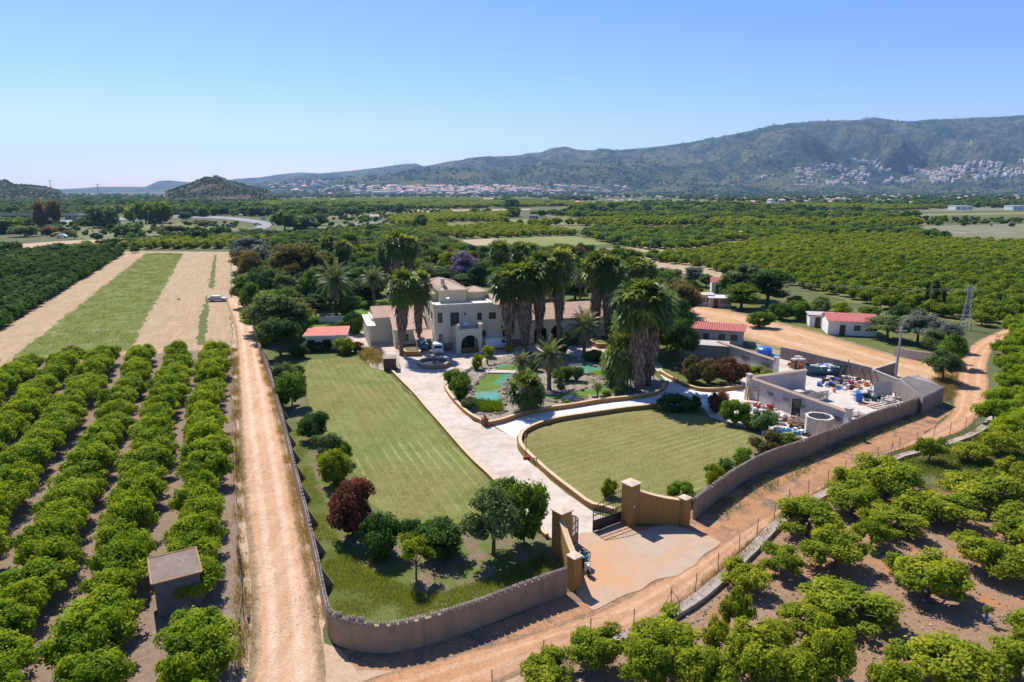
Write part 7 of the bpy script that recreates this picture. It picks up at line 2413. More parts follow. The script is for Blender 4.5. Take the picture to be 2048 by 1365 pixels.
# ---------------------------------------------------------------- workyard
def yard_wall(a, b, h, label, base_z=0.0, panels=0, post_at=(0,), group='rendered workyard walls with tile coping'):
    t = empty('yard_wall', (a.x, a.y, 0), math.atan2((b - a).y, (b - a).x), label, 'wall', group)
    Ln = (b - a).length
    MB().box(Ln / 2, 0, -.05, Ln, .28, h + .05, 'whitewall').build('wall', 'whitewall', t)
    for c in t.children: c.data.materials[0] = M['yardwall']
    if panels:
        for i in range(panels):
            x = Ln * (i + .55) / panels
            MB().box(x, -.15, .35, Ln / panels * .45, .03, h * .58, 'yardpanel').lathe([(0, 0), (Ln / panels * .225, 0), (Ln / panels * .225, .03), (0, .03)], 16, 'yardpanel').build('blind_arch', None, t)
            o = [c for c in t.children if c.name.startswith('blind_arch')][-1]
            me = o.data
            for v in me.vertices[8:]:
                x0, y0, z0 = v.co
                v.co = (x + x0, -.165 + (z0 - .0), .35 + h * .58 + y0 * .9)
    tl = MB()
    k = int(Ln / .26)
    for i in range(k):
        x = (i + .5) * Ln / k
        tl_ = None
    half = MB()
    vs = []
    for y0, z0 in ((-.34, 0), (0, .17)):
        for dx, dz in ((-.095, 0), (-.06, .085), (.06, .085), (.095, 0)):
            vs.append((dx, y0, z0 + dz))
    half.add(vs, [(0, 4, 5, 1), (1, 5, 6, 2), (2, 6, 7, 3), (0, 1, 2, 3), (0, 3, 7, 4)], 'rooftile_pale')
    vs2 = [(-x, -y, z) for x, y, z in vs]
    half.add(vs2, [(0, 4, 5, 1), (1, 5, 6, 2), (2, 6, 7, 3), (0, 1, 2, 3), (0, 3, 7, 4)], 'rooftile_pale')
    hm_ = half.mesh('roof_tile')
    MB().add([(0, -.3, h + .002), (Ln, -.3, h + .002), (Ln, .3, h + .002), (0, .3, h + .002), (0, 0, h + .15), (Ln, 0, h + .15)], [(3, 2, 1, 0), (0, 1, 5, 4), (2, 3, 4, 5), (0, 4, 3), (1, 2, 5)], 'rooftile').build('coping', None, t)
    for i in range(k):
        o = link('roof_tile', hm_, t)
        o.location = ((i + .5) * Ln / k, 0, h + .01)
    for s in post_at:
        MB().box(Ln * s, 0, 0, .6, .55, h + .45, 'cream_light').box(Ln * s, 0, h + .452, .75, .7, .1, 'cement').build('pier', None, t)
    return t


M['yardwall'] = plain('grey_lilac_render', (0.50, 0.455, 0.43), 0.9, 0.06, 1.0, stain=(0.40, 0.35, 0.32), streak=True)
M['yardpanel'] = plain('grey_render_panel', (0.44, 0.40, 0.385), 0.9, 0.06, 1.0)
HY = 2.75
pA, pB = G(1499, 756, HY).xy, G(1697, 826, HY).xy
pC = G(1612, 741, HY).xy
yard_wall(pA, pB, HY, 'long grey workyard wall with tile coping and blind arches', panels=6, post_at=(0, 1))
yard_wall(pC, pA, HY, 'short grey workyard wall with tile coping joining the long one', post_at=())
pD, pE = G(1436, 684, HY).xy, G(1553, 722, HY).xy
yard_wall(pD, pE, HY, 'outer grey yard wall with tile coping above the low hedge', panels=3, post_at=(1,))
for o in list(bpy.data.objects):
    if o.name.startswith('yard_wall'):
        pass


def at_ground(px, py): return G(px, py)


# octagonal tank of vertical planks
t = empty('plank_tank', G(1640, 872) + Vector((0, .6, 0)), R(10), 'octagonal pale plank tank open at the top inside the boundary wall', 'tank')
n = 8
for i in range(n):
    a0, a1 = 2 * PI * i / n, 2 * PI * (i + 1) / n
    for j in range(3):
        s0, s1 = (j + .04) / 3, (j + .96) / 3
        p = Vector((math.cos(a0), math.sin(a0), 0)).lerp(Vector((math.cos(a1), math.sin(a1), 0)), s0) * 1.45
        q = Vector((math.cos(a0), math.sin(a0), 0)).lerp(Vector((math.cos(a1), math.sin(a1), 0)), s1) * 1.45
        m = (p + q) / 2
        MB().box(m.x, m.y, 0, (q - p).length, .08, 2.05, 'paleplank', math.atan2((q - p).y, (q - p).x)).build('plank', None, t)
MB().lathe([(1.56, 2.06), (1.25, 2.06), (1.25, 2.14), (1.56, 2.14), (1.56, 2.06)], 8, 'paleplank').build('rim', None, t)
MB().lathe([(1.35, 1.1), (0, 1.1)], 8, 'dark').build('water', None, t)

# old boat full of rubbish
t = empty('old_boat', G(1650, 752), R(-14), 'old dark teal boat heaped with pale and yellow rubbish', 'boat')
b = MB()
secs = []
for i in range(11):
    s = i / 10
    wdt = 1.05 * math.sin(PI * (0.12 + .85 * s) ** .8) ** .6 if i < 10 else .06
    zt = 1.35 + 1.3 * max(0, s - .55) ** 1.5 + .25 * (1 - s)
    x = -2.9 + 5.8 * s
    secs.append([(x, -wdt, zt), (x, -wdt * .82, .7), (x, -wdt * .35, .15), (x, wdt * .35, .15), (x, wdt * .82, .7), (x, wdt, zt)])
vs = [p for s_ in secs for p in s_]
fs = []
for i in range(10):
    for j in range(5):
        fs.append((i * 6 + j, i * 6 + j + 1, i * 6 + j + 7, i * 6 + j + 6))
fs += [(0, 1, 2, 3, 4, 5)[::-1], tuple(60 + j for j in range(6))]
b.add(vs, fs, 'tealdark')
b.build('hull', None, t, smooth=False)
MB().bar((2.9, 0, 1.6), (3.05, 0, 2.7), .07, 'tealdark').build('stem_post', None, t)


def clutter(name, label, cx_, cy_, n, spread, mats, seed, hmax=.7, kinds='box', cat='rubbish', z=0.0):
    r = random.Random(seed)
    b = MB()
    for i in range(n):
        x, y = cx_ + r.gauss(0, spread), cy_ + r.gauss(0, spread * .7)
        s = r.uniform(.12, .55)
        m = r.choice(mats)
        if r.random() < .5:
            b.box(x, y, z, s * r.uniform(.6, 2.2), s, r.uniform(.08, hmax), m, r.uniform(0, 3))
        elif r.random() < .6:
            b.ball((x, y, z + s * .4), s * .8, m, i, .9, 6, .6)
        else:
            a = Vector((x, y, z + .1))
            b.bar(a, a + Vector((r.uniform(-1, 1), r.uniform(-1, 1), r.uniform(0, hmax))), .04, m, 5)
    o = b.build(name)
    setp(o, label, cat, None, 'stuff')
    return o


q = G(1648, 750)
clutter('rubbish_heap', 'pale yellow and white rubbish heaped in the old boat', q.x, q.y, 90, .9, ['paper', 'tan', 'white', 'paper', 'bluepl', 'cement'], 1, .5, z=1.1)
for (px, py, n, s, mats, lb, sd) in ((1520, 818, 60, .9, ['paper', 'cement', 'white', 'red'], 'white scrap and offcuts lying in front of the long yard wall', 2), (1560, 842, 55, 1.1, ['rust', 'steel', 'wood', 'cement'], 'grey metal scrap between the bushes and the trailer', 3),
                                     (1565, 868, 60, .8, ['paper', 'white', 'cyan', 'paper'], 'heap of white and blue bags by the boundary wall', 4), (1680, 768, 70, 1.5, ['steel', 'paper', 'dark', 'cement', 'bluepl'], 'mixed junk right of the boat', 5), (1715, 778, 40, 1.4, ['paper', 'rust', 'cement', 'orangepl'], 'scattered small junk in the middle of the yard', 6),
                                     (1730, 795, 55, 1.0, ['steel', 'dark', 'tealdark', 'cement'], 'coil and metal scrap behind the blue barrel', 7), (1575, 790, 50, 1.2, ['dark', 'tealdark', 'steel', 'rust'], 'dark machine parts in the shade of the short yard wall', 8), (1600, 735, 60, .8, ['rust', 'cement', 'red', 'wood'], 'rusty frames stacked beyond the yard', 9),
                                     (1712, 832, 25, .7, ['steel', 'wood', 'cement'], 'offcuts at the end of the long yard wall', 10), (1625, 792, 40, .7, ['steel', 'cement', 'wood'], 'scrap beside the cage crate', 11), (1790, 805, 30, .9, ['cement', 'steel', 'paleplank'], 'rubble beside the long beams', 12)):
    q = G(px, py)
    clutter('junk_pile', lb, q.x, q.y, n, s, mats, sd)
# crates, cages, barrels
t = empty('wire_cage', G(1640, 802) + Vector((0, .5, 0)), R(20), 'grey cage crate with vertical bars in the yard', 'crate')
b = MB()
for i in range(9):
    for y in (-.6, .6): b.box(-.95 + i * .2375, y, 0, .08, .05, 1.25, 'steel')
for i in range(6):
    for x in (-.98, .98): b.box(x, -.5 + i * .2, 0, .05, .08, 1.25, 'steel')
b.build('bar', None, t)
MB().box(0, 0, 1.252, 2.05, 1.3, .1, 'cement').build('lid', None, t)
t = empty('wire_cage', G(1600, 798) + Vector((0, .5, 0)), R(20), 'small grey crate left of the cage crate', 'crate')
MB().box(0, 0, .1, 1.1, .9, .8, 'steel').box(0, 0, .0, 1.2, 1.0, .1, 'wood').build('body', None, t)
MB().box(0, 0, .9, 1.2, 1.0, .06, 'cement').build('lid', None, t)
t = empty('plastic_barrel', G(1717, 804), 0, 'bright blue plastic barrel standing in the yard', 'barrel')
MB().lathe([(0, 0), (.36, 0), (.42, .15), (.43, .5), (.40, .56), (.43, .62), (.43, 1.05), (.38, 1.2), (.0, 1.2)], 16, 'bluepl').build('body', None, t, smooth=False)
MB().lathe([(.40, 1.17), (.40, 1.23), (0, 1.23)], 16, 'bluepl').build('lid', None, t)
for (px, py, m, lb, nm) in ((1702, 768, 'pink', 'magenta plastic tub in the yard', 'plastic_tub'), (1733, 774, 'orangepl', 'orange plastic object near the dark walls', 'plastic_tub'), (1716, 764, 'dark', 'black drum in the yard near the far side', 'drum')):
    o = MB().lathe([(0, 0), (.3, 0), (.42, .5), (.36, .5), (.28, .08), (0, .08)], 12, m).build(nm)
    o.location = G(px, py)
    setp(o, lb, 'tub' if 'tub' in nm else 'drum')
o = MB().box(0, 0, 0, 2.6, 1.3, .06, 'rust').build('rusty_plate')
o.location = G(1738, 810); o.rotation_euler = (0, 0, R(-18))
setp(o, 'flat rusty plate lying beside the blue barrel', 'metal plate')
for i, (px, py) in enumerate(((1655, 764), (1676, 766), (1668, 774))):
    t = empty('storage_crate', G(px, py), R(10 + i * 12), ['dark crate of scrap below the boat', 'brown crate of scrap right of the dark one', 'low crate in front of the scrap crates'][i], 'crate', 'crates below the boat')
    MB().box(0, 0, 0, 1.2, .9, .1, 'wood').box(0, -.43, .1, 1.2, .05, .5, ['frame', 'rust', 'wood'][i]).box(0, .43, .1, 1.2, .05, .5, 'frame').box(-.58, 0, .1, .05, .8, .5, 'frame').box(.58, 0, .1, .05, .8, .5, 'frame').build('body', None, t)
    MB().ball((0, 0, .4), .42, ['paper', 'rust', 'cement'][i], i, .8, 6, .6).build('content', None, t)
# stacks of rusty drums / bales beyond the wall
for i, (px, py, m) in enumerate(((1588, 738, 'rust'), (1602, 738, 'orangepl'), (1595, 733, 'rust'))):
    t = empty('pallet_stack', G(px, py), R(15), ['stack of reddish bricks on a pallet, left', 'stack of reddish bricks on a pallet, right', 'brick pallet behind the front two'][i], 'pallet', 'brick pallets beyond the yard')
    MB().box(0, 0, 0, 1.1, 1.0, .14, 'wood').build('pallet', None, t)
    MB().box(-.1, 0, .142, .55, .9, 1.25, m).box(.38, 0, .142, .3, .9, 1.2, 'cement').build('brick_stack', None, t)
    MB().box(0, 0, 1.4, .9, .9, .22, 'cement').build('wrap', None, t)
# poles against the wall
for i in range(3):
    o = MB().bar((0, 0, 0), (.55, .85, 2.5), .11, 'yellowwood', 8).build('leaning_pole')
    o.location = G(1489 + i * 5, 800)
    setp(o, ['yellow pine pole leaning on the wall end, left', 'yellow pine pole leaning on the wall end, middle', 'yellow pine pole leaning on the wall end, right'][i], 'pole', 'poles leaning on the wall end')
o = MB().bar((0, 0, 0), (0, 0, 2.3), .05, 'rust').bar((-.6, 0, 2.2), (.5, 0, 2.25), .04, 'rust').bar((0, 0, .4), (-.5, 0, .4), .05, 'rust').build('metal_stand')
o.location = G(1514, 815)
setp(o, 'rusty metal post with a cross arm before the long wall', 'stand')
t = empty('mirror_frame', G(1590, 838), R(-15), 'dark framed panel propped upright before the long wall', 'panel')
MB().box(-.45, 0, .5, .1, .08, 1.9, 'dark').box(.45, 0, .5, .1, .08, 1.9, 'dark').box(0, 0, .4, 1.0, .08, .1, 'dark').box(0, 0, 2.4, 1.0, .08, .1, 'dark').build('frame', None, t)
MB().box(0, 0, .5, .8, .03, 1.9, 'glass').build('pane', None, t)
MB().bar((-.4, 0, .4), (-.4, .5, 0), .04, 'rust').bar((.4, 0, .4), (.4, .5, 0), .04, 'rust').build('leg', None, t)
# trailer with scrap
t = empty('scrap_trailer', G(1600, 858) + Vector((0, .6, 0)), R(-22), 'low rusty trailer loaded with bars before the long wall', 'trailer')
MB().box(0, 0, .45, 2.4, 1.3, .1, 'rust').bar((-1.2, 0, .5), (-2.4, 0, .35), .04, 'rust').build('bed', None, t)
for s in (-1, 1): wheel(t, .2, s * .75, .3, .18, s)
b = MB()
for i in range(16):
    b.bar((rl.uniform(-1.2, .2), rl.uniform(-.6, .6), rl.uniform(.6, 1.1)), (rl.uniform(.4, 1.9), rl.uniform(-.8, .8), rl.uniform(.2, 1.2)), .035, rl.choice(['rust', 'steel', 'wood']))
b.build('load', None, t)
o = MB().lathe([(.2, 0), (.42, .03), (.42, .2), (.2, .23), (.2, 0)], 14, 'tyre').build('spare_tyre_ring')
o.location = G(1612, 872)
setp(o, 'old tyre lying flat beside the plank tank', 'tyre')
o.name = 'discarded_rubber_ring'
# long pale beams and grey slabs
t = empty('beam_stack', G(1770, 812), R(28), 'stack of long pale concrete beams near the boundary wall', 'beams')
for i in range(7):
    MB().box(rl.uniform(-.2, .2), -.9 + i * .3, .0 + (i % 2) * .16, 5.2, .2, .15, 'paleplank').build('beam', None, t)
t = empty('beam_stack', G(1790, 822), R(38), 'two long white beams lying along the boundary wall top', 'beams')
for i in range(3):
    MB().box(0, -.3 + i * .35, .3, 6.0, .16, .14, 'white').build('beam', None, t)
MB().box(-2, 0, 0, .3, 1.2, .3, 'cement').box(2, 0, 0, .3, 1.2, .3, 'cement').build('support', None, t)
for i in range(4):
    o = MB().box(0, 0, 0, .7, .08, 2.1, 'paleplank').build('leaning_slab')
    o.location = G(1752 + i * 9, 796)
    o.rotation_euler = (R(-18), 0, R(-20 + i * 4))
    setp(o, ['greenish', 'tallest', 'broad', 'small'][i] + ' grey slab leaning against the dark pen wall, ' + nth(i) + ' from the left', 'slab', 'slabs leaning on the pen wall')
# dark block pens with corrugated lean-to
penA, penB, penC = G(1742, 768).xy, G(1818, 800).xy, G(1790, 752).xy
t = empty('block_pen', (0, 0, 0), 0, 'roofless dark block pen in the far corner of the yard', 'pen')
def bw(a, b_, h):
    w_, _ = wall_mb([a, (a + b_) / 2, b_], h, .2, 'darkblock')
    w_.build('wall', None, t)
    a2, b2 = a, b_
    w_, _ = wall_mb([a, (a + b_) / 2, b_], .08, .26, 'cement', z0=h + .1)
    w_.build('coping', None, t)
bw(penA, penB, 2.0)
bw(penA, penC, 2.0)
t = empty('lean_to_shed', (0, 0, 0), 0, 'long lean-to with a ribbed grey brown roof in the yard corner', 'shed')
r0, r1, r2, r3 = G(1888, 775, 2.2), G(1848, 795, 2.2), G(1795, 757, 2.7), G(1836, 750, 2.7)
b = MB()
tile_slope_trap(b, tuple(r1), tuple(r0), tuple(r3), tuple(r2), 'corrug', .42, .12)
b.build('roof', None, t)
b = MB()
for a, c in ((r0, r1), (r1, r2), (r2, r3), (r3, r0)):
    w_, _ = wall_mb([a.xy.lerp(c.xy, s / 4) for s in range(5)], 2.0, .18, 'darkblock', hfun=lambda s, a=a, c=c: (a.z + (c.z - a.z) * s) - .06)
    b.add(w_.v, w_.f, 'darkblock')
b.build('wall', None, t)
# far yard wall with A-frames
aw = [G(*p).xy for p in ((1560, 718), (1600, 727), (1650, 740), (1700, 752), (1745, 764))]
t = empty('block_wall', (0, 0, 0), 0, 'dark block wall along the far side of the yard', 'wall')
w_, _ = wall_mb(smooth_line(aw, 1.0), 2.0, .2, 'darkblock')
w_.build('wall', None, t)
for i, (px, py) in enumerate(((1686, 762), (1698, 765), (1722, 768), (1735, 771), (1748, 775), (1762, 774))):
    o = MB().bar((-.7, 0, 0), (0, 0, 2.3), .06, 'rust').bar((.7, 0, 0), (0, 0, 2.3), .06, 'rust').bar((-.4, 0, .9), (.4, 0, .9), .04, 'rust').build('a_frame')
    o.location = G(px, py); o.rotation_euler = (R(-12), 0, R(-18))
    setp(o, 'rusty A shaped frame leaning on the far yard wall, ' + nth(i) + ' from the left', 'metal frame', 'A frames on the yard wall')
o = MB().lathe([(0, 0), (1.1, 0), (1.25, .4), (1.2, 1.2), (.8, 1.5), (0, 1.5)], 14, 'bluepl').build('water_tank')
o.location = G(1528, 712)
setp(o, 'dark blue round tank behind the outer yard wall', 'tank')
o = MB().box(0, 0, .3, 4.0, .8, .15, 'cyan').box(-1.6, 0, 0, .2, .7, .3, 'steel').box(1.6, 0, 0, .2, .7, .3, 'steel').build('work_bench')
o.location = G(1562, 716); o.rotation_euler = (0, 0, R(-20))
setp(o, 'long light blue bench behind the outer yard wall', 'bench')

# neighbour buildings (softened in the photograph: plain forms)
def small_house(px, py, rz, w, d, h, roof, wallm, label, name='neighbour_house', rh=1.2, cat='house', doors=True, flat=False):
    t = empty(name, G(px, py), rz, label, cat)
    MB().box(0, d / 2, 0, w, d, h, wallm).build('wall', None, t)
    b = MB()
    if flat:
        b.box(0, d / 2, h + .002, w + .5, d + .5, .18, roof)
    else:
        e = .35
        b.add([(-w / 2, 0, h - .01), (w / 2, 0, h - .01), (w / 2, d, h - .01), (-w / 2, d, h - .01), (-w / 2, d / 2, h + rh - .06), (w / 2, d / 2, h + rh - .06)], [(0, 4, 3), (1, 2, 5)], wallm)
        tile_slope_trap(b, (-w / 2 - e, -e, h - .05), (w / 2 + e, -e, h - .05), (w / 2 + e, d / 2, h + rh), (-w / 2 - e, d / 2, h + rh), roof, .4, .1)
        tile_slope_trap(b, (w / 2 + e, d + e, h - .05), (-w / 2 - e, d + e, h - .05), (-w / 2 - e, d / 2, h + rh), (w / 2 + e, d / 2, h + rh), roof, .4, .1)
    b.build('roof', None, t)
    if doors:
        MB().box(-w * .2, -.03, 0, 1.0, .06, 2.0, 'frame').build('door', None, t)
        for x in (w * .1, w * .33):
            f = MB().box(x, -.03, 1.0, 1.1, .06, 1.0, 'frame').build('window', None, t)
            MB().box(x, -.07, 1.08, .9, .02, .84, 'glass').build('pane', None, f)
    return t


small_house(1703, 672, R(-14), 8.5, 6, 2.8, 'pinkroof', 'whitewall', 'white house with a red roof beyond the orange lane', rh=1.0)
small_house(1645, 655, R(-14), 5, 4, 2.3, 'cement', 'whitewall', 'low white shed left of the red roofed house', 'neighbour_shed', cat='shed', flat=True)
small_house(1400, 612, R(-10), 6, 4, 2.5, 'cement', 'whitewall', 'pale flat shed behind the estate trees, left', 'neighbour_shed', cat='shed', flat=True)
small_house(1440, 616, R(-10), 5, 4, 2.2, 'white', 'cement', 'white topped shed behind the estate trees, right', 'neighbour_shed', cat='shed', flat=True)
small_house(1442, 586, R(-10), 5, 4, 2.8, 'pinkroof', 'whitewall', 'small red roofed house behind the white sheds', rh=1.1)
small_house(1432, 690, R(-20), 9, 5.5, 2.8, 'pinkroof', 'cement', 'long shed with a faded red roof beside the lane', 'neighbour_shed', cat='shed', rh=.7)
small_house(1408, 722, R(-18), 7, 3.5, 2.5, 'cement', 'darkblock', 'open carport with a pale flat roof behind the hedge', 'carport', cat='carport', flat=True, doors=False)
nw = [G(*p).xy for p in ((1790, 712), (1840, 722), (1905, 728))]
t = empty('garden_wall', (0, 0, 0), 0, 'pale garden wall of the neighbour beside the lane', 'wall')
w_, _ = wall_mb(smooth_line(nw, 1.0), 1.5, .2, 'cement')
w_.build('wall', None, t)
t = empty('utility_pole', G(1790, 762), 0, 'grey concrete utility pole standing by the lane', 'pole')
MB().bar((0, 0, 0), (0, 0, 8.0), .2, 'cement', 8, .12).build('pole', None, t)
MB().box(0, 0, 7.3, 1.6, .12, .12, 'steel').build('crossarm', None, t)
# blurred pale car at the top of the track
prof = [(-2.1, .3), (2.1, .3), (2.15, .6), (1.9, .85), (1.1, .95), (.5, 1.42), (-1.2, 1.45), (-1.9, 1.0), (-2.15, .9)]
car = van(G(436, 603), R(8), 'silver car parked in the field at the top of the pale track', 4.3, 1.75, 1.45, prof, 'steel', None, name='parked_car')
car['category'] = 'car'
for x in (-1.35, 1.35):
    for s in (-1, 1): wheel(car, x, s * .78, .31, .2, s)
MB().box(-.3, 0, .98, 1.7, 1.6, .36, 'glass').build('window', None, car)
o = MB().ball((0, 0, .25), .28, 'dark', 2, .5, 6, .7).bar((.2, 0, .2), (.5, 0, .35), .08, 'dark').build('dog')
o.location = G(357, 601)
setp(o, 'small dark animal in the middle of the straw field', 'animal')
o = link('dry_bush', P['shrub'][1])
o.location = G(144, 702); o.scale = (.45, .45, .35)
o.material_slots[0].link = 'OBJECT'; o.material_slots[0].material = L['russet']
setp(o, 'dry brown bush at the lower edge of the green strip', 'bush')

# ---------------------------------------------------------------- pylons and wires
def pylon(base, h, label, arm=3.4, wbase=1.0, m='steel', group='lattice pylons', brace_n=9, r=.05):
    t = empty('electricity_pylon', base, R(35), label, 'pylon', group)
    b = MB()
    hw = lambda z: wbase / 2 * (1 - .62 * z / h)
    cs = ((-1, -1), (1, -1), (1, 1), (-1, 1))
    for sx, sy in cs:
        b.bar((sx * hw(0), sy * hw(0), 0), (sx * hw(h), sy * hw(h), h), r, m, 4)
    for i in range(brace_n):
        z0, z1 = h * i / brace_n, h * (i + 1) / brace_n
        for k in range(4):
            (ax, ay), (bx_, by_) = cs[k], cs[(k + 1) % 4]
            b.bar((ax * hw(z0), ay * hw(z0), z0), (bx_ * hw(z1), by_ * hw(z1), z1), r * .6, m, 3)
            b.bar((bx_ * hw(z0), by_ * hw(z0), z0), (ax * hw(z1), ay * hw(z1), z1), r * .6, m, 3)
    b.build('mast', None, t)
    for s in (-1, 1):
        c = MB()
        c.bar((0, -.25, h), (s * arm, 0, h + .5), r, m, 4).bar((0, .25, h), (s * arm, 0, h + .5), r, m, 4).bar((0, 0, h + .9), (s * arm, 0, h + .5), r, m, 4).bar((s * arm * .5, -.12, h + .25), (s * arm * .5, 0, h + .72), r * .6, m, 3)
        c.build('crossarm', None, t)
    c = MB().bar((0, 0, h), (0, 0, h + .95), r, m, 4)
    for x in (-arm, -arm * .5, arm * .5, arm):
        c.bar((x, 0, h + .45), (x, 0, h - .15), .05, 'white', 5)
    c.build('insulator', None, t)
    return t


pb = G(1929, 660)
hp = height_at(pb, 580)
pylon(pb, hp, 'lattice electricity pylon with wide arms beside the orange lane', 2.4, 1.6)
far_end = at(1290, 500, 330)
wires = MB()
arm_d = Vector((math.cos(R(35)), math.sin(R(35)), 0))
for k, x in enumerate((-2.4, 1.2, 2.4)):
    a = pb + arm_d * x + Vector((0, 0, hp - .15))
    for tgt, n_, sag in ((Vector((pb.x - 75, pb.y + 190, 7)) + arm_d * x, 26, 6.0), (Vector((pb.x + 60, pb.y - 35, hp)) + arm_d * x, 14, 1.5)):
        prev = a
        for i in range(1, n_ + 1):
            s = i / n_
            p = a.lerp(tgt, s) - Vector((0, 0, sag * 4 * s * (1 - s)))
            wires.bar(prev, p, .006, 'steel', 3)
            prev = p
o = wires.build('power_line')
setp(o, 'sagging power wires running from the pylon over the groves', 'wires')
t = pylon(at(1302, 487, 330) * 1.0 if False else G(1300, 512), 6.0, 'thin power pole in the dry strip beyond the estate', 1.0, .5)
for px, py, ty, lb in ((103, 388, 362, 'thin pylon on the left skyline by the wooded hill'), (197, 388, 370, 'thin far pylon on the left skyline')):
    q = at(px, 386, 1500)
    q.z = 0
    pylon(q, height_at(q, ty), lb, 4, 3, r=.25)
for i, px in enumerate((790, 806, 812, 818)):
    k = hill_pt(zh1, px, 331, 4000, 9300)
    if k is None:
        k = Vector((0, 0, 0))
        continue
    o = MB().bar((0, 0, 0), (0, 0, 55 + i * 8), 2.4, 'steel', 4, 1.0).build('radio_mast')
    o.location = k
    setp(o, 'radio mast on the dark hilltop, ' + nth(i) + ' from the left', 'mast', 'masts on the hilltop')

# ---------------------------------------------------------------- motorway bridge, cars, far farms
t = empty('motorway_bridge', (0, 0, 0), 0, 'long grey concrete flyover at the left with paired piers', 'bridge')
a, c = at(-60, 428, 640), at(165, 431, 640)
d = (c - a)
ang = math.atan2(d.y, d.x)
m_ = (a + c) / 2
MB().box(m_.x, m_.y, 3.6, d.length, 12, 1.4, 'cement', ang).build('deck', None, t)
MB().box(m_.x, m_.y - 6.1, 5.0, d.length, .3, 1.0, 'steel', ang).build('parapet', None, t)
for px in (135, 140, 147, 60, 66, 5):
    q = at(px, 431, 638)
    MB().box(q.x, q.y, 0, 1.6, 6, 3.6, 'cement').build('pier', None, t)
carm = MB()
prof = [(-2.1, .3), (2.1, .3), (2.15, .6), (1.9, .85), (1.1, .95), (.5, 1.42), (-1.2, 1.45), (-1.9, 1.0), (-2.15, .9)]
cols = {'white': 'white', 'dark grey': 'blackiron', 'silver': 'steel', 'dark blue': 'tealdark'}
for i, (px, py, cl, lb) in enumerate(((126, 477, 'white', 'white car on the slip road at the left'), (196, 474, 'dark blue', 'dark blue car on the slip road behind the white one'), (349, 428, 'dark grey', 'dark car entering the motorway bend'), (402, 430, 'silver', 'silver car on the far side of the bend'), (422, 430, 'white', 'white car following on the far side of the bend'),
                                      (480, 433, 'white', 'white car at the top of the motorway curve'), (528, 440, 'dark grey', 'dark car on the outer motorway curve'), (547, 440, 'silver', 'silver car on the outermost motorway curve'), (515, 452, 'silver', 'silver car on the inner motorway curve'), (463, 457, 'dark grey', 'dark lorry coming out of the curve'))):
    q = G(px, py)
    q.z = .38
    cc = van(q, R([0, 5, -8, 0, 4, -12, -50, -60, 20, 15][i]), lb, 4.3, 1.8, 1.45, prof, cols[cl], 'cars on the motorway', name='moving_car')
    cc['category'] = 'car'
    cc.scale = (1.4, 1.4, 1.4)
    MB().box(-.3, 0, 1.0, 1.75, 1.66, .33, 'glass').build('window', None, cc)
    for x in (-1.35, 1.35):
        for s in (-1, 1):
            o = MB().box(x, s * .82, 0, .6, .2, .6, 'tyre').build('wheel', None, cc)


def farm(px, py, w, d, h, wallm, roof, label, rz=0.0, flat=True, rh=2.0, name='farm_building', wins=3):
    t = empty(name, G(px, py), rz, label, 'farm building' if 'farm' in name else 'house')
    MB().box(0, 0, 0, w, d, h, wallm).build('wall', None, t)
    b = MB()
    if flat:
        b.box(0, 0, h + .01, w + .6, d + .6, .5, roof)
    else:
        b.add([(-w / 2 - .5, -d / 2 - .5, h), (w / 2 + .5, -d / 2 - .5, h), (w / 2 + .5, d / 2 + .5, h), (-w / 2 - .5, d / 2 + .5, h), (-w / 2, 0, h + rh), (w / 2, 0, h + rh)], [(0, 1, 5, 4), (2, 3, 4, 5), (0, 4, 3), (1, 2, 5)], roof)
    b.build('roof', None, t)
    for i in range(wins):
        MB().box(-w / 2 + w * (i + .5) / wins, -d / 2 - .05, h * .35, w * .07 + .4, .1, h * .35, 'dark').build('window', None, t)
    return t


for a in ((1612, 426, 26, 10, 5, 'whitewall', 'white', 'long white warehouse in the fields at right'), (1040, 414, 30, 14, 5, 'whitewall', 'white', 'low white farm building left of the dark trees'), (1488, 474, 13, 6, 2.6, 'cement', 'cement', 'low grey flat building in the grove'),
          (750, 440, 8, 7, 3, 'whitewall', 'rooftile', 'small white hut in the far fields'), (668, 404, 10, 8, 5, 'whitewall', 'rooftile', 'white farmhouse with bright gable far off'), (370, 408, 8, 8, 9, 'whitewall', 'white', 'pale tower block house near the small hill'), (960, 416, 22, 9, 4, 'darkblock', 'cement', 'grey barn in the middle distance'),
          (68, 390, 30, 14, 10, 'whitewall', 'white', 'white building under the left hill'), (335, 398, 50, 16, 8, 'cream', 'rooftile', 'long pale building before the small hill'), (1068, 438, 8, 7, 3, 'cement', 'cement', 'small grey hut beside two dark trees'), (980, 404, 30, 12, 6, 'cream', 'rooftile', 'cream house among trees in the middle distance'),
          (1270, 412, 22, 10, 4, 'cement', 'cement', 'grey shed in the central fields'), (1920, 420, 26, 14, 5, 'whitewall', 'white', 'white villa with a pale roof at far right'), (2030, 421, 22, 14, 6, 'whitewall', 'white', 'white house at the right edge of the fields'), (1750, 410, 20, 12, 5, 'whitewall', 'white', 'white house with grey roof among trees')):
    farm(*a[:7], label=a[7], flat=a[6] != 'rooftile', rz=R(rl.uniform(-12, 12)))

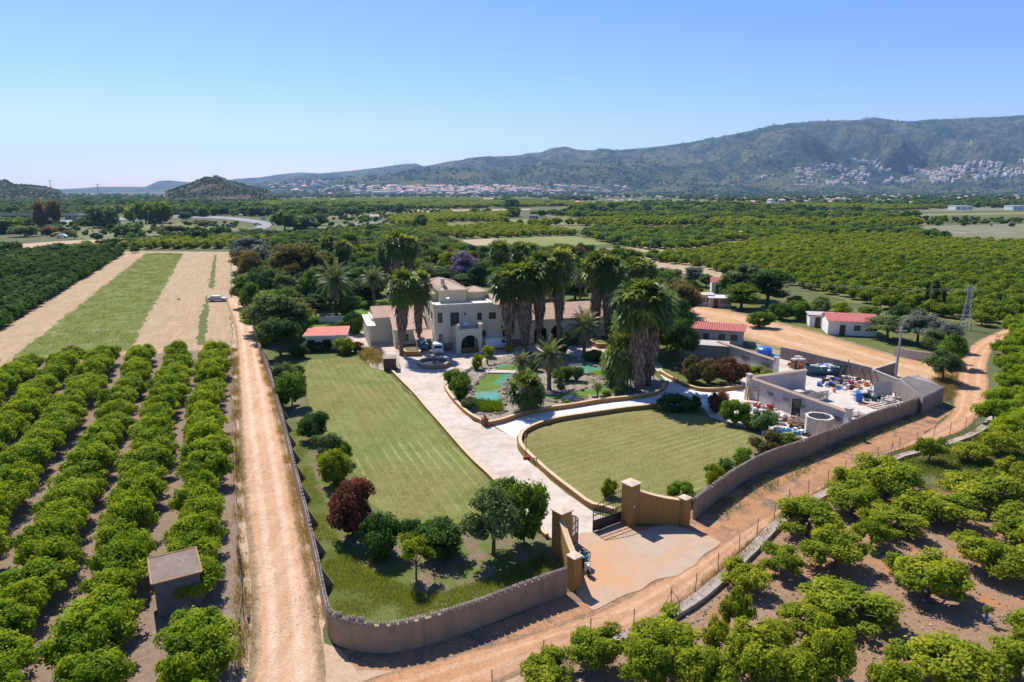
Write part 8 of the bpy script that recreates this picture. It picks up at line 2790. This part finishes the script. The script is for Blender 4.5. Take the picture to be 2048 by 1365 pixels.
# houses of the far villages and the hillside, as small as a pixel or two
HM = {}
for key, wm, rm in (('white', 'whitewall', 'rooftile'), ('cream', 'cream', 'rooftile'), ('flat', 'whitewall', 'white'), ('pink', 'cream_light', 'orangepl')):
    b = MB().box(0, 0, -6, 14, 10, 12, wm)
    b.add([(-7.5, -5.5, 6), (7.5, -5.5, 6), (7.5, 5.5, 6), (-7.5, 5.5, 6), (-4, 0, 8.6 if key != 'flat' else 6.4), (4, 0, 8.6 if key != 'flat' else 6.4)], [(0, 1, 5, 4), (2, 3, 4, 5), (1, 2, 5), (3, 0, 4)], rm)
    b.box(-3, -5.03, 1, 2, .06, 2.4, 'dark').box(3, -5.03, 1, 2, .06, 2.4, 'dark')
    HM[key] = b.mesh('house')
hr = random.Random(31)
KL = {'white': 'white house with a clay roof', 'cream': 'cream house with a clay roof', 'flat': 'white flat roofed house', 'pink': 'orange roofed house'}


def village(n, fn, where, keys, group, smin=.7, smax=1.5):
    out = 0
    tries = 0
    while out < n and tries < n * 20:
        tries += 1
        p = fn()
        if p is None: continue
        k = hr.choice(keys)
        o = link('village_house', HM[k])
        o.location = p
        s = hr.uniform(smin, smax)
        o.scale = (s * hr.uniform(.8, 1.5), s, s * hr.uniform(.7, 1.2))
        o.rotation_euler = (0, 0, hr.uniform(-.7, .7))
        setp(o, KL[k] + ' ' + where, 'house', group)
        out += 1


def slope_pt():
    px = hr.uniform(1515, 2060)
    top = np.interp(px, [1515, 1600, 1700, 1790, 1850, 1950, 2060], [358, 338, 318, 322, 345, 325, 318])
    bot = np.interp(px, [1515, 1700, 1850, 2060], [375, 372, 368, 352])
    py = hr.uniform(top, bot)
    if vnoise(np.array([px / 45]), np.array([py / 14]), 8)[0] < .36: return None
    return hill_pt(zh1, px, py, 3700, 6400)


village(150, slope_pt, 'on the mountainside village at right', ['white', 'white', 'cream', 'flat', 'pink'], 'houses of the hillside village', 1.0, 1.9)


def town_pt():
    px = hr.gauss(900, 105) if hr.random() < .75 else hr.uniform(540, 1260)
    py = hr.uniform(374, 391)
    if py > 387: return G(px, py)
    q = hill_pt(zh1b, px, py, 3800, 5000)
    if q is None or q.z < .5: return G(px, min(393, py + 9))
    return q


village(150, town_pt, 'in the far town at the mountain foot', ['white', 'cream', 'pink', 'cream'], 'houses of the far town', 1.2, 2.4)
rest = []
for nm, fn, n in (('plain', None, 260), ):
    for _ in range(n):
        px, Y = hr.uniform(1150, 2060), 1150 * (3500 / 1150) ** hr.random()
        if vnoise(np.array([px / 90]), np.array([Y / 500]), 4)[0] < .4: continue
        rest.append(Vector(((px - 1024) / FPX * (Y * cp + 6), Y, 0)))
d0 = {(p.x, p.y): p.z for p in rest}
tree_mass('village_houses', list(d0), [o for o in bpy.data.objects if o.name.startswith('village_house')][:8], 'small houses scattered among the trees of the far plain', 'houses', .5, 1.0, hr)
rest = []
for _ in range(330):
    q = slope_pt()
    if q: rest.append(q)
for _ in range(420):
    rest.append(town_pt())
for _ in range(40):
    q = hill_pt(zh1b, hr.uniform(540, 660), hr.uniform(364, 374), 3900, 5000)
    if q: rest.append(q)
dd = {(p.x, p.y): p.z for p in rest}
hs = [o for o in bpy.data.objects if o.name.startswith('village_house')][:8]
tree_mass('village_houses', list(dd), hs, 'countless further small houses scattered along the mountain foot', 'houses', .9, 1.8, hr, zf=lambda x, y: dd[(x, y)])

# ---------------------------------------------------------------- weeds and grass that stand up
ng = np.random.default_rng(5)
L['fieldgrass'] = leaf_mat('field_grass', (0.05, 0.075, 0.03), (0.09, 0.115, 0.045), (0.15, 0.15, 0.07), 0.2)


def pts_in(pix, n, z=0.03, raw=False):
    poly = [tuple(G(*p).xy) for p in pix]
    xs, ys = [p[0] for p in poly], [p[1] for p in poly]
    out = []
    r = random.Random(int(n + xs[0] * 10))
    while len(out) < n:
        x, y = r.uniform(min(xs), max(xs)), r.uniform(min(ys), max(ys))
        if in_poly(x, y, poly) and vnoise(np.array([x / 1.6]), np.array([y / 1.6]), 2)[0] > r.uniform(.2, .7):
            out.append((x, y, z))
    return out


blades('lush_grass', pts_in([(640, 1130), (655, 1200), (680, 1232), (752, 1244), (881, 1222), (1036, 1168), (1120, 1135), (1080, 1110), (990, 1160), (850, 1192), (740, 1140), (690, 1110)], 5200), ng, .08, .3, .012, L['grass'], 5, .14, 'lush green grass inside the curve of the left wall')
blades('rough_grass', pts_in([(585, 860), (600, 960), (640, 1120), (690, 1110), (650, 1010), (620, 930), (600, 860)], 2600), ng, .06, .22, .012, L['grass'], 4, .15, 'rough green grass between the wall and the shrubs')
blades('dry_tufts', pts_in([(722, 722), (790, 722), (800, 745), (735, 738)], 60) + pts_in([(718, 700), (765, 712), (762, 728), (722, 722)], 420), ng, .5, 1.3, .03, L['drygrass'], 6, .25, 'clump of tall dry grass by the garden cabinet')
blades('roadside_weeds', pts_in([(1392, 1000, 2), (1519, 914, 2), (1600, 886, 2), (1738, 832, 2), (1880, 780, 2), (1890, 815), (1738, 885), (1600, 955), (1510, 1003), (1430, 1045)], 700), ng, .1, .45, .02, L['greygreen'], 5, .15, 'green weeds at the foot of the right boundary wall', cat='weeds')
blades('dry_verge_grass', pts_in([(1341, 1216), (1436, 1144), (1514, 1072), (1600, 1002), (1690, 952), (1780, 908), (1870, 886), (1950, 862), (1948, 871), (1800, 918), (1700, 966), (1590, 1028), (1450, 1155), (1350, 1230)], 1800), ng, .1, .5, .015, L['drygrass'], 5, .2, 'dry yellow grass under the road fence', cat='weeds')
blades('dry_verge_grass', pts_in([(462, 700), (474, 700), (482, 900), (490, 1100), (505, 1300), (470, 1365), (474, 1100)], 2400), ng, .1, .5, .015, L['drygrass'], 5, .2, 'dry grass along the left track fence', cat='weeds')
blades('wall_foot_weeds', pts_in([(520, 700), (535, 735), (560, 820), (592, 945), (625, 1080), (645, 1180), (652, 1240), (636, 1240), (610, 1120), (580, 970), (548, 830), (515, 710)], 2400), ng, .08, .35, .015, L['drygrass'], 5, .2, 'dry weeds along the outside of the left wall', cat='weeds')
blades('field_grass', pts_in([(28, 714), (150, 709), (258, 701), (310, 605), (366, 508), (292, 507), (150, 620)], 7500), ng, .12, .4, .025, L['fieldgrass'], 5, .5, 'rough green grass standing in the field strip')
blades('orchard_weeds', pts_in([(1700, 968), (1870, 898), (1990, 850), (2048, 880), (2048, 980), (1850, 990)], 5000), ng, .1, .45, .02, L['grass'], 5, .3, 'green weeds under the upper trees of the lower orchard', cat='weeds')
blades('verge_weeds', pts_in([(1860, 770), (1905, 715), (1920, 705), (1908, 790), (1890, 806)], 1200), ng, .2, .7, .03, L['drygrass'], 5, .3, 'dry weeds on the bank between lane and yard', cat='weeds')
blades('pond_reeds', pts_in([(948, 808), (1000, 810), (1003, 826), (955, 826)], 500), ng, .4, 1.0, .03, L['midgreen'], 5, .15, 'green reeds at the near end of the left pond', cat='reeds')
# fallen twigs and clods in the orchards
b = MB()
r = random.Random(9)
polyr = [(1000, 1380), (1280, 1290), (1545, 1060), (1760, 945), (2048, 990), (2048, 1365), (1900, 1365)]
for p in pts_in(polyr, 1500):
    s = r.uniform(.03, .12)
    b.ball((p[0], p[1], .03), s, r.choice(['rock', 'bark', 'cement']), r.random() * 50, .8, 4, .6)
o = b.build('loose_clods')
setp(o, 'small stones and clods strewn over the lower orchard soil', 'stones', None, 'stuff')
b = MB()
for p in pts_in([(470, 900), (486, 1280), (660, 1290), (640, 1150), (580, 900)], 1200) + pts_in([(690, 1300), (1137, 1195), (1200, 1230), (900, 1320)], 500):
    s = r.uniform(.015, .05)
    b.ball((p[0], p[1], .035), s, r.choice(['cement', 'redearth', 'sandy']), r.random() * 50, .8, 4, .6)
o = b.build('track_gravel')
setp(o, 'loose stones on the dirt tracks', 'gravel', None, 'stuff')

WATER = [[tuple(G(*a).xy) for a in q_] for q_ in ([(970, 740), (1034, 742), (1030, 755), (1014, 771), (1012, 815), (940, 815), (938, 785), (942, 765)], [(985, 742), (990, 728), (1080, 734), (1085, 750)], [(1115, 738), (1140, 724), (1170, 725), (1220, 741), (1246, 757), (1256, 773), (1232, 791), (1190, 797), (1124, 806), (1086, 805), (1086, 788), (1150, 781), (1192, 772), (1208, 764), (1165, 750), (1128, 748)])]
blades('pond_bank_plants', [p_ for p_ in pts_in([(892, 778), (930, 745), (965, 725), (1010, 712), (1080, 705), (1170, 716), (1290, 740), (1330, 765), (1300, 788), (1200, 797), (1100, 813), (1030, 829), (982, 844), (912, 800)], 1700) if not any(in_poly(p_[0], p_[1], w__) for w__ in WATER)], ng, .1, .45, .025, L['midgreen'], 5, .25, 'low green plants scattered over the stony pond bank', cat='plants')
blades('lawn_edge_grass', pts_in([(612, 722), (757, 716), (775, 745), (990, 972), (950, 1050), (800, 1045), (690, 925), (605, 790)], 4200), ng, .03, .12, .02, L['fieldgrass'], 5, .5, 'uneven tufts standing over the left lawn')
blades('lawn_edge_grass', pts_in([(1046, 902), (1050, 872), (1120, 846), (1310, 822), (1455, 848), (1512, 905), (1385, 990), (1240, 1020), (1130, 965)], 3000), ng, .03, .12, .02, L['drygrass'], 5, .5, 'dry tufts standing over the right lawn')
